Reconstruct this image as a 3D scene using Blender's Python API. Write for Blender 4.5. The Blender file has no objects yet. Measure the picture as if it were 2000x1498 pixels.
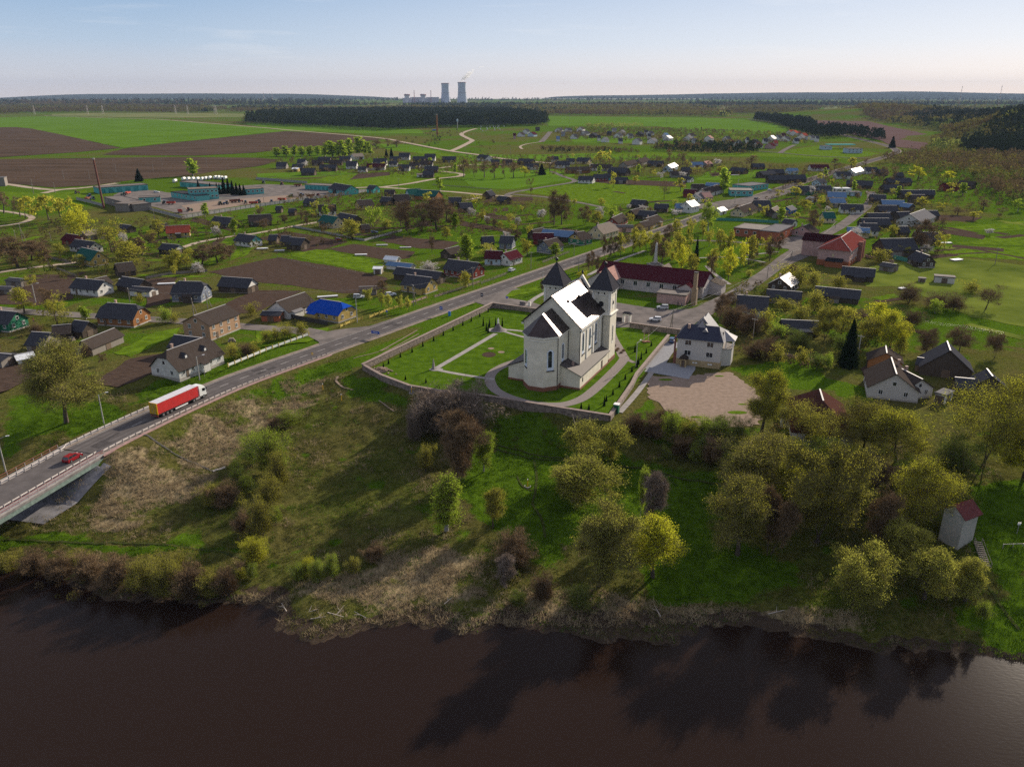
import bpy, math, random, numpy as np
from mathutils import Vector, Matrix
# ---------------------------------------------------------------- camera, sky, sun, exposure
FPX=1521.0; HOR=564.0; CAMH=75.0
TH=math.atan(HOR/FPX); CT,ST=math.cos(TH),math.sin(TH)
S=bpy.context.scene
cam=bpy.data.objects.new('camera',bpy.data.cameras.new('camera')); S.collection.objects.link(cam)
cam.location=(0,0,CAMH); cam.rotation_euler=(math.pi/2-TH,0,0)
cam.data.sensor_width=36; cam.data.lens=36*FPX/2000; cam.data.clip_end=60000; cam.data.clip_start=1
S.camera=cam
SUN_AZ=math.radians(40); SUN_EL=math.radians(23)
world=bpy.data.worlds.new('World'); S.world=world; world.use_nodes=True
nt=world.node_tree; nt.nodes.clear()
wo=nt.nodes.new('ShaderNodeOutputWorld'); bg=nt.nodes.new('ShaderNodeBackground'); sky=nt.nodes.new('ShaderNodeTexSky')
sky.sky_type='NISHITA'; sky.sun_disc=False; sky.sun_elevation=SUN_EL; sky.sun_rotation=SUN_AZ
sky.air_density=1.0; sky.dust_density=0.6; sky.ozone_density=2.2; sky.altitude=200
bg.inputs['Strength'].default_value=0.085
# the low sky of the photograph: pale rose at the horizon going to soft blue, mixed over the sun-sky model; faint cirrus
N=nt.nodes; L=nt.links
tc=N.new('ShaderNodeTexCoord'); sx=N.new('ShaderNodeSeparateXYZ'); L.new(tc.outputs['Generated'],sx.inputs[0])
def wramp(src,stops):
    r=N.new('ShaderNodeValToRGB'); e=r.color_ramp.elements
    while len(e)<len(stops): e.new(.5)
    for q,(p_,c_) in zip(e,stops): q.position=p_; q.color=tuple(c_)+(1,)
    L.new(src,r.inputs[0]); return r.outputs[0]
def wmix(f,a_,b_,bt='MIX'):
    q=N.new('ShaderNodeMix'); q.data_type='RGBA'; q.blend_type=bt
    for i,v in ((0,f),(6,a_),(7,b_)):
        if isinstance(v,(int,float)): q.inputs[i].default_value=v
        elif isinstance(v,tuple): q.inputs[i].default_value=v+(1,)
        else: L.new(v,q.inputs[i])
    return q.outputs[2]
grad=wramp(sx.outputs[2],[(0,(.67,.605,.595)),(.022,(.56,.57,.63)),(.055,(.40,.50,.64)),(.105,(.26,.39,.58)),(.3,(.40,.43,.53)),(1,(.36,.39,.50))])
hz=N.new('ShaderNodeVectorMath'); hz.operation='DOT_PRODUCT'; hz.inputs[1].default_value=(math.sin(SUN_AZ),math.cos(SUN_AZ),0); L.new(tc.outputs['Generated'],hz.inputs[0])
warm=wramp(hz.outputs['Value'],[(.45,(0,0,0)),(1,(.26,.19,.13))])
grad=wmix(1.0,grad,warm,'ADD')
mp=N.new('ShaderNodeMapping'); mp.inputs['Scale'].default_value=(2.6,2.6,30); mp.inputs['Location'].default_value=(.3,.8,0)
nz=N.new('ShaderNodeTexNoise'); nz.inputs['Scale'].default_value=1.6; nz.inputs['Detail'].default_value=8; nz.inputs['Roughness'].default_value=.6
L.new(tc.outputs['Generated'],mp.inputs['Vector']); L.new(mp.outputs[0],nz.inputs['Vector'])
cir=wramp(nz.outputs['Fac'],[(.55,(0,0,0)),(.85,(.5,.5,.5))])
grad=wmix(cir,grad,(.80,.78,.79))
GK=9.0
gs=N.new('ShaderNodeVectorMath'); gs.operation='SCALE'; gs.inputs['Scale'].default_value=GK; L.new(grad,gs.inputs[0])
fin=wmix(.10,gs.outputs[0],sky.outputs[0])
L.new(fin,bg.inputs['Color']); L.new(bg.outputs[0],wo.inputs['Surface'])
sl=bpy.data.lights.new('sun','SUN'); sl.energy=5.0; sl.angle=math.radians(.5); sl.color=(1,.885,.72)
sun=bpy.data.objects.new('sun',sl); S.collection.objects.link(sun)
SD=Vector((math.cos(SUN_EL)*math.sin(SUN_AZ),math.cos(SUN_EL)*math.cos(SUN_AZ),math.sin(SUN_EL)))
sun.rotation_euler=SD.to_track_quat('Z','Y').to_euler(); sun.location=(200,300,300)
S.view_settings.view_transform='Standard'; S.view_settings.look='None'; S.view_settings.exposure=.66; S.view_settings.gamma=1
S.render.engine='CYCLES'; S.cycles.use_denoising=False
S.cycles.max_bounces=4; S.cycles.diffuse_bounces=2; S.cycles.glossy_bounces=2; S.cycles.transmission_bounces=3; S.cycles.volume_bounces=0; S.cycles.transparent_max_bounces=16
S.cycles.caustics_reflective=False; S.cycles.caustics_refractive=False; S.cycles.sample_clamp_indirect=3

# ---------------------------------------------------------------- helpers
HAZE=3.2e-5
rnd=random.Random(7); NR=np.random.default_rng(7)
def P(px,py,z=0.0):
    """pixel of the 2000x1498 photograph -> point of the horizontal plane at height z"""
    u=px-1000.;v=py-749.; t=(CAMH-z)/(v*CT+FPX*ST)
    return (u*t,(FPX*CT-v*ST)*t)
def pxof(x,y,z=0.0):
    dz=CAMH-z; Z=y*CT+dz*ST; return (1000+FPX*x/Z, 749+FPX*(dz*CT-y*ST)/Z)
def link(o): S.collection.objects.link(o); return o
def setp(o,label=None,cat=None,group=None,kind=None):
    if label:o['label']=label
    if cat:o['category']=cat
    if group:o['group']=group
    if kind:o['kind']=kind
    return o
def mesh(name,V,F,m=None,parent=None,smooth=False,mats=None,mi=None):
    me=bpy.data.meshes.new(name)
    me.from_pydata([tuple(v) for v in V],[],F); 
    if mats:
        for q in mats: me.materials.append(q)
        if mi is not None: me.polygons.foreach_set('material_index',np.array(mi,dtype=np.int32))
    elif m: me.materials.append(m)
    if smooth: me.polygons.foreach_set('use_smooth',[True]*len(me.polygons))
    me.update()
    o=bpy.data.objects.new(name,me); link(o)
    if parent: o.parent=parent
    return o
def npmesh(name,V,F,k,m,parent=None,smooth=False,col=None):
    """fast mesh from numpy arrays: V (n,3), F (f,k) all faces with k corners; col = per-vertex float attribute"""
    me=bpy.data.meshes.new(name); V=np.asarray(V,dtype=np.float32); F=np.asarray(F,dtype=np.int32)
    me.vertices.add(len(V)); me.vertices.foreach_set('co',V.ravel())
    me.loops.add(F.size); me.loops.foreach_set('vertex_index',F.ravel())
    me.polygons.add(len(F)); me.polygons.foreach_set('loop_start',np.arange(0,F.size,k,dtype=np.int32)); me.polygons.foreach_set('loop_total',np.full(len(F),k,dtype=np.int32))
    if smooth: me.polygons.foreach_set('use_smooth',np.ones(len(F),dtype=bool))
    me.materials.append(m); me.update(calc_edges=True)
    if col is not None:
        a=me.attributes.new('zone','FLOAT_COLOR','POINT'); c=np.ones((len(V),4),dtype=np.float32); c[:,:col.shape[1]]=col; a.data.foreach_set('color',c.ravel())
    o=bpy.data.objects.new(name,me); link(o)
    if parent: o.parent=parent
    return o
def empty(name,loc=(0,0,0),rz=0,label=None,cat=None,group=None):
    o=bpy.data.objects.new(name,None); o.empty_display_size=.2; link(o); o.location=loc; o.rotation_euler=(0,0,rz)
    return setp(o,label,cat,group)
class MB:
    def __init__(s): s.V=[];s.F=[];s.M=[]
    def add(s,V,F,mi=0):
        n=len(s.V); s.V+= [tuple(v) for v in V]; s.F+=[tuple(i+n for i in f) for f in F]; s.M+=[mi]*len(F); return s
    def box(s,c,d,rz=0,mi=0,T=None):
        x,y,z=c; a,b,h=d[0]/2,d[1]/2,d[2]/2; ca,sa=math.cos(rz),math.sin(rz)
        V=[]
        for dz in(-h,h):
            for dx,dy in((-a,-b),(a,-b),(a,b),(-a,b)):
                V.append((x+dx*ca-dy*sa,y+dx*sa+dy*ca,z+dz))
        if T: V=[T(v) for v in V]
        return s.add(V,[(0,3,2,1),(4,5,6,7),(0,1,5,4),(1,2,6,5),(2,3,7,6),(3,0,4,7)],mi)
    def tube(s,p,q,r0,r1=None,n=6,mi=0,cap=True):
        r1=r0 if r1 is None else r1; p=Vector(p);q=Vector(q);d=(q-p)
        if d.length<1e-6: return s
        d.normalize(); a=d.orthogonal().normalized(); b=d.cross(a)
        V=[]
        for c,r in((p,r0),(q,r1)):
            for k in range(n):
                t=2*math.pi*k/n; V.append(c+a*(r*math.cos(t))+b*(r*math.sin(t)))
        F=[(k,(k+1)%n,n+(k+1)%n,n+k) for k in range(n)]
        if cap: F+=[tuple(range(n-1,-1,-1)),tuple(range(n,2*n))]
        return s.add(V,F,mi)
    def cone(s,c,prof,n=12,mi=0,cap=True,ph=0):
        """lathe: prof = [(r,z)...] about the vertical through c"""
        V=[];F=[]
        for r,z in prof:
            for k in range(n):
                t=2*math.pi*k/n+ph; V.append((c[0]+r*math.cos(t),c[1]+r*math.sin(t),c[2]+z))
        for j in range(len(prof)-1):
            for k in range(n): F.append((j*n+k,j*n+(k+1)%n,(j+1)*n+(k+1)%n,(j+1)*n+k))
        if cap: F+=[tuple(range(n-1,-1,-1)),tuple(range((len(prof)-1)*n,len(prof)*n))]
        return s.add(V,F,mi)
    def prism(s,poly,z0,z1,mi=0):
        n=len(poly); V=[(x,y,z0) for x,y in poly]+[(x,y,z1) for x,y in poly]
        F=[(k,(k+1)%n,n+(k+1)%n,n+k) for k in range(n)]+[tuple(range(n-1,-1,-1)),tuple(range(n,2*n))]
        return s.add(V,F,mi)
    def build(s,name,m,parent=None,smooth=False):
        if isinstance(m,(list,tuple)): return mesh(name,s.V,s.F,parent=parent,smooth=smooth,mats=m,mi=s.M)
        return mesh(name,s.V,s.F,m,parent,smooth)
# ---------------------------------------------------------------- noise in numpy
def _h(ix,iy,seed):
    n=(ix.astype(np.int64)*374761393+iy.astype(np.int64)*668265263+seed*974634777)&0x7fffffff
    n=((n^(n>>13))*1274126177)&0x7fffffff; n=n^(n>>16)
    return (n&0xffff)/65535.0
def vn(x,y,sc,seed=0):
    x=np.asarray(x)/sc;y=np.asarray(y)/sc; ix=np.floor(x);iy=np.floor(y);fx=x-ix;fy=y-iy
    fx=fx*fx*(3-2*fx);fy=fy*fy*(3-2*fy)
    a=_h(ix,iy,seed);b=_h(ix+1,iy,seed);c=_h(ix,iy+1,seed);d=_h(ix+1,iy+1,seed)
    return (a*(1-fx)+b*fx)*(1-fy)+(c*(1-fx)+d*fx)*fy
def fbm(x,y,sc,seed=0,o=4):
    r=0;a=.5
    for i in range(o): r=r+a*vn(x,y,sc/(2**i),seed+i*17);a*=.5
    return r/(1-.5**o)
# ---------------------------------------------------------------- materials
MATS={}
def mat(name,c,rough=.8,var=0.0,sc=1.0,c2=None,bump=0,bsc=None,metal=0,spec=.3,trans=0,rand=0,tc='Object',stretch=None,detail=5,pos=(.35,.65)):
    if name in MATS: return MATS[name]
    if spec<=.12 and name!='river_water': spec=0
    m=bpy.data.materials.new(name); m.use_nodes=True; n=m.node_tree; N=n.nodes; L=n.links
    b=N['Principled BSDF']; b.inputs['Roughness'].default_value=rough; b.inputs['Metallic'].default_value=metal; b.inputs['Specular IOR Level'].default_value=spec
    c=tuple(c)+(1,) if len(c)==3 else c
    b.inputs['Base Color'].default_value=c; out=b.inputs['Base Color']; src=None
    if var or c2 or bump:
        t=N.new('ShaderNodeTexCoord'); v=t.outputs[tc]
        if tc=='World': pass
        if stretch:
            mpn=N.new('ShaderNodeMapping'); mpn.inputs['Scale'].default_value=stretch[:3]
            if len(stretch)>3: mpn.inputs['Rotation'].default_value=(0,0,stretch[3])
            L.new(v,mpn.inputs['Vector']); v=mpn.outputs[0]
        nz=N.new('ShaderNodeTexNoise'); nz.inputs['Scale'].default_value=sc; nz.inputs['Detail'].default_value=detail; nz.inputs['Roughness'].default_value=.65; L.new(v,nz.inputs['Vector'])
        r=N.new('ShaderNodeValToRGB'); r.color_ramp.elements[0].position=pos[0]; r.color_ramp.elements[1].position=pos[1]
        d=c2 if c2 else tuple(max(0,x*(1-var)) for x in c[:3])
        e=c[:3] if c2 else tuple(min(1,x*(1+var)) for x in c[:3])
        r.color_ramp.elements[0].color=tuple(d)+(1,); r.color_ramp.elements[1].color=tuple(e)+(1,)
        L.new(nz.outputs['Fac'],r.inputs['Fac']); src=r.outputs[0]
        if bump:
            bz=N.new('ShaderNodeTexNoise'); bz.inputs['Scale'].default_value=bsc or sc*3; bz.inputs['Detail'].default_value=4; L.new(v,bz.inputs['Vector'])
            bp=N.new('ShaderNodeBump'); bp.inputs['Strength'].default_value=1; bp.inputs['Distance'].default_value=bump; L.new(bz.outputs['Fac'],bp.inputs['Height']); L.new(bp.outputs[0],b.inputs['Normal'])
    if rand:
        oi=N.new('ShaderNodeObjectInfo'); hs=N.new('ShaderNodeHueSaturation'); mr=N.new('ShaderNodeMapRange'); mr.inputs['To Min'].default_value=1-rand; mr.inputs['To Max'].default_value=1+rand
        L.new(oi.outputs['Random'],mr.inputs['Value']); L.new(mr.outputs[0],hs.inputs['Value'])
        if src: L.new(src,hs.inputs['Color'])
        else: hs.inputs['Color'].default_value=c
        src=hs.outputs[0]
    if src: L.new(src,out)
    if trans:
        tr=N.new('ShaderNodeBsdfTranslucent'); ms=N.new('ShaderNodeMixShader'); ms.inputs[0].default_value=trans
        if src: L.new(src,tr.inputs['Color'])
        else: tr.inputs['Color'].default_value=c
        L.new(b.outputs[0],ms.inputs[1]); L.new(tr.outputs[0],ms.inputs[2]); L.new(ms.outputs[0],N['Material Output'].inputs['Surface'])
    MATS[name]=m; return m

# ---------------------------------------------------------------- terrain
ROADC=[(-110.5,100.),(-103.5,128.9),(-96.5,158.1),(-92.6,169.5),(-84.6,189.1),(-76.4,205.8),P(620,687),P(732,648),P(925,580),P(1100,516),P(1380,420)]
ROADC_A=[(-94.9,164.4)]+[p for p in ROADC if p[1]>168]
CTRL=[]
for px,py,z in [(-200,1075,-9),(0,1110,-9),(130,1130,-9),(400,1185,-9),(600,1240,-9),(900,1240,-9),(1300,1245,-9),(1700,1270,-9),(2000,1295,-9),(2300,1320,-9),
 (100,1070,-7.6),(250,1110,-7.9),(400,1120,-7.9),(600,1120,-8),(600,1180,-8.2),(900,1120,-7.9),(900,1190,-8.4),(1200,1110,-7.8),(1200,1190,-8.3),(1500,1190,-8.2),(1700,1180,-7.5),(1900,1200,-7),(2000,1180,-6),
 (410,915,-6.5),(250,1030,-7.4),(560,900,-6.6),(470,960,-7),(700,850,-5.2),(800,900,-6),(900,950,-6.5),(1050,900,-6),(1100,950,-6.5),(1300,960,-6.3),(1420,935,-5.5),(700,1000,-7.3),(850,1050,-7.6),(1100,1050,-7.4),(1350,1060,-7.2),
 (640,690,-.6),(600,760,-3.2),(560,720,-1.6),(680,715,-.5),(700,770,-2.2),(450,830,-4.5),
 (800,815,-3),(900,860,-5),(1000,855,-5),(1100,865,-5),(1250,880,-4.5),(1350,905,-5),
 (710,735,0),(800,768,0),(950,788,0),(1090,808,0),(1190,828,0),(1300,825,0),(1450,850,0),(1550,855,0),(1700,845,0),(1850,850,0),(2000,850,0),(2300,850,0),
 (1600,950,-3),(1750,950,-2.4),(1750,1050,-5),(1870,1050,-3.2),(2000,1060,-3),(2300,1060,-3),(1930,1090,-4),(1600,1080,-6.8),(1900,950,-1.5),
 (-100,900,-4),(40,840,-2.5),(0,790,-1),(150,800,-1),(100,860,-2.5),(300,740,0),(0,740,0),(-300,900,-4),(-300,1000,-8),(-100,960,-7),
 (-300,1080,-9.5),(0,1135,-11),(400,1230,-11),(900,1290,-11),(1500,1310,-11),(2000,1345,-11),(2400,1400,-11),(-300,1140,-11)]:
    x,y=P(px,py,z); CTRL.append((x,y,z))
for x in range(-400,401,80):
    for y in (250,330): CTRL.append((x,y,0.0))
    CTRL.append((x,60,-12.)); CTRL.append((x,20,-12.))
CTRL=np.array(CTRL)
_d=np.hypot(CTRL[:,None,0]-CTRL[None,:,0],CTRL[:,None,1]-CTRL[None,:,1])
_w=np.linalg.solve(_d+np.eye(len(CTRL))*1e-3,CTRL[:,2])
def segdist(x,y,pts):
    D=np.full(x.shape,1e9)
    for (ax,ay),(bx,by) in zip(pts[:-1],pts[1:]):
        dx,dy=bx-ax,by-ay; t=np.clip(((x-ax)*dx+(y-ay)*dy)/(dx*dx+dy*dy),0,1)
        D=np.minimum(D,np.hypot(x-ax-t*dx,y-ay-t*dy))
    return D
MOUNDS=[(1010,1360,330,60),(1500,1900,600,45),(1250,2900,500,30)]
def g(x,y,detail=False):
    x=np.atleast_1d(np.asarray(x,float)); y=np.atleast_1d(np.asarray(y,float)); sh=x.shape; x=x.ravel();y=y.ravel()
    z=np.zeros(len(x)); near=(y<300)&(abs(x)<420)
    xn,yn=x[near],y[near]; r=np.zeros(len(xn))
    for i in range(0,len(xn),40000):
        a=xn[i:i+40000];b=yn[i:i+40000]
        r[i:i+40000]=np.hypot(a[:,None]-CTRL[None,:,0],b[:,None]-CTRL[None,:,1])@_w
    r=np.minimum(0,r+.12)
    w=np.clip((yn-235)/25,0,1); r=r*(1-w)
    if detail:
        k=np.clip(-r/1.0,0,1); r=r+k*((fbm(xn,yn,7,3)-.5)*.9+(fbm(xn,yn,1.8,5,3)-.5)*.55)-.03
    e=-np.maximum(0,segdist(xn,yn,ROADC_A)-7.6)/1.75
    if detail: e=e+np.where(e<-.3,(fbm(xn,yn,3,9,3)-.5)*.5,0)
    z[near]=np.maximum(r,np.where(yn<292,e,-99))
    for mx_,my_,R,h in MOUNDS:
        q=np.hypot(x-mx_,y-my_)/R; z+=np.where(q<1,h*(1-q*q)**2,0)
    return z.reshape(sh)
def G(px,py):
    """pixel -> point of the terrain seen there"""
    ts=np.concatenate([np.linspace(-12,3,301)]); X=[];
    u=px-1000.;v=py-749.;t=(CAMH-ts)/(v*CT+FPX*ST)
    xs=u*t; ys=(FPX*CT-v*ST)*t; gz=g(xs,ys)
    idx=np.where(gz>=ts)[0]
    i=idx[-1] if len(idx) else 0
    return (float(xs[i]),float(ys[i]),float(gz[i]))
def inpoly(x,y,poly):
    c=np.zeros(x.shape,bool); n=len(poly)
    for i in range(n):
        ax,ay=poly[i];bx,by=poly[(i+1)%n]
        if ay==by: continue
        c^=((ay>y)!=(by>y))&(x<(bx-ax)*(y-ay)/(by-ay)+ax)
    return c
def axis(segs):
    out=[]
    for a,b,s in segs: out+=list(np.arange(a,b,s))
    return np.array(out+[segs[-1][1]])
xs=axis([(-16000,-4000,1500),(-4000,-1200,140),(-1200,-400,40),(-400,-130,9),(-130,115,.62),(115,400,6),(400,2200,40),(2200,4000,150),(4000,16000,1500)])
ys=axis([(-3000,0,500),(0,92,6),(92,215,.62),(215,300,2.5),(300,700,20),(700,3600,50),(3600,5000,200),(5000,15000,1250)])
XX,YY=np.meshgrid(xs,ys); ZZ=g(XX,YY,True)
# vegetation zones, drawn as areas of the ground: r = lush green, g = dry tan reed and old grass, b = bare soil
def GP(pts): return [G(*p)[:2] for p in pts]
LUSH=[GP([(890,880),(990,868),(1120,872),(1260,900),(1420,925),(1420,1000),(1350,1050),(1240,1060),(1090,1060),(1050,1120),(1010,1060),(930,1010),(900,960)]),
 GP([(1230,1060),(1400,1040),(1560,1120),(1480,1180),(1290,1170)]),GP([(1900,940),(2010,930),(2010,1285),(1900,1262),(1860,1190),(1950,1150),(1890,1090)]),
 GP([(0,770),(80,770),(260,800),(230,860),(100,840),(0,900)]),GP([(270,770),(420,700),(640,640),(650,660),(440,765),(330,800)]),
 GP([(430,800),(520,750),(760,665),(950,596),(970,600),(720,715),(640,725),(600,770),(520,780)]),GP([(670,730),(720,735),(800,780),(780,800),(700,765)]),
 GP([(980,815),(1050,800),(1150,850),(1120,870),(960,870)]),GP([(1260,770),(1290,800),(1500,850),(1420,900),(1240,840)]),GP([(1420,720),(1560,700),(1680,760),(1690,800),(1600,760),(1480,750)]),
 GP([(0,1040),(120,1050),(380,1060),(600,1080),(400,1075),(120,1070),(0,1070)])]
DRY=[GP([(280,860),(420,800),(560,735),(640,740),(560,830),(430,915)]),GP([(200,900),(270,865),(420,925),(350,1000),(250,1030),(150,1030)]),
 GP([(420,1185),(560,1150),(680,1110),(820,1060),(960,1100),(1000,1150),(1300,1170),(1480,1190),(1700,1200),(1700,1235),(1300,1240),(850,1235),(600,1245),(470,1215)])]
SOIL=[GP([(640,1215),(760,1210),(900,1225),(900,1243),(600,1245)]),GP([(1240,1190),(1500,1195),(1500,1230),(1260,1235)]),GP([(655,735),(668,735),(672,755),(660,752)])]
def zones(x,y):
    wx=x+(fbm(x,y,9,21)-.5)*9; wy=y+(fbm(x,y,9,31)-.5)*9
    n=fbm(x,y,5,41); C=np.zeros(x.shape+(3,))
    def soft(polys,amp):
        a=np.zeros(x.shape)
        for ddx,ddy in((0,0),(1.6,0),(-1.6,0),(0,1.6),(0,-1.6)):
            m=np.zeros(x.shape,bool)
            for p in polys: m|=inpoly(wx+ddx,wy+ddy,p)
            a+=m/5.
        return a*amp
    C[...,0]=soft(LUSH,.95); C[...,1]=soft(DRY,.9)*np.clip(.30+2.6*(fbm(x,y,8,91)-.36),.12,1); C[...,2]=soft(SOIL,.9)
    C[...,0]=np.clip(C[...,0]+np.clip((n-.61)*5,0,1)*.6,0,1)
    return C
CC=np.zeros(XX.shape+(3,)); nr=(YY>88)&(YY<300)&(abs(XX)<400); CC[nr]=zones(XX[nr],YY[nr]); CC[...,2]=np.maximum(CC[...,2],np.clip((-8.35-ZZ)/.4,0,1)*1.6)
far=~nr; CC[far,0]=np.clip(.35+(fbm(XX[far],YY[far],90,51)-.4)*2.2,0,1); 
fadein=np.clip((YY-215)/40,0,1)*nr; CC[...,0]=np.maximum(CC[...,0],fadein*np.clip(.3+(fbm(XX,YY,30,52)-.38)*2.6,0,1))
nx,ny=len(xs),len(ys); I=np.arange(nx*ny).reshape(ny,nx)
FF=np.stack([I[:-1,:-1],I[:-1,1:],I[1:,1:],I[1:,:-1]],-1).reshape(-1,4)
def ground_mat():
    m=bpy.data.materials.new('ground_grass'); m.use_nodes=True; n=m.node_tree;N=n.nodes;L=n.links; b=N['Principled BSDF']; b.inputs['Roughness'].default_value=1; b.inputs['Specular IOR Level'].default_value=0
    at=N.new('ShaderNodeAttribute'); at.attribute_name='zone'; sp=N.new('ShaderNodeSeparateColor'); L.new(at.outputs['Color'],sp.inputs[0])
    t=N.new('ShaderNodeTexCoord')
    def noise(sc,det=6,ro=.65,stretch=None):
        q=N.new('ShaderNodeTexNoise'); q.inputs['Scale'].default_value=sc; q.inputs['Detail'].default_value=det; q.inputs['Roughness'].default_value=ro
        if stretch:
            mp_=N.new('ShaderNodeMapping'); mp_.inputs['Scale'].default_value=stretch; mp_.inputs['Rotation'].default_value=(0,0,.9); L.new(t.outputs['Object'],mp_.inputs[0]); L.new(mp_.outputs[0],q.inputs['Vector'])
        else: L.new(t.outputs['Object'],q.inputs['Vector'])
        return q.outputs['Fac']
    def ramp(f,a,ca,b_,cb):
        r=N.new('ShaderNodeValToRGB'); r.color_ramp.elements[0].position=a; r.color_ramp.elements[0].color=ca+(1,); r.color_ramp.elements[1].position=b_; r.color_ramp.elements[1].color=cb+(1,); L.new(f,r.inputs[0]); return r.outputs[0]
    def mix(f,a,b_):
        q=N.new('ShaderNodeMix'); q.data_type='RGBA'; L.new(f,q.inputs[0]); L.new(a,q.inputs[6]); L.new(b_,q.inputs[7]); return q.outputs[2]
    def math_(op,a,b_):
        q=N.new('ShaderNodeMath'); q.operation=op; q.use_clamp=True
        for i,v in enumerate((a,b_)):
            if isinstance(v,(int,float)): q.inputs[i].default_value=v
            else: L.new(v,q.inputs[i])
        return q.outputs[0]
    fine=noise(.9,9,.80); big=noise(.035,5); mid=noise(.22,6)
    olive=ramp(fine,.3,(.026,.032,.007),.72,(.165,.142,.046))
    lush=ramp(fine,.28,(.022,.050,.003),.72,(.100,.170,.012))
    dry=ramp(noise(1.5,8,.75,(1,.35,1)),.35,(.045,.040,.018),.66,(.36,.275,.16))
    soil=ramp(fine,.3,(.030,.022,.016),.7,(.10,.072,.05))
    # each zone's edge is broken up by the noise
    def edge(ch,k=mid): return math_('MULTIPLY',math_('SUBTRACT',math_('ADD',math_('MULTIPLY',ch,.62),k),.74),6.0)
    mid2=noise(.33,7,.7)
    bg_=mix(math_('MULTIPLY',math_('SUBTRACT',big,.42),3.5),olive,ramp(fine,.3,(.030,.048,.006),.7,(.110,.138,.020)))
    c=mix(edge(sp.outputs[0]),bg_,lush); c=mix(edge(sp.outputs[1],mid2),c,dry); c=mix(edge(sp.outputs[2]),c,soil)
    L.new(c,b.inputs['Base Color'])
    bp=N.new('ShaderNodeBump'); bp.inputs['Distance'].default_value=.6; bp.inputs['Strength'].default_value=.9; L.new(noise(1.1,8,.8),bp.inputs['Height']); L.new(bp.outputs[0],b.inputs['Normal'])
    return m
ground=npmesh('ground',np.stack([XX,YY,ZZ],-1).reshape(-1,3),FF,4,ground_mat(),smooth=True,col=CC.reshape(-1,3)); setp(ground,kind='structure')
# water
mw=mat('river_water',(.0165,.0095,.0072),rough=.145,spec=.06,c2=(.0155,.0088,.0062),sc=.02,bump=.009,bsc=1.1,stretch=(1,2.2,1,.5))
water=mesh('river_water',[(-3000,-3000,-9),(3000,-3000,-9),(3000,200,-9),(-3000,200,-9)],[(0,1,2,3)],mw); setp(water,kind='structure')
# ---------------------------------------------------------------- sheets: fields, roads, yards
def jitter(poly,amp,step):
    out=[]
    n=len(poly)
    for i in range(n):
        ax,ay=poly[i];bx,by=poly[(i+1)%n]; L=math.hypot(bx-ax,by-ay); k=max(1,int(L/step))
        for j in range(k):
            t=j/k; x=ax+(bx-ax)*t;y=ay+(by-ay)*t
            nx_,ny_=-(by-ay)/max(L,.01),(bx-ax)/max(L,.01); o=rnd.uniform(-amp,amp); out.append((x+nx_*o,y+ny_*o))
    return out
ZC=[0]
def sheet(name,pts,m,z=.05,amp=.35,step=2.5,world=False,kind='structure'):
    ZC[0]+=1; z+=ZC[0]%60*(.006 if z>.25 else .0002)
    poly=pts if world else [P(*p) for p in pts]
    D=sum(p[1] for p in poly)/len(poly)
    if amp: poly=jitter(poly,amp*max(1,D/400),step*max(1,D/250))
    a=sum(poly[i][0]*poly[(i+1)%len(poly)][1]-poly[(i+1)%len(poly)][0]*poly[i][1] for i in range(len(poly)))
    if a<0: poly=poly[::-1]
    o=mesh(name,[(x,y,z) for x,y in poly],[tuple(range(len(poly)))],m); setp(o,kind=kind); return o
def smooth(pts,k=6):
    out=[];n=len(pts)
    for i in range(n-1):
        p0=pts[max(0,i-1)];p1=pts[i];p2=pts[i+1];p3=pts[min(n-1,i+2)]
        for j in range(k):
            t=j/k; q=[.5*((2*p1[c])+(-p0[c]+p2[c])*t+(2*p0[c]-5*p1[c]+4*p2[c]-p3[c])*t*t+(-p0[c]+3*p1[c]-3*p2[c]+p3[c])*t**3) for c in range(2)]
            out.append(tuple(q))
    out.append(pts[-1]); return out
def offs(pts,d):
    out=[]
    for i,p in enumerate(pts):
        a=pts[max(0,i-1)];b=pts[min(len(pts)-1,i+1)]; dx,dy=b[0]-a[0],b[1]-a[1];l=math.hypot(dx,dy) or 1
        out.append((p[0]-dy/l*d,p[1]+dx/l*d))
    return out
def ribbon(name,pts,w,m,z=.09,off=0,world=False,k=6,zf=None,amp=0,thick=0):
    c=pts if world else [P(*p) for p in pts]
    c=smooth(c,k); a=offs(c,off+w/2);b=offs(c,off-w/2)
    if amp:
        a=[(x+rnd.uniform(-amp,amp),y+rnd.uniform(-amp,amp)) for x,y in a];b=[(x+rnd.uniform(-amp,amp),y+rnd.uniform(-amp,amp)) for x,y in b]
    V=[];F=[];n=len(c)
    for i in range(n):
        zz=z if zf is None else zf(c[i])+z
        V+=[(a[i][0],a[i][1],zz),(b[i][0],b[i][1],zz)]
    F=[(2*i,2*i+1,2*i+3,2*i+2) for i in range(n-1)]
    if thick:
        V+=[(v[0],v[1],v[2]-thick) for v in V]; q=2*n
        F+=[(2*i,2*i+2,q+2*i+2,q+2*i) for i in range(n-1)]+[(2*i+3,2*i+1,q+2*i+1,q+2*i+3) for i in range(n-1)]+[(1,0,q,q+1),(2*n-2,2*n-1,q+2*n-1,q+2*n-2)]
    o=mesh(name,V,F,m); setp(o,kind='structure'); return o
M_asph=mat('asphalt',(.125,.112,.108),rough=.85,c2=(.085,.076,.074),sc=.25,bump=.01,spec=.06)
M_asph2=mat('old_asphalt',(.19,.165,.15),spec=.0,rough=.9,c2=(.11,.098,.092),sc=.18)
M_should=mat('shoulder_gravel',(.27,.22,.185),spec=.04,rough=.95,c2=(.17,.14,.115),sc=.5)
M_dirt=mat('dirt_track',(.42,.34,.27),spec=.04,rough=.95,c2=(.26,.21,.16),sc=.3)
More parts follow.
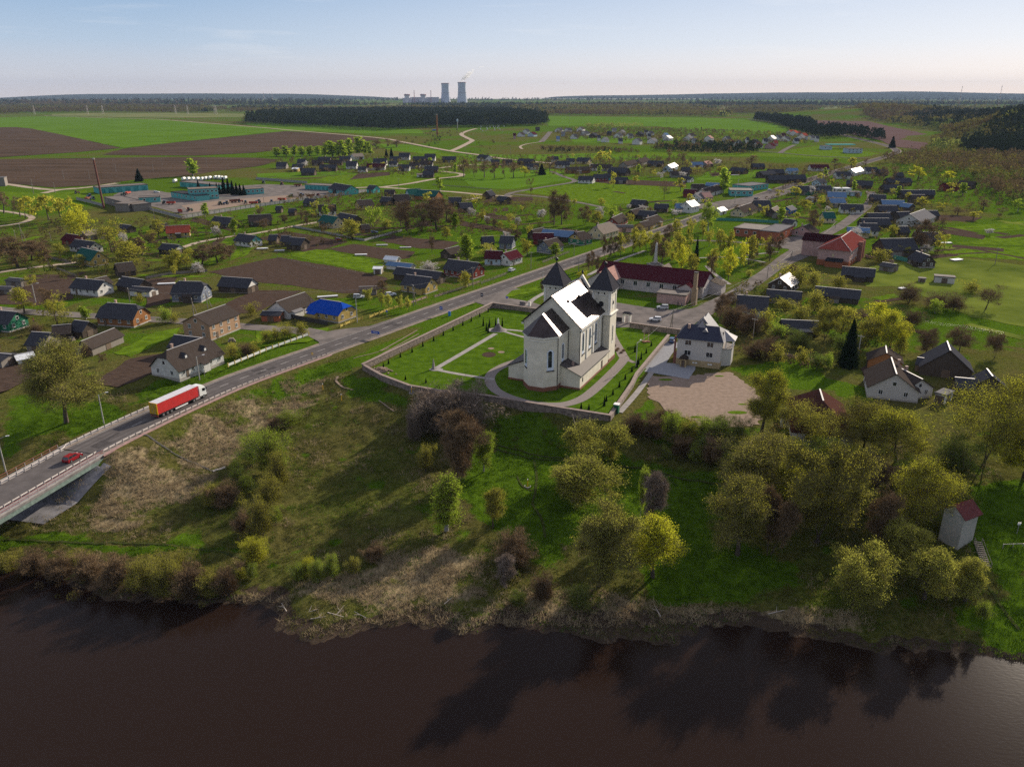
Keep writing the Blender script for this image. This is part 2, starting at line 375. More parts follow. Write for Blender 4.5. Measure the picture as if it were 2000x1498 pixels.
M_conc=mat('concrete_flags',(.33,.30,.28),spec=.04,rough=.9,c2=(.24,.22,.21),sc=.6)
M_paver=mat('paver_blocks',(.26,.22,.20),spec=.04,rough=.9,c2=(.19,.165,.155),sc=2)
M_pav2=mat('grey_blocks',(.30,.30,.31),spec=.04,rough=.85,c2=(.22,.22,.235),sc=1.5)
M_sand=mat('sandy_yard',(.28,.21,.165),spec=.04,rough=.95,c2=(.20,.15,.115),sc=.8,bump=.06,detail=10)
M_paint=mat('road_paint',(.34,.32,.30),rough=.7,var=.25,sc=2)
M_plow=mat('ploughed_soil',(.085,.058,.044),spec=.04,rough=.95,c2=(.040,.028,.023),sc=.35,bump=.14,bsc=.5,stretch=(1,5,1,-.45))
M_plowf=mat('far_ploughed_soil',(.092,.063,.045),spec=.04,rough=.95,c2=(.050,.036,.026),sc=.012,stretch=(1,4,1,.1),detail=8)
M_plowp=mat('mauve_ploughed_soil',(.125,.080,.072),spec=.04,rough=.95,c2=(.09,.058,.055),sc=.012,stretch=(1,5,1,.4),detail=8)
M_gfield=mat('young_crop_green',(.095,.175,.014),spec=.04,rough=.95,c2=(.062,.12,.010),sc=.008,stretch=(1,3,1,.2),detail=8)
M_gbright=mat('bright_grass',(.115,.185,.012),spec=.04,rough=.95,c2=(.048,.082,.007),sc=.25,detail=8)
M_lawn=mat('church_lawn',(.078,.135,.009),spec=.04,rough=.95,c2=(.038,.075,.006),sc=.35,detail=8,bump=.05,bsc=3)
M_pale=mat('pale_pasture',(.17,.17,.07),spec=.04,rough=.95,c2=(.10,.125,.04),sc=.006)
M_olive=mat('rough_pasture',(.15,.18,.03),spec=.04,rough=.95,c2=(.06,.085,.014),sc=.03,detail=8)
# far fields
Fz=.30
sheet('green_field',[(-60,231),(90,228),(300,233),(500,249),(560,257),(500,262),(360,277),(240,290),(170,275),(110,265),(32,249),(-60,250)],M_gfield,Fz)
sheet('ploughed_field',[(-60,250),(32,249),(62,252),(112,262),(175,276),(235,290),(150,298),(0,308),(-60,310)],M_plowf,Fz)
sheet('ploughed_field',[(242,291),(352,278),(500,263),(556,257),(640,262),(726,270),(745,273),(700,278),(640,284),(560,290),(500,299),(380,305),(200,303)],M_plowf,Fz)
sheet('ploughed_field',[(-60,313),(0,312),(185,309),(350,307),(500,309),(545,312),(520,322),(500,326),(420,335),(375,343),(262,352),(180,363),(100,367),(20,359),(-60,357)],M_plowf,.2)
sheet('green_field',[(1070,228),(1250,229),(1425,232),(1500,240),(1537,250),(1538,262),(1500,263),(1420,263),(1350,265),(1312,252),(1290,248),(1180,247),(1070,247)],M_gfield,Fz)
sheet('ploughed_field',[(1537,229),(1590,224),(1640,221),(1690,236),(1740,248),(1822,265),(1812,280),(1800,293),(1745,287),(1720,275),(1660,262),(1610,248),(1560,240)],M_plowp,Fz)
sheet('green_field',[(560,257),(480,244),(480,240),(640,246),(700,248),(820,254),(830,262),(700,262),(620,258)],M_gfield,Fz)
for i,(a,m_) in enumerate([([(100,223),(300,221),(500,223),(500,229),(300,231),(100,227)],M_pale),([(570,211),(700,210),(700,213),(570,215)],M_pale),([(1395,205),(1500,206),(1490,219),(1420,214)],M_pale),
    ([(1610,207),(1690,208),(1670,216),(1610,215)],M_pale),([(1000,204),(1160,203),(1160,206),(1000,206)],M_pale),([(720,205),(860,204),(860,206),(720,206)],M_pale),([(1730,206),(1900,206),(1900,208),(1730,208)],M_pale),([(1540,219),(1630,214),(1650,219),(1560,223)],M_pale)]):
    sheet('pasture',a,m_,Fz)
sheet('pasture',[(0,375),(100,378),(170,372),(170,385),(50,396),(0,390)],M_gbright,.1)
# greens of the middle ground
for a,m_ in [([(810,288),(870,300),(930,312),(1000,330),(900,322),(800,296)],M_gbright),([(880,300),(1000,303),(1180,300),(1300,305),(1250,312),(1100,312),(1000,318),(930,312)],M_gfield),
    ([(1110,266),(1260,268),(1250,280),(1120,279)],M_gfield),([(1600,284),(1720,300),(1700,305),(1640,312),(1500,306),(1400,306),(1200,306),(1120,300),(1300,298),(1500,300)],M_gbright),
    ([(740,281),(800,284),(860,296),(840,300),(760,294)],M_gfield),([(500,340),(660,333),(700,340),(560,350),(500,348)],M_gfield),
    ([(640,345),(760,335),(860,330),(900,340),(800,358),(700,365),(620,352)],M_gbright),([(1120,360),(1140,355),(1200,357),(1340,368),(1330,385),(1350,392),(1250,395),(1180,402),(1090,385),(1010,375)],M_gbright),
    ([(930,330),(1060,328),(1130,340),(1110,352),(1000,370),(930,368),(900,350)],M_gfield),([(1380,335),(1500,330),(1480,345),(1420,352),(1360,352)],M_gfield),
    ([(1840,445),(2010,432),(2010,445),(1850,453)],M_gbright),([(1920,462),(2010,460),(2010,480),(1900,478)],M_gbright),([(1700,520),(1850,500),(2010,520),(2010,640),(1900,620),(1760,560),(1690,560)],M_olive),
    ([(1830,478),(2010,484),(2010,510),(1850,500)],M_gbright),([(1640,395),(1690,405),(1690,420),(1600,440),(1600,425)],M_gbright),([(340,500),(430,470),(500,480),(480,500),(400,520)],M_gbright),
    ([(500,640),(640,640),(640,655),(600,668),(500,680)],M_gbright),([(1150,600),(1180,580),(1190,595)],M_gbright)]:
    sheet('grass_field',a,m_,.045,amp=.9)
# garden plots
for a in [[(405,532),(500,511),(545,503),(660,522),(757,543),(735,572),(670,573),(585,560),(500,551)],[(737,470),(770,461),(900,474),(870,487),(820,486)],[(640,487),(690,477),(812,492),(800,505),(750,508)],
    [(505,466),(560,452),(680,473),(612,494),(590,492)],[(0,560),(100,540),(150,550),(142,585),(70,597),(-40,592)],[(285,545),(345,542),(332,590),(285,602)],[(440,593),(500,567),(590,568),(545,590),(500,612),(440,612)],
    [(-60,700),(60,705),(62,740),(0,768),(-60,785)],[(183,748),(255,700),(322,690),(318,722),(228,758)],[(900,432),(1000,448),(1000,455),(920,445),(890,440)],[(930,415),(1010,425),(1000,432),(930,424)],
    [(1190,350),(1340,356),(1340,366),(1200,360),(1120,352)],[(1835,446),(1925,460),(1920,468),(1835,455)],[(1830,420),(1920,424),(1900,434),(1830,430)],[(1860,478),(1960,486),(1960,492),(1860,484)],[(700,340),(760,336),(760,343),(680,352)],
    [(380,425),(470,445),(450,452),(370,432)],[(1100,445),(1150,455),(1120,470),(1090,460)],[(1690,745),(1750,720),(1740,690),(1680,720)],[(1385,338),(1430,336),(1440,342),(1390,345)],[(960,385),(1040,385),(1040,392),(940,396)]]:
    sheet('garden_plot',a,M_plow,.06,amp=.5)
for a in [[(570,497),(620,487),(755,514),(725,534),(570,501)],[(222,690),(300,650),(352,640),(345,655),(256,697)],[(430,490),(470,480),(495,486),(450,510)]]: sheet('garden_plot',a,M_gbright,.062,amp=.4)
# narrow garden strips between the houses
for (x0,x1,y0,y1,n,a_) in ((20,480,445,545,16,.35),(720,1100,395,470,22,.3),(1110,1440,300,400,16,.2),(1430,1640,345,435,14,.5),(1830,2020,425,525,16,.12),(520,880,330,350,8,.1),(1690,1990,560,680,4,.2),(560,720,395,440,8,.3)):
    for i in range(n):
        x,y=P(rnd.uniform(x0,x1),rnd.uniform(y0,y1)); l=rnd.uniform(12,34);w=rnd.uniform(2.2,6); an=a_+math.pi*.5*(i%3==0)+rnd.uniform(-.1,.1)-(.35 if x<0 else -.2); c_,s_=math.cos(an),math.sin(an)
        sheet('garden_strip',[(x+u*l*c_-v*w*s_,y+u*l*s_+v*w*c_) for u,v in((-.5,-.5),(.5,-.5),(.5,.5),(-.5,.5))],[M_plow,M_plow,M_gbright,M_olive][i%4],.052+i*.0006,amp=.3,world=True)
# roads
W=lambda *a:[P(*p) for p in a]
MAINC=ROADC[2:9]+W((1250,466),(1380,420),(1475,386),(1560,358),(1650,330),(1700,315),(1740,303),(1752,295),(1735,286),(1700,277),(1655,266),(1600,252),(1525,241),(1440,229),(1415,222))
near_road=MAINC
ribbon('road_shoulder',near_road,11.9,M_should,.05,world=True,amp=.12)
ribbon('main_road',near_road,8.6,M_asph,.11,world=True)
lane=smooth(near_road,6)
M_patch=mat('asphalt_patch',(.075,.068,.066),spec=0,rough=.95,c2=(.055,.05,.05),sc=1); M_track=mat('tyre_polish',(.098,.088,.085),spec=0,rough=.9,c2=(.075,.068,.066),sc=.4,stretch=(1,1,1))
ln_=[p for p in lane if p[1]<700]
for o_ in (-3.0,-1.3,1.3,3.0): ribbon('tyre_track',offs(ln_,o_),.55,M_track,.117+.0005*o_,world=True,k=1,amp=.05)
for i in range(26):
    k_=rnd.randrange(1,len(ln_)-2); a_=Vector(ln_[k_]);b_=Vector(ln_[k_+1]); d_=(b_-a_).normalized(); n_=Vector((-d_.y,d_.x)); t_=rnd.uniform(-3.4,2.2); L_=rnd.uniform(.8,5); w_=rnd.uniform(.5,1.8); c0=a_.lerp(b_,rnd.random())+n_*t_
    sheet('road_patch',[tuple(c0),tuple(c0+d_*L_),tuple(c0+d_*L_+n_*w_),tuple(c0+n_*w_)],M_patch,.1195,amp=.06,step=.7,world=True)
def dashes(name,line,off,a,b,on,gap,w=.14,z=.125):
    L=offs(line,off); mb=MB(); acc=0;s=0
    V=[];F=[]
    d=0
    for p,q in zip(L[:-1],L[1:]):
        l=math.hypot(q[0]-p[0],q[1]-p[1]); t=0
        if l<1e-6: continue
        dx,dy=(q[0]-p[0])/l,(q[1]-p[1])/l
        while t<l:
            ph=(d+t)%(on+gap); 
            if ph<on: e=min(l,t+on-ph)
            else: t+=on+gap-ph+1e-3; continue
            e=max(e,t+1e-3)
            if a<d+t<b:
                n=len(V); x0,y0,x1,y1=p[0]+dx*t,p[1]+dy*t,p[0]+dx*e,p[1]+dy*e
                V+=[(x0-dy*w,y0+dx*w,z),(x0+dy*w,y0-dx*w,z),(x1+dy*w,y1-dx*w,z),(x1-dy*w,y1+dx*w,z)]; F.append((n,n+1,n+2,n+3))
            t=e+1e-3
        d+=l
    o=mesh(name,V,F,M_paint); setp(o,kind='structure')
dashes('road_markings',lane,0,2,420,3.2,4.2,.09); dashes('road_markings',lane,3.9,2,420,500,.001,.07); dashes('road_markings',lane,-3.9,2,420,500,.001,.07)
ribbon('village_street',[(-200,585),(0,605),(95,612),(190,618),(360,628),(500,640),(570,645),(640,656),(700,660)],6.5,M_asph2,.085)
sheet('village_street',[(602,640),(640,648),(670,643),(722,637),(770,622),(700,662),(628,684),(622,668),(600,655)],M_asph2,.09,amp=.2)
ribbon('dirt_track',[(-120,560),(0,532),(140,514),(200,505)],4,M_dirt,.08,amp=.15)
ribbon('dirt_track',[(340,490),(387,474),(440,464),(500,456),(570,443),(622,434)],4,M_dirt,.08,amp=.15)
ribbon('dirt_track',[(-60,450),(0,442),(40,436),(62,427),(50,420),(0,412),(-60,405)],4,M_dirt,.08,amp=.15)
ribbon('dirt_track',[(-60,355),(12,360),(60,367),(110,371),(175,366),(230,358)],7,M_dirt,.08,amp=.3)
ribbon('dirt_track',[(0,392),(60,383),(112,372),(150,368)],7,M_dirt,.1,amp=.3)
ribbon('dirt_track',[(682,368),(737,366),(800,370),(880,375),(945,381),(1000,384)],6,M_dirt,.08,amp=.3)
ribbon('dirt_track',[(745,366),(800,359),(850,350),(895,345),(900,340),(862,335)],6,M_dirt,.1,amp=.4)
ribbon('dirt_track',[(855,329),(920,322),(1000,322)],6,M_dirt,.1,amp=.4)
ribbon('dirt_track',[(905,392),(945,385)],4,M_dirt,.1)
ribbon('lane',[(990,384),(1000,377),(1060,366),(1122,355),(1100,345),(1077,335)],5,M_asph2,.1)
ribbon('lane',[(1000,380),(1060,385),(1120,394),(1180,406)],4.5,M_asph2,.1)
ribbon('field_road',[(85,227),(200,231),(307,234),(400,241),(500,249),(600,258),(737,270),(790,279),(875,295),(940,304),(982,311),(1080,320)],9,M_dirt,.42)
ribbon('dirt_track',[(880,296),(893,291),(915,280),(922,275),(912,270),(901,263),(912,257),(930,252)],9,M_dirt,.4)
ribbon('dirt_track',[(1057,278),(1065,270),(1075,258)],10,M_asph2,.4); ribbon('dirt_track',[(1057,278),(1030,282),(1016,287),(1020,292)],4,M_dirt,.4)
ribbon('lane',[(1523,300),(1535,292),(1552,284)],7,M_asph2,.4); ribbon('lane',[(1480,296),(1520,299),(1600,306),(1700,310)],5,M_asph2,.35)
ribbon('dirt_track',[(1750,308),(1800,311),(1850,308),(1862,300)],7,M_dirt,.4)
ribbon('far_road',[(1415,222),(1405,216),(1412,212)],20,M_dirt,.5)
# plaza, side road, car park
sheet('plaza',[(975,585),(1000,583),(1035,590),(1080,602),(1150,604),(1230,598),(1290,606),(1345,604),(1400,590),(1412,596),(1385,620),(1345,636),(1285,640),(1150,612),(1000,606),(960,601)],M_asph2,.07,amp=.2)
sheet('plaza',[(1195,590),(1240,597),(1345,612),(1370,620),(1340,650),(1280,640),(1230,640),(1195,640)],M_asph2,.074,amp=.1)
sheet('junction',[(925,590),(1000,562),(1030,568),(1000,575),(992,580),(1000,590),(1000,605),(960,602),(940,594)],M_asph2,.09,amp=.1)
ribbon('side_road',[(1345,618),(1400,592),(1450,566),(1500,532),(1540,500),(1590,470),(1640,443),(1672,420),(1694,402),(1703,388),(1700,374)],7,M_asph2,.09)
sheet('side_road',[(1480,478),(1530,466),(1600,464),(1660,455),(1650,468),(1605,490),(1560,510),(1520,528),(1500,520),(1545,496),(1540,487)],M_asph2,.095,amp=.2)
sheet('car_park',[(1530,465),(1548,462),(1613,462),(1612,478),(1580,485),(1520,478)],M_asph2,.1,amp=0)
ribbon('lane',[(1350,470),(1420,472),(1500,479),(1530,483)],4,M_asph2,.1)
ribbon('park_path',[(1380,520),(1395,535),(1425,556)],1.8,M_conc,.09); ribbon('park_path',[(1350,505),(1430,503),(1495,513)],1.6,M_conc,.09); ribbon('park_path',[(1450,500),(1520,492)],1.6,M_conc,.09)
ribbon('sidewalk',[(1030,598),(1045,583),(1090,560),(1140,542),(1200,512),(1260,490)],2,M_conc,.09)
sheet('store_forecourt',[(1395,395),(1480,382),(1560,368),(1600,355),(1560,372),(1480,398),(1420,400)],M_asph2,.13,amp=.2)
sheet('grass_island',[(988,579),(1000,568),(1040,562),(1062,558),(1048,570),(1000,580)],M_gbright,.13,amp=.1)
sheet('sidewalk',[(1345,400),(1395,396),(1440,396),(1425,404),(1350,410)],M_asph2,.12,amp=.1)
sheet('farm_yard',[(205,392),(240,372),(300,372),(350,380),(430,366),(520,360),(600,363),(690,370),(740,370),(700,378),(560,392),(500,397),(360,420),(290,402),(240,400)],M_asph2,.07,amp=.5)
for a in [[(355,402),(430,392),(560,382),(600,388),(500,398),(370,416)]]: sheet('bare_earth',a,M_sand,.09,amp=.5)
# churchyard lawn and paths
sheet('church_lawn',[(716,724),(962,606),(1060,606),(1290,648),(1325,655),(1190,808),(1090,792),(950,768),(800,756)],M_lawn,.035,amp=0)
ribbon('churchyard_path',[(848,722),(900,692),(968,652)],1.7,M_conc,.075)
ribbon('churchyard_path',[(850,722),(885,729),(940,738),(965,741)],1.5,M_conc,.078)
ribbon('churchyard_path',[(968,644),(1000,645),(1040,650)],1.5,M_conc,.078); ribbon('churchyard_path',[(985,648),(1005,654),(1035,662)],1.3,M_conc,.082)
def disc(name,px,py,r,m,z,sq=1,n=28): 
    x,y=P(px,py); return sheet(name,[(x+r*math.cos(2*math.pi*k/n),y+r*sq*math.sin(2*math.pi*k/n)) for k in range(n)],m,z,amp=0,world=True)
disc('monument_court',972,645,3.4,M_conc,.085,.8); disc('monument_court',852,722,2.0,M_conc,.086,.7)
disc('soil_patch',955,693,2.1,M_plow,.06,1.2);disc('soil_patch',959,681,1.0,M_sand,.06);disc('soil_patch',979,688,1.05,M_sand,.06)
ribbon('church_path',[(1192,640),(1197,660),(1216,694),(1218,703),(1196,728),(1160,762),(1130,782),(1090,791),(1030,786),(975,767),(957,745),(962,728),(985,714),(1010,705)],3.0,M_paver,.075)
ribbon('church_path',[(1186,690),(1200,678),(1222,700),(1240,709)],1.5,M_paver,.08)
ribbon('parish_path',[(1314,668),(1296,690),(1275,722)],5.2,M_pav2,.075); ribbon('garden_path',[(1273,727),(1246,765),(1210,806)],1.6,M_conc,.1)
sheet('paved_court',[(1258,726),(1275,708),(1358,712),(1358,722),(1345,741)],M_pav2,.085,amp=0)
sheet('sandy_yard',[(1262,732),(1330,738),(1400,727),(1428,727),(1445,742),(1470,758),(1488,790),(1485,830),(1420,838),(1375,834),(1300,800),(1268,775)],M_sand,.055,amp=.7,step=1.2)
for q in [(1440,806,2.6),(1360,815,1.6),(1300,742,2.),(1450,790,1.2),(1405,735,1.4)]: disc('grass_patch',q[0],q[1],q[2],M_gbright,.066,.45,9)
# worn wheel tracks and footpaths
def gz(p): return float(g(p[0],p[1],True)[0])
for a,w in [([(740,687),(775,668),(815,645)],.45),([(745,692),(780,673),(818,652)],.4),([(660,735),(657,745),(668,755),(690,762)],.6),([(740,783),(757,796),(770,805)],.4),([(690,700),(730,690),(760,680)],.35)]:
    ribbon('worn_track',[G(*p)[:2] for p in a],w,M_sand,.08,world=True,zf=gz,k=8)
M_trk=mat('trodden_grass',(.06,.065,.022),spec=.04,rough=.95,c2=(.03,.038,.012),sc=1)
for a,w in [([(960,868),(1010,880),(1060,892),(1110,896)],.6),([(965,878),(1010,890),(1060,898),(1200,900)],.5),([(1043,900),(1048,930),(1045,965),(1040,985),(1058,1015),(1065,1050)],.5),([(1210,910),(1260,915),(1330,935),(1410,946)],.8),
   ([(1010,930),(1020,950),(1040,960)],.4),([(0,1053),(120,1058),(250,1062),(370,1068),(480,1090)],.6),([(1925,1140),(1960,1190),(1990,1230)],.6)]:
    ribbon('footpath',[G(*p)[:2] for p in a],w,M_trk,.1,world=True,zf=gz,k=10)
# ---------------------------------------------------------------- bridge
B0=Vector((-96.5,158.1)); B1=Vector((-103.5,128.9)); bd=(B1-B0).normalized(); bn=Vector((-bd.y,bd.x)) # bn points to the near/right side?
if bn.x<0: bn=-bn
bang=math.atan2(bd.y,bd.x); BL=62.0
def bp(s,t,z): q=B0+bd*s+bn*t; return (q.x,q.y,z)
br=empty('road_bridge',(B0.x,B0.y,0),0,'road bridge crossing the river bank with concrete deck and red rails','bridge')
def brp(o): o.parent=br; o.matrix_parent_inverse=Matrix.Translation(-Vector((B0.x,B0.y,0))); return o
M_rc=mat('weathered_concrete',(.22,.205,.20),rough=.9,spec=0,c2=(.12,.11,.11),sc=.6); M_gre=mat('painted_beam',(.13,.175,.155),rough=.6,var=.3,sc=1.5)
M_red=mat('red_rail_paint',(.22,.06,.055),rough=.7); M_wht=mat('white_paint',(.72,.70,.68),rough=.5,var=.1,sc=3); M_gal=mat('galvanised_steel',(.33,.30,.29),rough=.6,metal=.2,var=.2,sc=3)
def bbox(mb,s0,s1,t0,t1,z0,z1,mi=0):
    c=bp((s0+s1)/2,(t0+t1)/2,(z0+z1)/2); mb.box(c,(s1-s0,t1-t0,z1-z0),bang,mi)
mb=MB(); bbox(mb,0,BL,-6.1,6.1,-.55,-.02); brp(mb.build('deck',M_rc))
mb=MB(); bbox(mb,0,BL,-4.6,4.6,-.018,.03); brp(mb.build('roadway',M_asph))
for t in (-5.3,5.3):
    mb=MB(); bbox(mb,0,BL,t-.85,t+.85,-.018,.17); brp(mb.build('walkway',M_conc))
for t in (-5.75,5.75,-2,2):
    mb=MB(); bbox(mb,0,BL,t-.28,t+.28,-1.5,-.56); brp(mb.build('beam',M_gre if abs(t)>5 else M_rc))
mb=MB(); bbox(mb,.2,1.6,-6.4,6.4,-3.0,-1.52); brp(mb.build('abutment',M_rc))
for s in (36,58):
    for t in (-4.5,4.5):
        mb=MB(); mb.tube(bp(s,t,-12),bp(s,t,-2.4),.7,.7,12); brp(mb.build('pier',M_rc))
    mb=MB(); bbox(mb,s-.8,s+.8,-6,6,-2.38,-1.52); brp(mb.build('pier_cap',M_rc))
for t in (-5.98,5.98):
    mb=MB()
    for z in (.62,1.15): mb.tube(bp(0,t,z),bp(BL,t,z),.05,.05,6)
    h=brp(mb.build('railing',M_red))
    mb=MB(); mb.box(bp(0,0,.62)[:2]+(.62,),(.1,.1,.95),bang); pm=None
    for k in range(27):
        q=MB(); q.box((0,0,.62),(.1,.1,.95),bang); po=q.build('railing_post',M_gal) if pm is None else pm.copy()
        if pm is None: pm=po; brp(po)
        else: link(po)
        po.location=Vector(bp(k*2.3,t,0))-Vector((0,0,0)) if pm is not po else Vector(bp(0,t,0))
# inner crash barriers of bridge and embankment
def barrier(name,line,label,red=False,grp=None):
    c=line; e=empty(name,(c[0][0],c[0][1],.1),0,label,'crash barrier',grp)
    mb=MB()
    V=[];F=[]
    L=offs(c,.0)
    prof=[(0,.45),(.05,.52),(0,.6),(.05,.68),(0,.76)]
    n=len(prof)
    for i,p in enumerate(L):
        q=offs(c,1)[i]; d=Vector((q[0]-p[0],q[1]-p[1])).normalized()
        for o_,z in prof: V.append((p[0]+d.x*o_,p[1]+d.y*o_,z+.1))
    for i in range(len(L)-1):
        for j in range(n-1): F.append((i*n+j,i*n+n+j,i*n+n+j+1,i*n+j+1))
    o=mesh('rail',V,F,M_gal if not red else M_gal); o.parent=e; o.matrix_parent_inverse=Matrix.Translation(-Vector(e.location))
    pm=None; acc=0; k=0
    for i in range(len(L)-1):
        p,q=L[i],L[i+1]; l=math.hypot(q[0]-p[0],q[1]-p[1])
        while acc<l and k<95:
            x=p[0]+(q[0]-p[0])*acc/l;y=p[1]+(q[1]-p[1])*acc/l
            if pm is None:
                mb=MB(); mb.box((0,0,.4),(.12,.14,.8)); po=mb.build('post',M_gal,e); pm=po
            else: po=pm.copy(); link(po); po.parent=e
            po.location=(x-e.location.x,y-e.location.y,0); acc+=2.0; k+=1
        acc-=l
    return e
bl=lambda t,s0=0,s1=55:[tuple(Vector(bp(s,t,0))[:2]) for s in np.linspace(s1,s0,14)]
nr_=[p for p in lane if p[1]<232]
# right and left edge barriers of the embankment
off1=offs(nr_,-5.3); off2=offs(nr_,5.3)
side=lambda pts:pts
barrier('crash_barrier',bl(4.35)+off1[1:],'long steel crash barrier on the meadow side of the embankment road')
barrier('crash_barrier',bl(-4.35)+[p for p in off2[1:] if p[1]<186],'shorter steel crash barrier on the village side of the bridge')
# stone edging and red kerb strip outside the barrier
M_pink=mat('pink_kerb_blocks',(.36,.21,.19),rough=.9,c2=(.22,.15,.14),sc=1.5)
ribbon('kerb_strip',offs(nr_,-6.1),.8,M_pink,.14,world=True,k=1,thick=.3)
ribbon('sidewalk',[p for p in offs(nr_,5.9) if p[1]<192],1.2,M_conc,.2,world=True,k=1,thick=.2)
# concrete-faced slope under the bridge end
V=[];F=[];n1,n2=14,12
for i in range(n1):
    for j in range(n2):
        s=1.2+i*1.35; t=-8.5+j*(17/(n2-1))*(1-.012*i); q=bp(s,t,0); V.append((q[0],q[1],min(-1.3,max(-8.6,float(g(q[0],q[1])[0])+.22))))
F=[(i*n2+j,i*n2+j+1,(i+1)*n2+j+1,(i+1)*n2+j) for i in range(n1-1) for j in range(n2-1)]
setp(mesh('slope_paving',V,F,mat('slope_slabs',(.24,.23,.24),rough=.9,c2=(.13,.125,.135),sc=.35)),kind='structure')
# drain channel down the embankment
ribbon('drain_channel',[G(*p)[:2] for p in [(272,848),(330,880),(380,905),(416,921)]],.5,mat('dark_channel',(.06,.055,.05),rough=.9),.12,world=True,zf=gz,k=8)
ribbon('drain_channel',[G(*p)[:2] for p in [(416,921),(428,918),(440,915)]],.9,M_conc,.14,world=True,zf=gz,k=6)
# ---------------------------------------------------------------- building materials
def wm(n,c,**k): return mat(n,c,spec=.0,rough=k.pop('rough',.85),c2=tuple(x*k.pop('dk',.72) for x in c),sc=k.pop('sc',.9),**k)
WALL={'w':wm('white_render',(.64,.62,.58)),'y':wm('yellow_boards',(.48,.35,.12)),'g':wm('green_boards',(.04,.17,.10)),'b':wm('tan_brick',(.42,.27,.17),sc=6),
 'd':wm('dark_old_boards',(.085,.068,.055),stretch=(9,9,.6)),'r':wm('grey_weathered_boards',(.24,.215,.19),stretch=(9,9,.5)),'l':wm('pale_blue_boards',(.42,.52,.58)),'t':wm('teal_render',(.12,.40,.38)),
 'p':wm('pink_render',(.46,.30,.27)),'o':wm('brown_timber',(.28,.13,.055),stretch=(1,1,9)),'k':wm('cream_render',(.58,.47,.30)),'n':wm('slate_blue_boards',(.17,.19,.24)),'s':wm('silicate_brick',(.56,.53,.49),sc=5),
 'm':wm('oxblood_boards',(.22,.055,.04)),'u':wm('deep_blue_boards',(.03,.12,.38)),'j':wm('red_brick',(.36,.13,.075),sc=6)}
def rm(n,c,rough=.75,metal=0,**k): return mat(n,c,rough=max(rough,.6 if not metal else .5),c2=tuple(x*.66 for x in c),sc=.7,bump=k.get('bump',.03),bsc=3,metal=metal,stretch=(7,.6,1),spec=k.get('spec',.05))
ROOF={'d':rm('dark_slate_sheets',(.060,.060,.068)),'b':rm('brown_grey_sheets',(.066,.053,.046)),'r':rm('red_sheet_roof',(.36,.08,.05),.5),'m':rm('maroon_sheet_roof',(.075,.018,.024),.5),
 'u':rm('blue_sheet_roof',(.015,.07,.38),.45),'l':rm('light_blue_roof',(.13,.21,.33),.55),'s':rm('bright_zinc_roof',(.42,.40,.39),.5,.45),'g':rm('green_sheet_roof',(.025,.10,.085),.55),
 'c':rm('pale_corrugated_roof',(.24,.20,.165),.6),'t':mat('tar_felt_roof',(.15,.125,.11),rough=.95,c2=(.09,.075,.068),sc=.5),'p':rm('pinkish_roof',(.42,.25,.21),.6),'a':rm('ash_grey_roof',(.20,.19,.19),.6),'k2':rm('dark_tile_brown',(.075,.035,.028)),'w':mat('white_film',(.62,.63,.64),rough=.35,var=.15,sc=1)}
M_glass=mat('window_glass',(.02,.024,.03),rough=.08,spec=.8); M_frame=mat('window_frame',(.66,.65,.62),rough=.6); M_door=mat('door_wood',(.12,.085,.06),rough=.7,var=.3,sc=2)
M_found=mat('plinth_concrete',(.34,.31,.28),rough=.9,var=.2,sc=1); M_cap=mat('zinc_ridge',(.42,.40,.39),rough=.6,metal=.2); M_chim=mat('chimney_brick',(.36,.25,.20),rough=.9,var=.3,sc=4)
LABELS=[]  # (object, base label, pixel x): duplicates get their place in the row added at the end
ORDN=['first','second','third','fourth','fifth','sixth','seventh','eighth','ninth','tenth','eleventh','twelfth','thirteenth','fourteenth','fifteenth','sixteenth','seventeenth','eighteenth','nineteenth','twentieth']
def ordn(i): 
    if i<20: return ORDN[i]
    j=i+1; return f"{j}{'st' if j%10==1 and j!=11 else 'nd' if j%10==2 and j!=12 else 'rd' if j%10==3 and j!=13 else 'th'}"
def finish_labels():
    by={}
    for o,b,px in LABELS: by.setdefault(b,[]).append((px,o))
    for b,v in by.items():
        v.sort(key=lambda t:t[0])
        if len(v)==1: v[0][1]['label']=b; continue
        for i,(px,o) in enumerate(v): o['label']=b+', '+ordn(i)+' from the left'
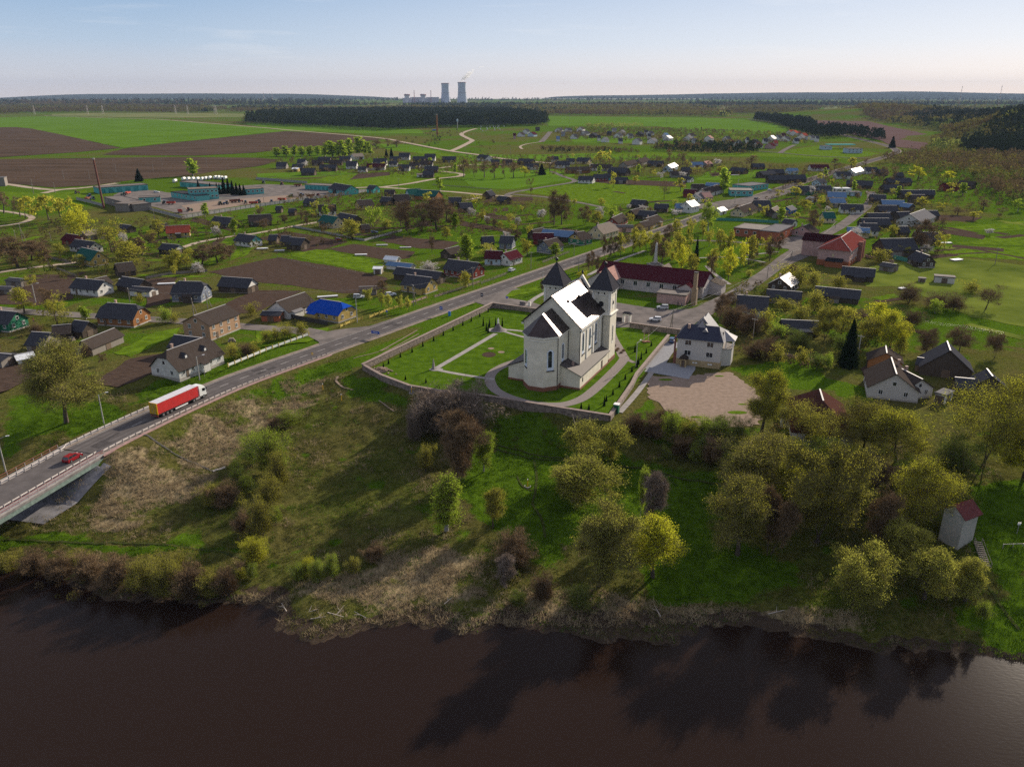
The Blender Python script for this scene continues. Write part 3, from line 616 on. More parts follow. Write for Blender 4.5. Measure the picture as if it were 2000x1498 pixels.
def wall_windows(e,side,L,h,z0,W,nwin,floors,det,ww=1.0,wh=1.25,hL=None,frame=M_frame,big=False):
    """windows on a wall: side = (nx,ny) outward normal in local axes, L wall length, W distance of wall from centre"""
    nx_,ny_=side; tx,ty=-ny_,nx_
    for f in range(floors):
        zc=z0+(h-z0)*(f+.55)/floors
        for i in range(nwin):
            u=(i+.5)/nwin*L-L/2
            if det: 
                fr=MB(); gl=MB()
                c=(tx*u+nx_*(W+.03),ty*u+ny_*(W+.03),zc); a=abs(tx);b=abs(ty)
                def bx(mb,du,dz,su,sz,o,th=.07): mb.box((c[0]+tx*du+nx_*o,c[1]+ty*du+ny_*o,c[2]+dz),((su if a else th),(su if b else th),sz))
                t=.11
                bx(fr,0,wh/2,ww+t,t,.02);bx(fr,0,-wh/2,ww+t*2.4,t,.04,.14);bx(fr,-ww/2,0,t,wh-t,.02);bx(fr,ww/2,0,t,wh-t,.02);bx(fr,0,0,.07,wh-t,.015,.05)
                bx(gl,0,0,ww-.05,wh-.05,-.01,.03)
                o=fr.build('window',frame,e); gl.build('pane',M_glass,o)
            else:
                gl=MB(); c=(tx*u+nx_*(W+.03),ty*u+ny_*(W+.03),zc); a=abs(tx)
                gl.box(c,((ww if a else .06),(.06 if a else ww),wh),0,1)
                gl.box((c[0]-nx_*.015,c[1]-ny_*.015,c[2]),((ww+.3 if a else .06),(.06 if a else ww+.3),wh+.3),0,0)
                gl.build('window',[frame,M_glass],e)
def gable_house(loc,ang,L,W,h,rise,typ,wall,roof,kind='house',label=None,cat=None,group=None,det=2,floors=1,chim=1,ov=.45,cap=True,found=True,win=True,gwall=None,base_z=0,clip=.35,nside=None,ngab=None,doors=True):
    nm={'house':'village_house','shed':'garden_shed','barn':'wooden_barn','greenhouse':'greenhouse','garage':'garage'}.get(kind,kind)
    e=empty(nm,(loc[0],loc[1],base_z),ang,None,cat or kind,group)
    l2,w2=L/2,W/2; rz=h+rise
    V=[(-l2,-w2,-.6),(l2,-w2,-.6),(l2,w2,-.6),(-l2,w2,-.6),(-l2,-w2,h),(l2,-w2,h),(l2,w2,h),(-l2,w2,h)]
    F=[(0,1,5,4),(2,3,7,6)]; mi=[0,0]
    gm=1 if gwall else 0
    k=0
    if typ=='g': V+=[(-l2,0,rz),(l2,0,rz)]; F+=[(1,2,6,5),(5,6,9),(3,0,4,7),(4,8,7)]; mi+=[0,gm,0,gm]; F+=[(4,5,9,8),(7,8,9,6)]; mi+=[0,0]
    elif typ=='c':
        zc=h+rise*(1-clip); wc=w2*clip
        V+=[(-l2,-wc,zc),(-l2,wc,zc),(l2,-wc,zc),(l2,wc,zc)]; F+=[(1,2,6,5),(5,6,11,10),(3,0,4,7),(4,8,9,7)]; mi+=[0,gm,0,gm]
        F+=[(4,5,10,8),(7,9,11,6),(8,10,11,9)]; mi+=[0,0,0]
    else: F+=[(1,2,6,5),(3,0,4,7),(4,5,6,7)]; mi+=[0,0,0]
    mesh('wall',V,F,parent=e,mats=[WALL[wall],WALL[gwall or wall]],mi=mi)
    # roof shell with real thickness
    t=.16; rb=MB(); s=rise/w2; ow=w2+ov; ol=l2+ov; ez=h-ov*s
    def shell(V,F):
        n=len(V); rb.add([(x,y,z+.04) for x,y,z in V]+[(x,y,z+.04+t) for x,y,z in V],[tuple(reversed(f)) for f in F]+[tuple(i+n for i in f) for f in F])
        ed={}
        for f in F:
            for a,b in zip(f,f[1:]+f[:1]): ed[(a,b)]=1
        rb.F+= [(a+len(rb.V)-2*n,b+len(rb.V)-2*n,b+len(rb.V)-n,a+len(rb.V)-n) for (a,b) in ed if (b,a) not in ed]; rb.M+=[0]*(len(rb.F)-len(rb.M))
    if typ=='g': shell([(-ol,-ow,ez),(ol,-ow,ez),(ol,0,rz),(-ol,0,rz),(ol,ow,ez),(-ol,ow,ez)],[(0,1,2,3),(3,2,4,5)]); r0,r1=-ol,ol
    elif typ=='c':
        cl=w2*clip*1.15; zc=h+rise*(1-clip)
        shell([(-ol,-ow,ez),(ol,-ow,ez),(ol,-cl*.9,zc),(ol-cl,0,rz),(-ol+cl,0,rz),(-ol,-cl*.9,zc),(ol,ow,ez),(ol,cl*.9,zc),(-ol,cl*.9,zc),(-ol,ow,ez)],
         [(0,1,2,3,4,5),(4,3,7,6,9,8),(3,2,7),(4,8,5)]); r0,r1=-ol+cl,ol-cl
    elif typ=='h':
        r=max(.3,l2-w2*.95); shell([(-ol,-ow,ez),(ol,-ow,ez),(ol,ow,ez),(-ol,ow,ez),(-r,0,rz),(r,0,rz)],[(0,1,5,4),(2,3,4,5),(1,2,5),(3,0,4)]); r0,r1=-r,r
    elif typ=='f':
        rb.box((0,0,h+.12),(L+.5,W+.5,.24)); rb.box((0,-w2-.1,h+.3),(L+.5,.3,.2)); cap=False;r0=r1=0
    ro=rb.build('roof',ROOF[roof],e)
    D=math.hypot(*loc)
    if cap and typ!='f': mb=MB(); mb.box(((r0+r1)/2,0,rz+.22),(r1-r0,.34,.07)); mb.build('ridge_cap',M_cap,ro)
    if chim and typ!='f' :
        for q in range(chim): mb=MB(); cx=(-.22 if q==0 else .25)*L; mb.box((cx,.12*W,rz+.15),(.6,.6,1.6)); mb.box((cx,.12*W,rz+1.0),(.75,.75,.14)); mb.build('chimney',M_chim,ro)
    if found and det>0 and kind in('house','hall'): mb=MB(); mb.box((0,0,.0),(L+.12,W+.12,.9)); mb.build('foundation',M_found,e)
    ca,sa=math.cos(ang),math.sin(ang)
    def facing(nx_,ny_): wx,wy=nx_*ca-ny_*sa,nx_*sa+ny_*ca; return wx*(-loc[0])+wy*(-loc[1])>0
    if win and det>0:
        dt=det>1
        for sd,LL,WW in (((0,-1),L,w2),((0,1),L,w2),((1,0),W,l2),((-1,0),W,l2)):
            if not facing(*sd): continue
            n=(nside or max(1,int(LL/3.1))) if abs(sd[1]) else (ngab or (2 if W>5.5 else 1))
            if kind=='house' or kind=='hall': wall_windows(e,sd,LL,h,.6,WW,n,floors,dt)
            else:
                # plank door for barns, sheds and garages
                nx_,ny_=sd; hh=min(2.3,h*.85); mb=MB(); mb.box((nx_*(WW+.04),ny_*(WW+.04),hh/2),(2.2 if ny_ else .08,.08 if ny_ else 2.2,hh)); mb.build('door',M_door,e)
        if typ in'gc' and kind=='house' and rise>2.4:
            for sd in((1,0),(-1,0)):
                if facing(*sd): 
                    mb=MB(); mb.box((sd[0]*(l2+.03),0,h+rise*.36),(.06,.85,.95),0,1); mb.box((sd[0]*(l2+.015),0,h+rise*.36),(.05,1.1,1.2)); mb.build('attic_window',[M_frame,M_glass],e)
        if kind=='house' and doors and det>1:
            sd=(0,-1) if facing(0,-1) else (0,1); mb=MB(); x=-L*.5+L/(2*max(1,int(L/3.1)))+1.35; mb.box((x,sd[1]*(w2+.05),1.15),(.95,.1,2.1)); dr=mb.build('door',M_door,e)
    if win and det>0 and kind in('house','barn') and L>9 and h<4 and hr_.random()<.62:
        sd=-1 if facing(0,-1) else 1; pl=hr_.uniform(2.2,3.6) if kind=='house' else hr_.uniform(3,5); pd=hr_.uniform(1.3,2.0); px_=hr_.uniform(-.28,.32)*L; ph_=h*.86; y0=sd*w2; y1=sd*(w2+pd)
        mb=MB(); mb.box((px_,(y0+y1)/2,ph_/2-.1),(pl,pd-.02,ph_+.1)); a_=mb.build('porch' if kind=='house' else 'lean_to',WALL[hr_.choice([wall,wall,'r','d'])],e)
        mb=MB(); q=[(px_-pl/2-.2,y1+sd*.25,ph_-.12),(px_+pl/2+.2,y1+sd*.25,ph_-.12),(px_+pl/2+.2,y0,ph_+.42),(px_-pl/2-.2,y0,ph_+.42)]
        mb.add(q+[(x,y,z+.1) for x,y,z in q],[(0,1,2,3),(7,6,5,4),(0,4,5,1),(1,5,6,2),(3,2,6,7),(0,3,7,4)]); mb.build('porch_roof',ROOF[hr_.choice([roof,'b','a'])],a_)
    if label: LABELS.append((e,label,pxof(loc[0],loc[1])[0]))
    return e
hr_=random.Random(11)
def ridge_house(row,region='',group=None,det=2):
    a,_,label=row.partition('|'); f=a.split(); x1,y1,x2,y2,W,h,rise=map(float,f[:7]); typ,wall,roof,kind=f[7:11]; ex=dict(kv.split('=') for kv in f[11:])
    z=h+rise; A=P(x1,y1,z);B=P(x2,y2,z); L=math.hypot(B[0]-A[0],B[1]-A[1]); ang=math.atan2(B[1]-A[1],B[0]-A[0]); c=((A[0]+B[0])/2,(A[1]+B[1])/2)
    if typ=='h': L=L+W*.95
    if typ=='c': L=L+W*.2
    K={'h':'house','s':'shed','b':'barn','gh':'greenhouse','ga':'garage','hall':'hall'}[kind]
    if not label:
        wn={'w':'white','y':'yellow','g':'green','b':'tan brick','d':'dark timber','r':'grey boarded','l':'pale blue','t':'teal','p':'pink','o':'brown','k':'cream','n':'slate blue','s':'white brick','m':'oxblood','u':'blue','j':'red brick'}[wall]
        rn={'d':'dark','b':'brown','r':'red','m':'maroon','u':'blue','l':'light blue','s':'shining metal','g':'green','c':'pale','t':'flat','p':'pinkish','a':'grey','w':'white','k2':'brown'}[roof]
        label=f"{wn} {K}, {rn} roof, {region}"
    D=math.hypot(*c); far=D>700
    dt=0 if D>1150 else (1 if D>430 else det)
    return gable_house(c,ang,L,W,h,rise,typ,wall,roof,K,label,None,group,det=dt,floors=int(ex.get('f',1)),chim=int(ex.get('c',1 if K=='house' else 0)),cap=(not far) and ex.get('cap','1')=='1',found=D<500,gwall=ex.get('gw'),win=ex.get('win','1')=='1',clip=float(ex.get('clip',.35)))
NEAR="""-16 606 31 610 8 3 3 g g d h gw=g|green timber house at the picture edge by the village street
150 544 203 549 8 2.8 2.8 g w d h|white house with dark roof and red gable trim above the village street
186 545 207 540 6 2.6 2.2 g r b s c=0|grey shed tucked behind the white house with red gable trim
160 484 191 491 8 3.2 3.6 g y g h c=2|yellow house under steep green roof with two white chimneys
226 516 257 512 7 2.4 3 g d b s|brown roofed shed beside the yellow green-roofed house
240 541 280 547 7 2.4 2.6 g d d s|black shed between the white house and the slate blue house
260 560 299 563 5 2.2 .9 g w d s|low white outbuilding below the black shed
347 550 395 551 9 3.2 3.8 c n d h c=1|slate blue house with clipped black roof and white gable front
435 541 492 545 7.5 2.6 2.8 g d d s gw=w|long dark shed with white gable, uphill of the slate blue house
207 592 268 596 9 3 3.8 c o d h gw=o|brown timber house under broad black roof beside the street
380 617 439 596 10.7 5.3 2.6 g b b h f=2 c=0 cap=1|two-storey tan brick house with wide brown roof
322 687 400 659 10.5 2.8 4.6 c w b h|white farmhouse under long brown roof with two dormers by the main road
342 655 395 661 7 2.6 2.6 g d d s|black roofed barn wing behind the white farmhouse with dormers
160 667 222 642 6 2.4 2 g r b s|long grey plank shed with striped brown roof
104 637 136 634 7 2.4 2 g d b s|brown lean shed beside the long grey plank shed
147 626 172 629 6 2.4 2.4 g d d s|small steep black shed behind the plank sheds
64 649 97 651 7.5 2.4 2.8 g r d b|grey gabled barn with dark roof above the big willow birch
30 694 62 688 4 1.4 1 g w w gh c=0|white film greenhouse beside the ploughed plot
20 543 50 546 5 2.2 .6 g r d s|low grey hut in the brown garden at the edge
-6 560 26 561 5 1.8 .6 g r d s|lower of two grey huts in the brown garden at the edge
325 442 369 440 9 2.8 3.2 g y r h c=0|yellow house under bright red sheet roof
318 476 350 479 6.5 2.4 2.2 g d d s gw=w|dark shed in front of the red-roofed yellow house
467 457 499 461 8 2.8 2.8 g w d h gw=t|white house with teal gable and dark roof on the dirt lane
147 468 185 473 7.5 2.6 2.8 g w d h|dark-roofed cottage just behind the yellow green-roofed house
160 453 196 448 8 2.6 1.8 g r c b|barn with pale corrugated roof behind the yellow tree
130 457 152 460 7 2.4 2.4 g m m s|oxblood shed beside the pale corrugated barn
235 438 255 441 6 2.2 1.8 g d d s|lone dark shed on the green meadow below the farm
295 440 325 437 6 2.2 1.8 g d b s|dark shed behind the red-roofed yellow house
420 423 455 426 9 2.6 3 g d d h|black roofed house below the farm wall
485 421 528 419 9 3 3.2 g d b h|dark timber house with brown roof by the dirt lane
620 584 672 592 9.5 2.9 3.2 c y u h c=0 clip=.5|yellow house with brilliant blue roof at the road junction
541 590 594 572 9.5 2.6 3.2 g w b b|brown-roofed barn next to the blue-roofed house
515 608 550 609 5 2.2 .8 g j d s c=0|low red brick lean-to beside the brown-roofed barn
795 537 842 543 8.5 3 3 g y d h gw=y|yellow timber house with dark roof beside the main road fence
777 522 862 532 6.5 2.6 2.2 g d d b|very long dark barn behind the yellow roadside house
877 507 935 514 9 3 3.4 g m d h gw=m|dark roofed house with red and yellow gable by the main road
950 490 980 491 8 3.2 2.8 g l m h|pale blue house with maroon roof, rear wing
984 495 1008 488 7 3 2.8 g w m h|white house with maroon gabled porch beside the main road
870 487 895 481 6.5 2.4 2.2 g d b s|steep brown shed behind the birch with a bright ridge
942 463 962 462 7 2.4 2.6 g d d s|small black shed above the brushwood plot
979 461 1003 462 8 3 3 g n d h|blue-black house above the pale blue house
760 511 805 516 4.5 1.8 1.2 g w l gh c=0|long glass greenhouse with blue roof
754 500 777 502 4 1.6 1.2 g w w gh|rounded white film greenhouse beside the bright green plot
731 521 746 521 5 2.4 .5 g w w gh|square white film shed by the green plot
703 561 735 560 6 2.2 .5 g r b s|flat grey shed at the end of the ploughed plot
632 420 660 424 8.5 3 3.4 g k g h c=2|cream house under green roof with two chimneys
665 416 697 422 7 2.4 2.4 g d d s|dark barn beside the cream green-roofed house
705 440 720 439 6 2.2 2 g o b s|little brown outbuilding by the round shrub
622 401 655 400 9 3 3.4 g w b h|wide brown-roofed house with white gable behind bare tree
697 392 725 390 9 3 3 g y b h|yellow cottage with brown roof behind the cream house
770 381 797 380 11 3 3.6 g r b b|broad barn with mouse-grey roof near the teal hall
747 385 765 386 8 2.6 2.6 g d d s|dark outbuilding beside the broad grey-roofed barn
795 370 820 369 12 3.2 3.6 g l g b|pale barn with two green gables beside the dirt track
817 371 857 373 12 3.2 3.6 g o g b|big green-roofed barn with timber gable
752 371 770 371 8 2.6 2.6 g r b s|grey shed next to the green-gabled barn
842 391 862 390 10 3 3.4 g m m h|maroon roofed house among bare trees
897 397 920 396 9 2.8 3 g d d b|dark barn on the grass behind the bare trees
877 386 900 386 9 2.8 3 g d d b|second dark barn uphill of the bare trees
950 374 960 372 7 2.6 3 g d d s|small dark cottage among shrubs by the lane
975 383 992 385 8 2.6 2.6 g d d s|low dark shed by the shrubs on the lane
597 388 615 389 7 2.6 2.6 g d d h|small dark house below the farm wall corner
540 403 550 403 6 2.2 2 g d d s|tiny dark shed among garden trees below the farm
565 408 577 408 6 2.2 2 g d d s|tiny dark hut beside garden trees below the farm
527 459 541 459 6.5 2.4 2.2 g d d s|small black hut at the ploughed field corner
551 461 567 461 7 2.6 2.4 g d d s|black barn, first of three joined barns
567 464 595 466 8 2.8 2.8 g d d b|long black barn ending the joined barns
20 693 -10 690 7 2 1 g r d s|dark low shed beside the greenhouse at the edge
1062 471 1087 465 8.5 3 3.2 g n b h gw=n|slate grey house with bright ridge by the main road
1125 455 1142 452 9 3 3.2 c g b h gw=y|green and yellow house with grey roof by the main road
1165 441 1192 434 10 3.2 4 c k c h|cream house under sunlit tan roof beside the road
1262 427 1284 420 8 2.8 2.8 g y b h|yellow timber house by the roadside fence
1250 435 1266 431 7 2.6 2.2 g y b s|yellow shed with bright blue panel by the road
1195 426 1215 417 8 2.8 3 g m b h|oxblood cottage with brown roof above the tan-roofed house
1200 440 1235 440 8 2.8 .8 g p d s|low pinkish outbuilding behind the tan-roofed house
1062 448 1120 452 8 2.8 2.6 g d l b|long barn with blue roof above the slate grey house
1042 456 1080 456 8 2.8 2.6 g m m b|maroon barn above the slate grey house
1039 450 1061 445 6 2.4 2.4 g d b s|dark shed with shiny ridge above the white maroon-gabled house
1340 394 1355 391 9 4.4 3 g w s h c=1|white house with blazing metal roof by the main road
1320 398 1336 398 7 3 2.4 g w l s|white annex with blue roof by the blazing metal roof
1280 398 1305 399 8 2.6 2.6 g d d b|dark barn beside the white annex
1236 390 1262 392 8 2.6 2.6 g d d b|dark barn on the big green meadow edge
1250 411 1280 413 8 2.6 2.6 g d d b|long dark barn behind the blossom tree
1232 411 1252 406 7 2.6 2.6 g d b s|dark shed with bright ridge on the meadow edge
1370 376 1385 375 9 3.4 3.2 g p p h|white house with pinkish roof at the crossroads
1357 379 1370 376 9 3.2 2.8 g w a h|white cottage with grey roof at the crossroads
1442 405 1467 397 9 2.8 3.2 c k b h|cream timber house behind roadside bushes
1473 392 1503 392 10 3.2 3.4 g d d h|broad black house uphill of the cream timber house
1507 408 1518 403 7 2.6 2.6 g d c s|shed with sunlit pale roof slope
1520 411 1530 408 7 2.6 2.8 g r b s|grey shed with bright ridge near the blue hut
1537 405 1548 402 6 2.6 2 g u a s|bright blue hut with grey roof
1607 415 1628 415 9 3 3 g k g h|cream house under dark green roof by the lane
1533 428 1553 430 8 2.4 1.8 g w d s|white shed with dark roof behind the brick workshop
1568 442 1581 438 12 2.8 3 g p b h|pink gabled house on the car park edge
1680 437 1712 437 9 3.2 3.4 g w d h gw=w|white gabled house with dark roof behind the red hall
1656 444 1698 446 8 3 2 g k l b|cream barn with blue-grey roof and white blossom tree
1682 427 1735 427 9 3 3 g d d b|dark barn second uphill of the blue-grey barn
1695 417 1737 417 9 3 3 g d d b|dark barn third uphill of the blue-grey barn
1777 419 1806 409 14 3.2 4 g s a h c=0|large grey roofed house with white verge by the gardens
1752 415 1775 414 9 3 3 g d d b|dark wing beside the large grey roofed house
1755 443 1772 443 8 2.6 2.6 g d d s|small dark shed below the large grey roofed house
1787 453 1835 455 9 3 3 g d d b|dark barn behind the bare brown tree
1720 467 1782 466 13 3.2 4.4 g d d b|huge black barn beside the red hall
1790 491 1815 500 7 2.6 3 g d d h|little dark cottage with white window by teal fence
1647 521 1709 526 8 2.4 2.6 g d d b|long black barn in front of the red hall
1595 560 1680 568 7.5 2.2 2.4 g d d b|long black barn lowest on the pasture
1725 513 1750 517 6 2.2 1 g r d s|small grey shed standing on sandy ground
1826 537 1865 540 4.5 2.6 .3 f s t s|grey block hut with two slots on the pasture
1795 542 1808 543 3 1.4 .3 f s t s|tiny block hut beside the slotted hut
1524 543 1541 533 9 2.8 3 g d s h|house with white striped metal roof by the side road
1500 566 1565 571 7 2.4 2 g r d b|dark lean-to barn below the striped metal roof
1442 577 1500 581 11 3.2 3.6 g w d h|large white house with dark roof below the side road
1528 625 1597 628 7 2.2 2 g d d b|black barn hidden by shrubs beside the spruce
1741 700 1751 731 12 3 4.2 g s b h c=1|white brick cottage with old dark gabled roof among gardens
1750 716 1800 741 8 2.8 2.6 g s b h c=1|low brown-roofed wing of the white brick cottage
1730 677 1732 690 9 2.4 2.6 g o b s|brown hipped shed behind the white brick cottage
1850 668 1856 685 13 2.6 5.4 g d d b|tall black barn with plank doors on the pasture
1795 699 1807 701 5 2.2 1.2 g d d s|low lean-to against the tall black barn
1928 722 1938 735 9 2.4 3.4 g d d b|black barn behind the great yellow tree
1868 738 1900 741 6 2.4 1.6 g d d s|dark shed beside the great yellow tree
1836 761 1855 766 5 2.4 .4 f s a s|flat grey shed at the end of the white brick cottage
1601 761 1608 784 13 3 5.4 h w k2 h c=0|white walled cottage under tall dark brown hipped roof among trees"""
for r_ in NEAR.strip().split('\n'): ridge_house(r_,group=None)
HAMLET="""541 317 560 317 10 3 3.6 g r d h
582 311 597 311 10 3.4 4 g w d h
572 321 592 321 10 3 3.4 g d d b
590 329 615 329 11 3 3.6 g d d b
625 322 657 322 10 3 3.4 g d d b
622 307 645 307 10 3 3.4 g d d h
664 306 685 306 10 3 3.4 g w d h
677 315 697 315 11 3.4 4.4 g w d h
687 301 707 300 10 3.6 3.2 g w c h
730 310 755 310 11 3.2 4.2 g w d h
717 320 752 320 10 3 3.2 g w m h
780 299 800 299 11 3.6 4.4 g w d h
762 306 780 306 10 3 3.2 g d d b
807 306 830 306 10 3 3.2 g d d b
830 301 850 301 12 3.6 4.4 g w d h
822 314 845 314 11 3.2 4 g w b h
800 318 820 318 10 3 3 g r b h
830 325 855 325 11 3 3.2 g d d b
827 334 847 334 11 3 3.2 g d d b
777 322 800 322 10 3 3.2 g w d h
865 306 890 306 11 3 3.4 g d d b
645 313 668 313 9 2.8 2.8 g d b b
610 313 630 313 9 2.8 2.8 g d b b
700 326 716 326 8 2.8 2.6 g w d h
760 315 776 315 9 2.8 2.8 g w d h
572 328 583 328 8 2.8 1 g y w s
815 339 828 339 7 2.2 1 g w c s"""
for r_ in HAMLET.split('\n'): ridge_house(r_,'hamlet below birches','houses of the hamlet below the birches')
MID="""937 302 955 304 10 3.2 3.6 g w d h
960 312 975 312 10 3 3 g d d b
982 312 1000 312 10 3 3 g r b h
1014 310 1042 311 10 3 3.2 g d d b
1025 320 1052 320 10 3 3 g w d h
1077 306 1090 306 10 3 3.2 g w d h
1084 315 1112 315 11 3.2 3.8 g w d h
1107 310 1122 310 9 3 3 g w d h
1129 308 1152 309 10 3 3.6 g k d h
1107 327 1150 326 10 3 3 g o b b
1155 321 1195 322 10 3 3.2 g w b h
1192 327 1227 329 11 3.2 4 g d d b
1217 317 1240 312 10 3.2 3.4 g r b h
1245 312 1262 307 10 3 3.6 g r b h
1267 314 1295 315 10 3 3 g d d b
1304 323 1317 318 9 3.6 3 g l s h
1332 327 1350 327 10 3 3 g d d b
1350 317 1372 317 9 3 2.6 g w l b
1375 316 1385 314 9 3 3 g r p h
1132 344 1160 345 10 2.8 3 g w d h
1160 341 1187 341 9 2.8 3 g m d h
1180 340 1192 340 8 2.8 2.8 g t d h
1200 346 1225 347 8 2.6 2.6 g d d b
1310 335 1345 335 10 2.6 2.8 g r b h
1335 345 1352 346 8 2.6 2 g w d s
1430 327 1457 329 10 2.8 3 g d d b
1470 320 1492 320 10 2.8 3 g d d b
1484 335 1510 333 9 2.8 3 g d d b
1500 331 1530 331 10 3 3.2 g d d b
1537 329 1557 329 9 3 2.4 g l l h
1582 322 1617 322 10 3 3 g w m h
1500 343 1535 343 11 3 3.4 g d d b
1537 342 1572 342 11 3 3.4 g d d b
1632 336 1660 336 10 3 3 g w d h
1662 331 1680 327 9 3.4 2.8 g w s h
1689 327 1712 327 10 3 3.2 g w d h
1715 331 1732 331 9 3 3 g d d b
1595 351 1608 349 8 2.8 2.6 g l d h
1550 364 1594 364 10 3 3.4 g g d h
1600 363 1622 363 8 3 2.4 g n d h
1655 352 1705 354 11 3 3.2 g d d b
1631 366 1660 366 9 3 .8 f w w s
1660 373 1680 373 8 2.8 .8 f l a s
1617 375 1652 376 12 5 3 g b l h
1620 388 1648 388 9 3.4 2.4 g y l h
1642 399 1685 400 9 2.8 2.8 g w d h
1725 361 1760 361 10 3 3.2 g d d b
1732 348 1777 348 11 3 3.2 g d d b
1760 372 1800 372 10 3 3 g d d b
1722 391 1765 392 9 3 2.4 g d l b
1765 397 1782 399 8 3 2 g d l b
1715 402 1750 402 9 3 3 g d d b
1700 380 1730 381 9 3 3 g d d b
1780 381 1806 381 9 3 3 g d b b
1795 371 1825 372 10 3 3 g d d b
1842 358 1870 358 10 3 3 g m m b
1875 353 1905 355 10 3 3 g d b b
1750 337 1762 337 9 5 3 g d d b
1337 370 1360 371 9 3 2.6 g m m b
1352 360 1375 360 9 3 2.4 g r b b
1370 370 1402 361 10 3.2 3 g s b b
1380 357 1405 358 9 3 2 g d l b
1400 407 1412 404 6 2.6 1.8 g w w s
1580 384 1592 386 5 2.2 1.4 g w s s
1810 412 1830 412 8 3 2.5 g d d b"""
for r_ in MID.split('\n'): ridge_house(r_,'middle village','houses of the middle village')
# far settlement on the rise and the row beyond, built from a few patterns
HILL=[(1005,262,'p','m'),(1018,260,'w','b'),(1040,260,'l','m'),(1050,250,'d','b'),(1028,254,'w','d'),(1092,252,'w','d'),(1100,259,'l','a'),(1110,252,'w','d'),(1135,250,'w','b'),(1090,268,'w','l'),(1122,264,'w','d'),(1143,258,'w','d'),(1170,266,'w','d'),(1182,270,'w','a'),(1160,262,'d','d'),(1200,252,'w','a'),(1215,256,'k','a'),(1208,262,'w','d'),(1212,272,'w','d'),(1230,263,'w','d'),(1245,272,'w','d'),(1262,256,'w','d'),(1270,258,'w','d'),(1275,272,'w','a'),(1268,263,'w','d'),(1300,262,'w','l'),(1305,267,'w','s'),(1190,258,'d','d'),(1250,259,'d','d'),
 (1345,267,'w','a'),(1356,272,'w','a'),(1350,262,'w','b'),(1385,267,'w','p'),(1388,276,'l','a'),(1420,268,'w','d'),(1425,275,'w','m'),(1460,270,'w','d'),(1475,274,'d','d'),(1480,280,'w','m'),(1495,272,'w','d'),(1443,276,'w','d'),(1505,281,'p','m'),(1515,276,'p','r'),(1545,256,'w','r'),(1552,257,'w','r'),(1560,258,'w','r'),(1570,262,'w','r'),(1585,266,'w','d'),(1596,267,'w','d'),(1520,266,'w','d'),(1535,268,'w','d'),(1555,272,'w','d'),(1508,267,'w','s'),(1565,266,'w','a'),(1530,262,'k','m')]
for i,(px,py,w_,r0_) in enumerate(HILL):
    reg='on the far rise' if px<1330 else 'in the last far row'
    dx=5+ (i*37%4); ridge_house(f"{px-dx/2} {py-1.5} {px+dx/2} {py-1.5-(i%3)*.3} {11+i%3} {4 if i%4 else 5.5} 4.2 g {w_} {r0_} h",reg,'houses '+reg)
# ---------------------------------------------------------------- flat roofed buildings
def block(name,label,cat,p1,p2,depth,h,wall,roof,nwin=0,base=None,wz=None,sgn=1,doors=0,top=True,ww=1.4,wh=1.3,parapet=.25):
    """front base corners p1,p2 (pixels of the ground), depth going away from the camera"""
    A=P(*p1);B=P(*p2); L=math.hypot(B[0]-A[0],B[1]-A[1]); a=math.atan2(B[1]-A[1],B[0]-A[0]); nx_,ny_=-math.sin(a),math.cos(a)
    c=((A[0]+B[0])/2+nx_*depth/2,(A[1]+B[1])/2+ny_*depth/2)
    e=empty(name,(c[0],c[1],0),a,None,cat); mb=MB(); mb.box((0,0,h/2-.2),(L,depth,h+.4)); mb.build('wall',WALL[wall],e)
    mb=MB(); mb.box((0,0,h+.11),(L+.5,depth+.5,.22)); 
    for s in(-1,1): mb.box((0,s*(depth/2+.12),h+.34),(L+.5,.22,.24)); mb.box((s*(L/2+.12),0,h+.34),(.22,depth+.02,.24))
    mb.build('roof',ROOF[roof],e)
    D=math.hypot(*c)
    if nwin: wall_windows(e,(0,-1),L,wz or h,.5,depth/2,nwin,1 if h<5.5 else 2,D<450,ww,wh)
    for k in range(doors): mb=MB(); u=((k+.5)/doors-.5)*L; mb.box((u,-depth/2-.04,h*.4),(L/doors*.62,.08,h*.78)); mb.build('door',mat('teal_gate',(.03,.22,.21),rough=.6,var=.3,sc=.6),e)
    LABELS.append((e,label,pxof(*c)[0])); return e
block('farm_garage','long teal garage with dark bays at the rear of the farm yard','garage',(193,379),(290,372),14,4.5,'t','t',doors=6)
e=block('farm_office','teal two-storey farm office with pale flat roof','office',(372,392),(428,389),12,8,'t','c',nwin=7,wh=1.2)
block('farm_annex','lower teal wing with black roof attached before the farm office','workshop',(335,386),(386,394),10,4,'t','d',nwin=6)
block('farm_garage','teal garage behind the farm office below white tanks','garage',(352,365),(425,372),14,4,'t','t',doors=5)
block('brick_workshop','old grey brick workshop with flat roof beside the tall flue','workshop',(205,398),(262,414),12,4.5,'r','t',nwin=5,ww=.9)
block('brick_workshop','short grey brick end block of the old workshop','workshop',(253,414),(282,407),10,5,'r','t')
block('farm_store','small teal store with flat roof in the farm yard','store',(272,397),(314,395),8,3.6,'t','t',nwin=2)
block('farm_store','small teal store beside the dark spruces','store',(482,381),(516,379),9,4.2,'t','c',nwin=4)
block('farm_garage','very long teal garage along the rear yard wall','garage',(596,370),(652,373),12,3.6,'t','t',doors=7)
ridge_house('654 358 686 363 13 3.4 3.6 g t d h c=0|teal gatehouse with black gabled roof ending the long garage')
ridge_house('722 362 735 363 8 3 2.6 g t d s c=0|tiny teal gabled kiosk by the farm gate')
block('village_shop','teal shop with big windows beside the main road','shop',(1425,383),(1470,384),18,4.2,'t','t',nwin=4,ww=2)
block('village_shop','second teal shop wing with grey flat roof and window band','shop',(1462,374),(1500,369),16,4,'t','a',nwin=6,ww=2)
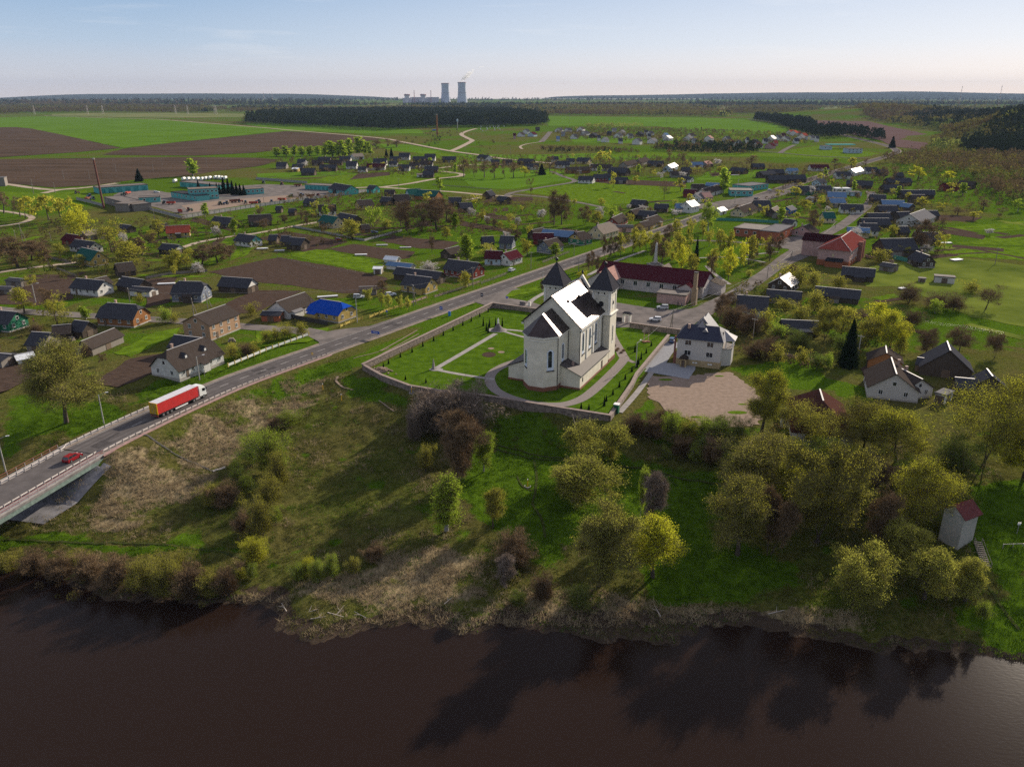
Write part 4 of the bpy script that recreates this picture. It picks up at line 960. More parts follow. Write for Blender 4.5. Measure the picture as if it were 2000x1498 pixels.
block('brick_service_building','wide flat-roofed red brick building beyond the park','workshop',(1432,461),(1515,469),20,4.4,'j','t',nwin=5)
block('brick_service_building','smaller red brick block joined to the flat workshop','workshop',(1519,473),(1548,459),10,5.1,'j','a',nwin=3)
block('fuel_kiosk','white and blue filling station shop on the far road','shop',(1607,293),(1625,293),14,5,'l','a',nwin=2)
block('long_white_store','long pale store beside the filling station','store',(1655,300),(1684,300),16,6,'l','c',nwin=4)
block('block_hut','grey concrete hut by the dirt track at the picture edge','hut',(-20,365),(11,364),10,7,'r','a')
e=empty('station_canopy',P(1640,291)+(0,),0,'teal filling station canopy on thin posts by the far road','canopy')
mb=MB(); mb.box((0,0,6),(40,14,1)); mb.build('roof',WALL['t'],e)
for k in (-15,0,15):
    mb=MB(); mb.box((k,0,2.75),(.6,.6,5.5)); mb.build('post',M_wht,e)
# white barrel tanks of the farm
tk=None
for i,(px,py) in enumerate([(342,354),(359,350),(368,350),(377,350),(386,350),(395,350),(402,349),(410,348),(421,347),(427,347),(433,348),(440,348)]):
    x,y=P(px,py+3)
    if tk is None:
        tk=empty('barrel_tank',(x,y,0),math.pi/2,None,'tank'); mb=MB(); mb.tube((-2.6,0,1.9),(2.6,0,1.9),1.25,1.25,14); mb.build('barrel',mat('tank_white',(.7,.69,.66),rough=.45),tk); mb=MB(); mb.box((-2.5,0,.4),(.4,2.4,.8));mb.box((2.5,0,.4),(.4,2.4,.8)); mb.build('cradle',M_rc,tk); q=tk
    else:
        q=tk.copy(); link(q)
        for ch in list(tk.children): c_=ch.copy(); link(c_); c_.parent=q
        q.location=(x,y,0)
    q['group']='white tanks behind the farm office'; LABELS.append((q,'white barrel tank in the row behind the farm garage',px))
# tall guyed flue
e=empty('boiler_flue',P(203,407)+(0,),0,'tall thin rusty flue pipe rising beside the old workshop','flue')
mb=MB(); mb.tube((0,0,0),(-1.2,0,33),.75,.6,12); mb.build('pipe',mat('rusty_steel',(.14,.05,.035),rough=.8,var=.4,sc=2),e)
mb=MB(); mb.tube((-1.2,0,33),(-1.25,0,34),.75,.75,12); mb.build('rim',M_gal,e)
# ---------------------------------------------------------------- church
CA=math.radians(65.3); CX,CY=P(1132,762)
ca_,sa_=math.cos(CA),math.sin(CA)
def cw(s,t,z=0): return (CX+ca_*s-sa_*t,CY+sa_*s+ca_*t,z)
ch=empty('church',(CX,CY,0),CA,'large cream church with twin pyramid-roofed towers inside the walled lawn','church')
M_cream=mat('church_render',(.74,.68,.55),rough=.9,c2=(.60,.55,.44),sc=.5); M_cream2=mat('church_trim',(.74,.70,.62),rough=.85,var=.06,sc=1)
M_plinth=mat('church_plinth',(.24,.10,.06),rough=.85,c2=(.17,.075,.05),sc=1); M_croof=mat('standing_seam_roof',(.060,.045,.042),rough=.36,metal=.75,var=.25,sc=.4)
M_slate=mat('tower_shingles',(.060,.058,.066),rough=.75,c2=(.04,.038,.042),sc=3,bump=.02,spec=.1); M_bluew=mat('blue_white_reveal',(.60,.66,.74),rough=.7)
M_dkmetal=mat('dark_metal',(.03,.028,.028),rough=.5,metal=.3); M_gold=mat('gilded_cross',(.55,.40,.12),rough=.35,metal=.8)
def solid(name,poly,z0,z1,m,parent=ch): mb=MB(); mb.prism(poly,z0,z1); return mb.build(name,m,parent)
def ring(name,poly,z,h,o,m,parent):
    """cornice: poly scaled outwards by o"""
    cx=sum(p[0] for p in poly)/len(poly); cy=sum(p[1] for p in poly)/len(poly); n=len(poly); out=[]
    for i in range(n):
        a=Vector(poly[i-1]);b=Vector(poly[i]);c=Vector(poly[(i+1)%n]); d1=(b-a).normalized();d2=(c-b).normalized(); n1=Vector((d1.y,-d1.x));n2=Vector((d2.y,-d2.x)); k=(n1+n2); k/=max(.2,k.dot(n1)); out.append(tuple(b+k*o))
    return solid(name,out,z,z+h,m,parent)
T0=10.6
apse=[(-5.5,8.5),(-2.4,5.7),(5.4,5.7),(5.4,15.5),(-2.4,15.5),(-5.5,12.7)]; apse=apse[::-1]
if sum(apse[i][0]*apse[(i+1)%6][1]-apse[(i+1)%6][0]*apse[i][1] for i in range(6))<0: apse=apse[::-1]
aw=solid('chancel_wall',apse,-.5,15.3,M_cream); ring('cornice',apse,14.7,.55,.28,M_cream2,aw); ring('cornice',apse,13.9,.16,.10,M_cream2,aw); ring('plinth',apse,-.5,1.7,.15,M_plinth,aw)
# chancel roof: faceted around the apse, ridge into the nave gable
o=.5; E_=[(-5.5-o,8.5-.2),(-2.4-.2,5.7-o),(5.5,5.7-o),(5.5,15.5+o),(-2.6,15.5+o),(-6.0,12.9)]
V=[(x,y,15.25) for x,y in E_]+[(-1.5,T0,20.4),(5.5,T0,20.4)]
F=[(0,1,6),(1,2,7,6),(3,4,6,7),(4,5,6),(5,0,6),(5,4,3,2,1,0)]
mesh('chancel_roof',V,F,M_croof,ch)
nave=[(5.4,2.3),(25.2,2.3),(25.2,18.9),(5.4,18.9)]
V=[(x,y,-.4) for x,y in nave]+[(x,y,16.0) for x,y in nave]+[(5.4,T0,23.4),(25.2,T0,23.4)]
F=[(0,1,5,4),(2,3,7,6),(1,2,6,9,5),(3,0,4,8,7),(4,5,9,8),(8,9,6,7)]
nw=mesh('nave_wall',V,F,M_cream,ch)
V=[(4.8,1.6,15.55),(25.6,1.6,15.55),(25.6,T0,23.75),(4.8,T0,23.75),(25.6,19.6,15.55),(4.8,19.6,15.55)]; V+=[(x,y,z+.2) for x,y,z in V]
F=[(0,3,2,1),(3,5,4,2),(6,7,8,9),(9,8,10,11),(0,1,7,6),(5,11,10,4),(0,6,9,3),(3,9,11,5),(1,2,8,7),(2,4,10,8)]
nr=mesh('nave_roof',V,F,M_croof,ch)
mb=MB()
for k in range(27):
    s=5.0+k*.78
    for sgn in (1,-1):
        a=Vector((s,T0,23.98));b=Vector((s,T0+sgn*9,15.78)); mb.tube(a,b,.03,.03,4,cap=False)
mb.tube((4.8,T0,23.98),(25.6,T0,23.98),.09,.09,5); mb.build('seams',M_croof,nr)
mb=MB(); mb.box((15.2,1.95,15.25),(20.2,.65,.5)); mb.box((15.2,2.2,14.2),(19.6,.2,.25)); mb.box((15.2,19.25,15.25),(20.2,.65,.5)); mb.build('cornice',M_cream2,nw)
mb=MB(); mb.box((15,4.3,19.2),(20,.05,.05)); mb.tube((17.3,7.2,20.6),(17.3,7.2,21.6),.35,.45,8); mb.build('roof_vent',M_croof,nr)
for (s,t,z) in ((5.35,5.6,8),(-2.45,5.55,7.6),(5.3,2.15,7.8),(24.3,2.1,8.2)): mb=MB(); mb.tube((s,t,z-7.8),(s,t,z+7.3),.09,.09,6); mb.build('downpipe',M_dkmetal,ch)
# pilasters on nave
for s in (5.9,11.2,16.6,22): mb=MB(); mb.box((s,2.2,10.3),(.8,.22,9.6)); mb.build('pilaster',M_cream2,nw)
# side aisles with lean-to roofs
for sg,lab in ((1,'r'),(-1,'l')):
    f=lambda t: t if sg==1 else 2*T0-t
    poly=[(.0,f(0)),(23.3,f(0)),(23.3,f(5.7)),(.0,f(5.7))]
    if sg==-1: poly=poly[::-1]
    V=[(0,f(0),-.5),(24.4,f(0),-.5),(24.4,f(5.68),-.5),(0,f(5.68),-.5),(0,f(0),4.0),(24.4,f(0),4.0),(24.4,f(5.68),6.3),(0,f(5.68),6.3)]
    F=[(0,1,5,4),(1,2,6,5),(3,0,4,7),(4,5,6,7),(2,3,7,6)]
    if sg==-1: F=[tuple(reversed(q)) for q in F]
    aw_=mesh('aisle_wall',V,F,M_cream,ch)
    V=[(-.45,f(-.5),3.95),(24.5,f(-.5),3.95),(24.5,f(5.66),6.55),(-.45,f(5.66),6.55)];V+=[(x,y,z+.18) for x,y,z in V]
    F=[(0,3,2,1),(4,5,6,7),(0,1,5,4),(1,2,6,5),(2,3,7,6),(3,0,4,7)]
    if sg==-1: F=[tuple(reversed(q)) for q in F]
    ar=mesh('aisle_roof',V,F,mat('aisle_sheets',(.085,.070,.066),rough=.7,metal=.1,c2=(.05,.042,.04),sc=1.2,stretch=(5,.6,1)),ch)
    mb=MB(); mb.box((12.2,f(-.06),-.1),(24.6,.2,1.3)); mb.box((-.06,f(2.8),-.1),(.2,5.7,1.3)); mb.build('plinth',M_plinth,aw_)
    if sg==1:
        mb=MB(); mb.box((3.0,3.2,6.0),(.5,.5,1.6)); mb.build('chimney',M_chim,ar)
        for s in (2.2,): mb=MB(); mb.box((s,-.03,2.4),(.5,.08,1.2)); mb.build('window',M_glass,aw_)
        mb=MB(); mb.box((18.6,-.04,1.6),(1.1,.1,2.4)); mb.build('door',M_door,aw_)
# arched windows
def arch(mb,c,w,h,n=(0,-1),d=.12,mi=0,seg=8):
    """arched slab centred at foot c facing n"""
    tx,ty=-n[1],n[0]; pts=[(-w/2,0),(w/2,0)]+[(w/2*math.cos(math.pi*k/seg),h-w/2+w/2*math.sin(math.pi*k/seg)) for k in range(seg+1)]
    m=len(pts); V=[]
    for dd in (0,d):
        for u,z in pts: V.append((c[0]+tx*u+n[0]*dd,c[1]+ty*u+n[1]*dd,c[2]+z))
    F=[tuple(range(m,2*m)),tuple(range(m-1,-1,-1))]+[(k,(k+1)%m,m+(k+1)%m,m+k) for k in range(m)]
    mb.add(V,F,mi)
def archwin(c,w,h,n,parent,gl=True):
    mb=MB(); 
    arch(mb,(c[0]-n[0]*.02,c[1]-n[1]*.02,c[2]),w,h,n,.07); wi=mb.build('arched_window',M_bluew,parent)
    mb=MB(); arch(mb,(c[0]+n[0]*.045+n[1]*.12,c[1]+n[1]*.045-n[0]*.12,c[2]+.9),w*.55,h-1.2,n,.05); mb.build('pane',M_glass,wi)
    mb=MB(); cx,cy=c[0]+n[0]*.12,c[1]+n[1]*.12; mb.box((cx,cy,c[2]-.12),((w+.3) if abs(n[1])>.7 else .35,(w+.3) if abs(n[0])>.7 else .35,.2),0 if (abs(n[0])>.95 or abs(n[1])>.95) else math.atan2(n[1],n[0])+math.pi/2); mb.build('sill',M_croof,wi)
for s in (8.3,12.6+1.9-.6,19.0): archwin((s,2.3,7.6),1.8,6.2,(0,-1),nw)
for s in (8.3,13.9,19.0): archwin((s,18.9,8.3),1.5,5.2,(0,1),nw)
archwin((1.6,5.7,7.0),1.8,5.2,(0,-1),aw); archwin((1.6,15.5,7.2),1.5,4.6,(0,1),aw)
d_=Vector((-2.8,-3.1)).normalized(); archwin((-3.95,7.1,5.8),2.0,5.8,(d_.x,d_.y),aw)
archwin((-3.95,14.1,6.0),1.6,5.0,(d_.x,-d_.y),aw)
# towers
for sg in (1,-1):
    tc_=3.0 if sg==1 else 2*T0-3.0; sc_=27.7; hw=3.0
    sq=lambda h_:[(sc_-h_,tc_-h_),(sc_+h_,tc_-h_),(sc_+h_,tc_+h_),(sc_-h_,tc_+h_)]
    tw=solid('tower_wall',sq(hw),-.5,14.6,M_cream); solid('plinth',sq(hw+.14),-.5,1.1,M_plinth,tw)
    mb=MB(); mb.prism(sq(hw+.30),14.6,14.8); mb.prism(sq(hw+.45),14.8,15.05); mb.build('cornice',M_cream2,tw)
    up=solid('belfry_wall',sq(hw-.22),15.05,21.9,M_cream)
    mb=MB(); mb.prism(sq(hw+.02),21.3,21.6); mb.prism(sq(hw+.2),21.6,22.0); mb.build('cornice',M_cream2,up)
    mb=MB()
    for q in (-1,1):
        for a_ in (-1,1): mb.box((sc_+q*(hw-.55),tc_+a_*(hw-.16),18.1),(.55,.14,5.9)); mb.box((sc_+a_*(hw-.16),tc_+q*(hw-.55),18.1),(.14,.55,5.9))
    mb.box((sc_-(hw-.16),tc_,20.5),(.14,3.8,.3)); mb.box((sc_,tc_-(hw-.16),20.5),(3.8,.14,.3)); mb.build('pilaster',M_cream2,up)
    R=(hw+.65)*math.sqrt(2); mb=MB()
    V=[(x,y,22.0) for x,y in sq(hw+.6)]+[(sc_,tc_,28.3)]
    mb.add(V,[(0,1,4),(1,2,4),(2,3,4),(3,0,4),(3,2,1,0)]); rf=mb.build('tower_roof',M_slate,ch)
    mb=MB()
    for x,y in sq(hw+.6): mb.tube((x,y,22.1),(sc_,tc_,28.35),.07,.07,5,cap=False)
    mb.build('hip_cap',M_slate,rf)
    mb=MB(); mb.cone((sc_,tc_,28.1),[(.12,0),(.12,.5),(.42,.75),(.5,1.05),(.42,1.35),(.12,1.55),(.05,1.7)],10); fi=mb.build('finial_ball',M_dkmetal,rf,True)
    mb=MB(); mb.box((sc_,tc_,30.5),(.09,.09,1.6)); mb.box((sc_,tc_,30.75),(.09,.8,.09)); mb.build('cross',M_gold,fi)
    mb=MB(); x0=sc_-hw-.0+.14
    mb.tube((sc_-hw+.22-.05,tc_,17.8),(sc_-hw+.22+.1,tc_,17.8),.8,.8,16); mb.build('round_louvre',M_dkmetal,up)
    mb=MB(); 
    for u in (-1,1): mb.box((sc_-hw+.18,tc_+u*.9,20.95),(.12,.35,.5)); mb.box((sc_+u*.9,tc_-hw+.18,20.95),(.35,.12,.5))
    mb.build('vent_slot',M_dkmetal,up)
    for n_ in (((0,-1)),((0,1))):
        wq=MB(); arch(wq,(sc_,tc_+n_[1]*(hw-.24),16.2),1.2,3.0,n_,.07); wi=wq.build('belfry_window',M_cream2,up)
        wq=MB(); wq.tube((sc_,tc_+n_[1]*(hw-.2),17.9),(sc_,tc_+n_[1]*(hw-.1),17.9),.55,.55,12); wq.build('louvre',M_dkmetal,wi)
        wq=MB(); arch(wq,(sc_,tc_+n_[1]*(hw-.02),5.5),1.1,6,n_,.07); wi=wq.build('niche',M_cream2,tw)
        wq=MB(); arch(wq,(sc_,tc_+n_[1]*(hw+.05),6.3),.5,4.6,n_,.04); wq.build('pane',M_glass,wi)
# west front between towers with stepped gable and ball finials
V=[(25.3,6,-.4),(30.1,6,-.4),(30.1,15.2,-.4),(25.3,15.2,-.4),(25.3,6,17),(30.1,6,17),(30.1,15.2,17),(25.3,15.2,17)]
mesh('facade_wall',V,[(0,1,5,4),(1,2,6,5),(2,3,7,6),(3,0,4,7),(4,5,6,7)],M_cream,ch)
V=[(29.0,5.2,17),(29.8,5.2,17),(29.8,16,17),(29.0,16,17),(29.0,T0,25),(29.8,T0,25)]
gb=mesh('facade_gable',V,[(0,3,4),(1,5,2),(0,4,5,1),(4,3,2,5),(0,1,2,3)],M_cream2,ch)
mb=MB(); mb.box((27.3,T0,20.2),(3.9,.5,6.4)); 
V=[(25.5,6.2,17),(29.2,6.2,17),(29.2,T0,23.9),(25.5,T0,23.9),(29.2,15,17),(25.5,15,17)]; mb.add(V,[(0,1,2,3),(3,2,4,5)]); mb.build('facade_roof',M_croof,ch)
mb=MB(); mb.cone((29.4,T0,25),[(.2,0),(.2,.3),(.45,.7),(.2,1.1),(.05,1.4)],8); mb.build('finial_ball',M_dkmetal,gb)
mb=MB(); mb.tube((0.9,7.9,17.5),(.9,7.9,19.6),.06,.06,5); mb.cone((.9,7.9,17.3),[(.5,0),(.25,.4),(.1,.8)],8); mb.box((.9,7.9,19.2),(.06,.7,.07)); mb.build('roof_cross',M_dkmetal,ch)
# ---------------------------------------------------------------- parish house
PA=math.radians(-21.4); pc=(56.6,221.9)
ph=empty('parish_house',pc+(0,),PA,'two-storey white brick house with navy hipped roof beside the church yard','house')
WALLm=WALL['s']; 
hf=[(-6.3,-5.8),(6.3,-5.8),(6.3,5.8),(-6.3,5.8)]
w_=solid('wall',hf,1.9,8.3,WALLm,ph); solid('ground_floor_wall',[(x*1.005,y*1.005) for x,y in hf],-.3,1.9,wm('ochre_render',(.45,.34,.19)),ph)
wall_windows(ph,(0,-1),12.6,8.4,2.3,5.8,2,2,True,1.9,1.5); wall_windows(ph,(1,0),11.6,5.2,2.3,6.3,1,1,True,1.4,1.6); wall_windows(ph,(-1,0),11.6,8.3,2.3,6.3,2,2,True,1.3,1.5)
M_navy=mat('navy_metal_tiles',(.018,.022,.045),rough=.5,c2=(.012,.014,.03),sc=2,bump=.02,metal=.2)
M_ztile=mat('zinc_metal_tiles',(.26,.25,.26),rough=.7,c2=(.17,.16,.17),sc=3,metal=.1)
V=[(-6.9,-6.4,8.2),(6.9,-6.4,8.2),(6.9,6.4,8.2),(-6.9,6.4,8.2),(-4.6,-.4,11.2),(4.6,-.4,11.2)]
rf=mesh('roof',V,[(0,1,5,4),(2,3,4,5),(1,2,5),(3,0,4),(3,2,1,0)],ph and M_navy,ph)
V=[(6.3,-6.3,8.28),(7.0,-6.2,8.28),(7.0,6.3,8.28),(4.75,-.35,11.28)]; mesh('hip_slope',V,[(0,1,2,3)],M_ztile,rf)
V=[(-3.6,6.3,8.3),(3.2,6.3,8.3),(3.2,10.5,8.3),(-3.6,10.5,8.3),(-.2,10.5,12.2),(-.2,.3,12.2)]
mb=MB(); mb.add([(-3.4,5.6,0),(3.0,5.6,0),(3.0,10.2,0),(-3.4,10.2,0),(-3.4,5.6,8.2),(3.0,5.6,8.2),(3.0,10.2,8.2),(-3.4,10.2,8.2)],[(0,1,5,4),(1,2,6,5),(2,3,7,6),(3,0,4,7),(4,5,6,7)]); mb.build('rear_wing_wall',WALLm,ph)
mb=MB(); mb.add([(-3.9,-.3,8.1),(-3.9,10.6,8.1),(-.2,10.6,12.3),(-.2,-.1,12.3),(3.5,10.6,8.1),(3.5,-.3,8.1),(-.2,-.1,11.9)],[(0,3,2,1),(3,5,4,2)]); mb.build('rear_wing_roof',M_navy,ph)
mb=MB(); mb.add([(-1.6,-1.4,10.7),(1.0,-1.4,10.7),(-.25,-.5,12.6),(-.25,.2,12.3)],[(0,1,2)]); mb.add([(-1.7,.9,11.3),(1.3,.9,11.3),(-.2,.9,13.1),(-.2,3.4,13.1)],[(0,1,2),(1,3,2),(0,2,3)]); mb.build('gablet',M_ztile,rf)
mb=MB(); mb.box((-3.8,-2.0,10.8),(.7,.6,1.6)); mb.build('chimney',M_chim,rf)
mb=MB(); mb.add([(.2,-3.2,9.9),(2.0,-3.2,9.9),(1.1,-3.2,10.8),(1.1,-1.2,10.8)],[(0,1,2),(1,3,2),(0,2,3)]); mb.build('roof_dormer',M_ztile,rf)
# corner bay with balcony and its own roof
bay=[(6.3,-2.6),(8.9,-1.2),(9.0,3.2),(6.3,4.6)]
solid('bay_wall',bay,-.3,5.0,WALLm,ph); bl_=MB(); bl_.prism([(6.3,-2.8),(9.1,-1.3),(9.2,3.3),(6.3,4.8)],5.0,5.18); bl_.build('balcony',M_conc,ph)
mb=MB()
for (x,y) in ((8.9,-1.1),(9.0,3.1),(7.2,-2.2)): mb.tube((x,y,5.2),(x,y,8.0),.13,.13,8)
mb.tube((7,-2.2,6.1),(8.9,-1.1,6.1),.04); mb.tube((8.9,-1.1,6.1),(9,3.1,6.1),.04); mb.build('balcony_posts',M_wht,ph)
mb=MB(); mb.add([(6.3,-4.4,8.35),(7.2,-3.2,7.7),(9.7,-1.6,7.7),(9.8,3.5,7.7),(6.3,5.2,8.3),(6.2,.4,10.1)],[(0,1,2,5),(2,3,5),(3,4,5)]); mb.build('balcony_roof',M_ztile,ph)
# porch at the yard side
mb=MB(); mb.box((-4.1+.2,-6.9,1.25),(1.7,2.2,2.5)); po=mb.build('porch',wm('porch_ochre',(.42,.31,.16)),ph)
mb=MB(); mb.add([(-5.2,-8.2,2.5),(-2.6,-8.2,2.5),(-3.9,-8.2,3.7),(-5.2,-5.8,2.5),(-2.6,-5.8,2.5),(-3.9,-5.8,3.7)],[(0,1,2),(0,2,5,3),(2,1,4,5),(0,3,4,1)]); mb.build('porch_roof',ROOF['b'],po)
mb=MB(); mb.box((-3.9,-8.03,1.1),(.95,.06,2.1)); mb.build('porch_door',M_door,po)
mb=MB(); mb.box((-6.8,-1,1.0),(1.0,8,2.6)); mb.box((-7.2,-4,4.5),(.5,.5,7.4)); mb.build('side_stair',wm('brick_stair',(.28,.12,.09),sc=5),ph)
mb=MB()
for u in (-1.2,-.4,3.2,3.9): mb.box((u,-5.86,1.1),(.6,.08,.45))
mb.build('cellar_window',M_frame,ph)
# ---------------------------------------------------------------- long hall with the maroon roof
A=P(*(1150+210/6.667,480+205/6.667),9.0); B=P(*(1150+1570/6.667,480+350/6.667),9.0); HA=math.atan2(B[1]-A[1],B[0]-A[0]); HL=math.hypot(B[0]-A[0],B[1]-A[1])
hc=((A[0]+B[0])/2,(A[1]+B[1])/2)
hall=empty('assembly_hall',hc+(0,),HA,'long pale hall with maroon roof behind the church towers','hall')
L2=HL/2; V=[(-L2,-7.4,-.3),(L2,-7.4,-.3),(L2,7.4,-.3),(-L2,7.4,-.3),(-L2,-7.4,5),(L2,-7.4,5),(L2,7.4,5),(-L2,7.4,5),(-L2,0,8.8),(L2,0,8.8)]
mesh('wall',V,[(0,1,5,4),(1,2,6,9,5),(2,3,7,6),(3,0,4,8,7),(4,5,9,8),(8,9,6,7)],wm('pale_pink_render',(.50,.45,.43)),hall)
mb=MB(); e1=-.45; V=[(-L2-.6,-8.2,4.75),(L2+.6,-8.2,4.75),(L2+.6,0,9.05),(-L2-.6,0,9.05),(L2+.6,8.2,4.75),(-L2-.6,8.2,4.75)];V+=[(x,y,z+.18) for x,y,z in V]
mb.add(V,[(0,3,2,1),(3,5,4,2),(6,7,8,9),(9,8,10,11),(0,1,7,6),(5,11,10,4),(0,6,9,3),(3,9,11,5),(1,2,8,7),(2,4,10,8)]); hr=mb.build('roof',ROOF['m'],hall)
mb=MB(); mb.box((0,0,9.32),(HL+1.3,.4,.08)); mb.build('ridge_cap',ROOF['m'],hr)
wall_windows(hall,(0,-1),HL*.62,5,.7,7.4,5,1,True,1.6,1.9); wall_windows(hall,(1,0),14.8,5,.6,L2,3,1,True,1.1,1.6)
mb=MB(); mb.box((-L2*.72,-7.5,1.4),(2.2,.15,2.8)); mb.build('door',mat('pale_blue_door',(.45,.52,.60),rough=.6),hall)
# cross wing towards the churchyard
mb=MB(); wx=-L2+5.2
V=[(wx-5,-17.5,-.3),(wx+5,-17.5,-.3),(wx+5,-7.3,-.3),(wx-5,-7.3,-.3),(wx-5,-17.5,4.9),(wx+5,-17.5,4.9),(wx+5,-2,4.9),(wx-5,-2,4.9),(wx,-17.5,8),(wx,-2,8)]
mb.add(V,[(0,1,5,8,4),(1,2,6,5),(3,0,4,7),(4,8,9,7),(5,6,9,8)]); mb.build('wing_wall',wm('pale_pink_render',(.5,.45,.43)),hall)
mb=MB(); V=[(wx-5.6,-18,4.65),(wx,-18,8.2),(wx,-1,8.2),(wx-5.6,-1,4.65),(wx+5.6,-18,4.65),(wx+5.6,-1,4.65)];V+=[(x,y,z+.16) for x,y,z in V]; mb.add(V,[(0,1,2,3),(1,4,5,2),(6,9,8,7),(7,8,11,10),(0,6,7,1),(1,7,10,4),(0,3,9,6),(4,10,11,5)]); mb.build('wing_roof',ROOF['p'],hall)
wall_windows(hall,(1,0),0,0,0,0,0,0,False)
mb=MB()
for y in (-15,-11): mb.box((wx+5.04,y,2.7),(.08,1.2,1.7))
mb.build('wing_window',M_glass,hall)
# rear wing, gable extension and front porch gable
mb=MB(); mb.add([(-2,6,4.9),(4,6,4.9),(4,14,4.9),(-2,14,4.9),(1,14,8.2),(1,4,8.4)],[(0,5,4,3),(5,1,2,4)]); mb.box((1,10.2,2.4),(5.6,7,4.8)); mb.build('rear_wing',ROOF['c'],hall)
mb=MB(); mb.add([(L2+.5,1,5.6),(L2+5.5,1,3.9),(L2+5.5,8.4,3.9),(L2+.5,8.4,5.6)],[(0,1,2,3),(3,2,1,0)]); mb.add([(L2,1.3,0),(L2+5,1.3,0),(L2+5,8,0),(L2,8,0),(L2,1.3,5.4),(L2+5,1.3,3.95),(L2+5,8,3.95),(L2,8,5.4)],[(0,1,5,4),(1,2,6,5),(2,3,7,6)],1); mb.build('side_extension',[ROOF['c'],wm('pale_pink_render',(.5,.45,.43))],hall)
mb=MB(); mb.add([(L2-9,-12.6,0),(L2-1.6,-12.6,0),(L2-1.6,-7.4,0),(L2-9,-7.4,0),(L2-9,-12.6,4.2),(L2-1.6,-12.6,4.2),(L2-1.6,-7.4,4.2),(L2-9,-7.4,4.2),(L2-5.3,-12.6,6.2),(L2-5.3,-5,6.2)],[(0,1,5,8,4),(1,2,6,5),(3,0,4,7),(4,8,9,7),(5,6,9,8)]); mb.build('porch_wall',wm('pale_pink_render',(.5,.45,.43)),hall)
mb=MB(); mb.add([(L2-9.6,-13,3.95),(L2-5.3,-13,6.35),(L2-5.3,-4,6.35),(L2-9.6,-4,3.95),(L2-1,-13,3.95),(L2-1,-4,3.95)],[(0,1,2,3),(1,4,5,2),(3,2,1,0),(2,5,4,1)]); mb.build('porch_roof',ROOF['m'],hall)
x,y=P(1355,595); e=empty('boiler_chimney',(x,y,0),HA,'square ochre brick chimney stack standing against the long maroon hall','chimney')
mb=MB(); mb.box((0,0,3),(1.9,1.9,6.6)); mb.box((0,0,9),(1.35,1.35,6.6)); mb.build('stack',mat('ochre_brick',(.34,.25,.15),rough=.9,c2=(.20,.14,.09),sc=3),e); mb=MB(); mb.box((0,0,12.4),(1.5,1.5,.3)); mb.build('rim',M_dkmetal,e)
block('boiler_annex','low white annex with mossy flat roof in front of the maroon hall','annex',(1282,591),(1338,597),7,3.6,'p','t')
# ---------------------------------------------------------------- two-storey red-roofed building
RA=math.radians(57); fm=(149.2,359.5); RL=35; rc=(fm[0]+math.cos(RA)*RL/2,fm[1]+math.sin(RA)*RL/2)
rb_=empty('red_roofed_school',rc+(0,),RA,'two-storey pink building with big red hipped roof on brick base','school')
q=[(-RL/2,-7),(RL/2,-7),(RL/2,7),(-RL/2,7)]
solid('upper_wall',q,2.6,7.8,WALL['p'],rb_); solid('lower_wall',[(x*1.004,y*1.01) for x,y in q],-.3,2.6,wm('orange_brick',(.33,.12,.06),sc=4),rb_)
V=[(-RL/2-.7,-7.7,7.6),(RL/2+.7,-7.7,7.6),(RL/2+.7,7.7,7.6),(-RL/2-.7,7.7,7.6),(-RL/2+11.5,0,11.6),(RL/2+.7,0,11.6)]
rf=mesh('roof',V,[(0,1,5,4),(2,3,4,5),(3,0,4),(1,2,5),(3,2,1,0)],rm('school_red_roof',(.17,.045,.038),.5),rb_)
mb=MB(); mb.tube(V[4],V[5],.14); mb.tube(V[4],V[0],.12);mb.tube(V[4],V[3],.12); mb.build('ridge_cap',M_cap,rf)
wall_windows(rb_,(0,-1),RL*.9,8,.4,7,7,2,True,1.5,1.6)
mb=MB(); mb.box((3,-7.9,4.5),(3,2,9.2)); mb.box((12,-7.6,4.2),(2.6,1.4,8.4)); mb.build('stair_bay',wm('brown_red_brick',(.27,.13,.10),sc=4),rb_)
mb=MB(); mb.box((-RL/2-1.6,-1,1.35),(3.2,7.5,2.9)); an=mb.build('brick_porch',wm('orange_brick',(.33,.12,.06)),rb_); mb=MB(); mb.add([(-RL/2-3.6,-5,2.75),(-RL/2-3.6,3,2.75),(-RL/2-.05,2.6,3.9),(-RL/2-.05,-4.6,3.9)],[(0,1,2,3),(3,2,1,0)]); mb.build('porch_roof',ROOF['d'],an)
mb=MB(); mb.box((-RL/2-.05,.2,5.0),(.08,.9,1.3)); mb.build('window',WALL['k'],rb_)
mb=MB(); mb.box((8,13,3.6),(11,12,7.8)); mb.build('side_wing_wall',WALL['p'],rb_)
mb=MB(); mb.add([(2,19.6,7.4),(14,19.6,7.4),(14,5,7.4),(2,5,7.4),(8,19.6,10.4),(8,2,10.4)],[(0,4,5,3),(4,1,2,5),(3,5,4,0),(5,2,1,4),(0,1,4)]); mb.build('side_wing_roof',ROOF['m'],rb_)
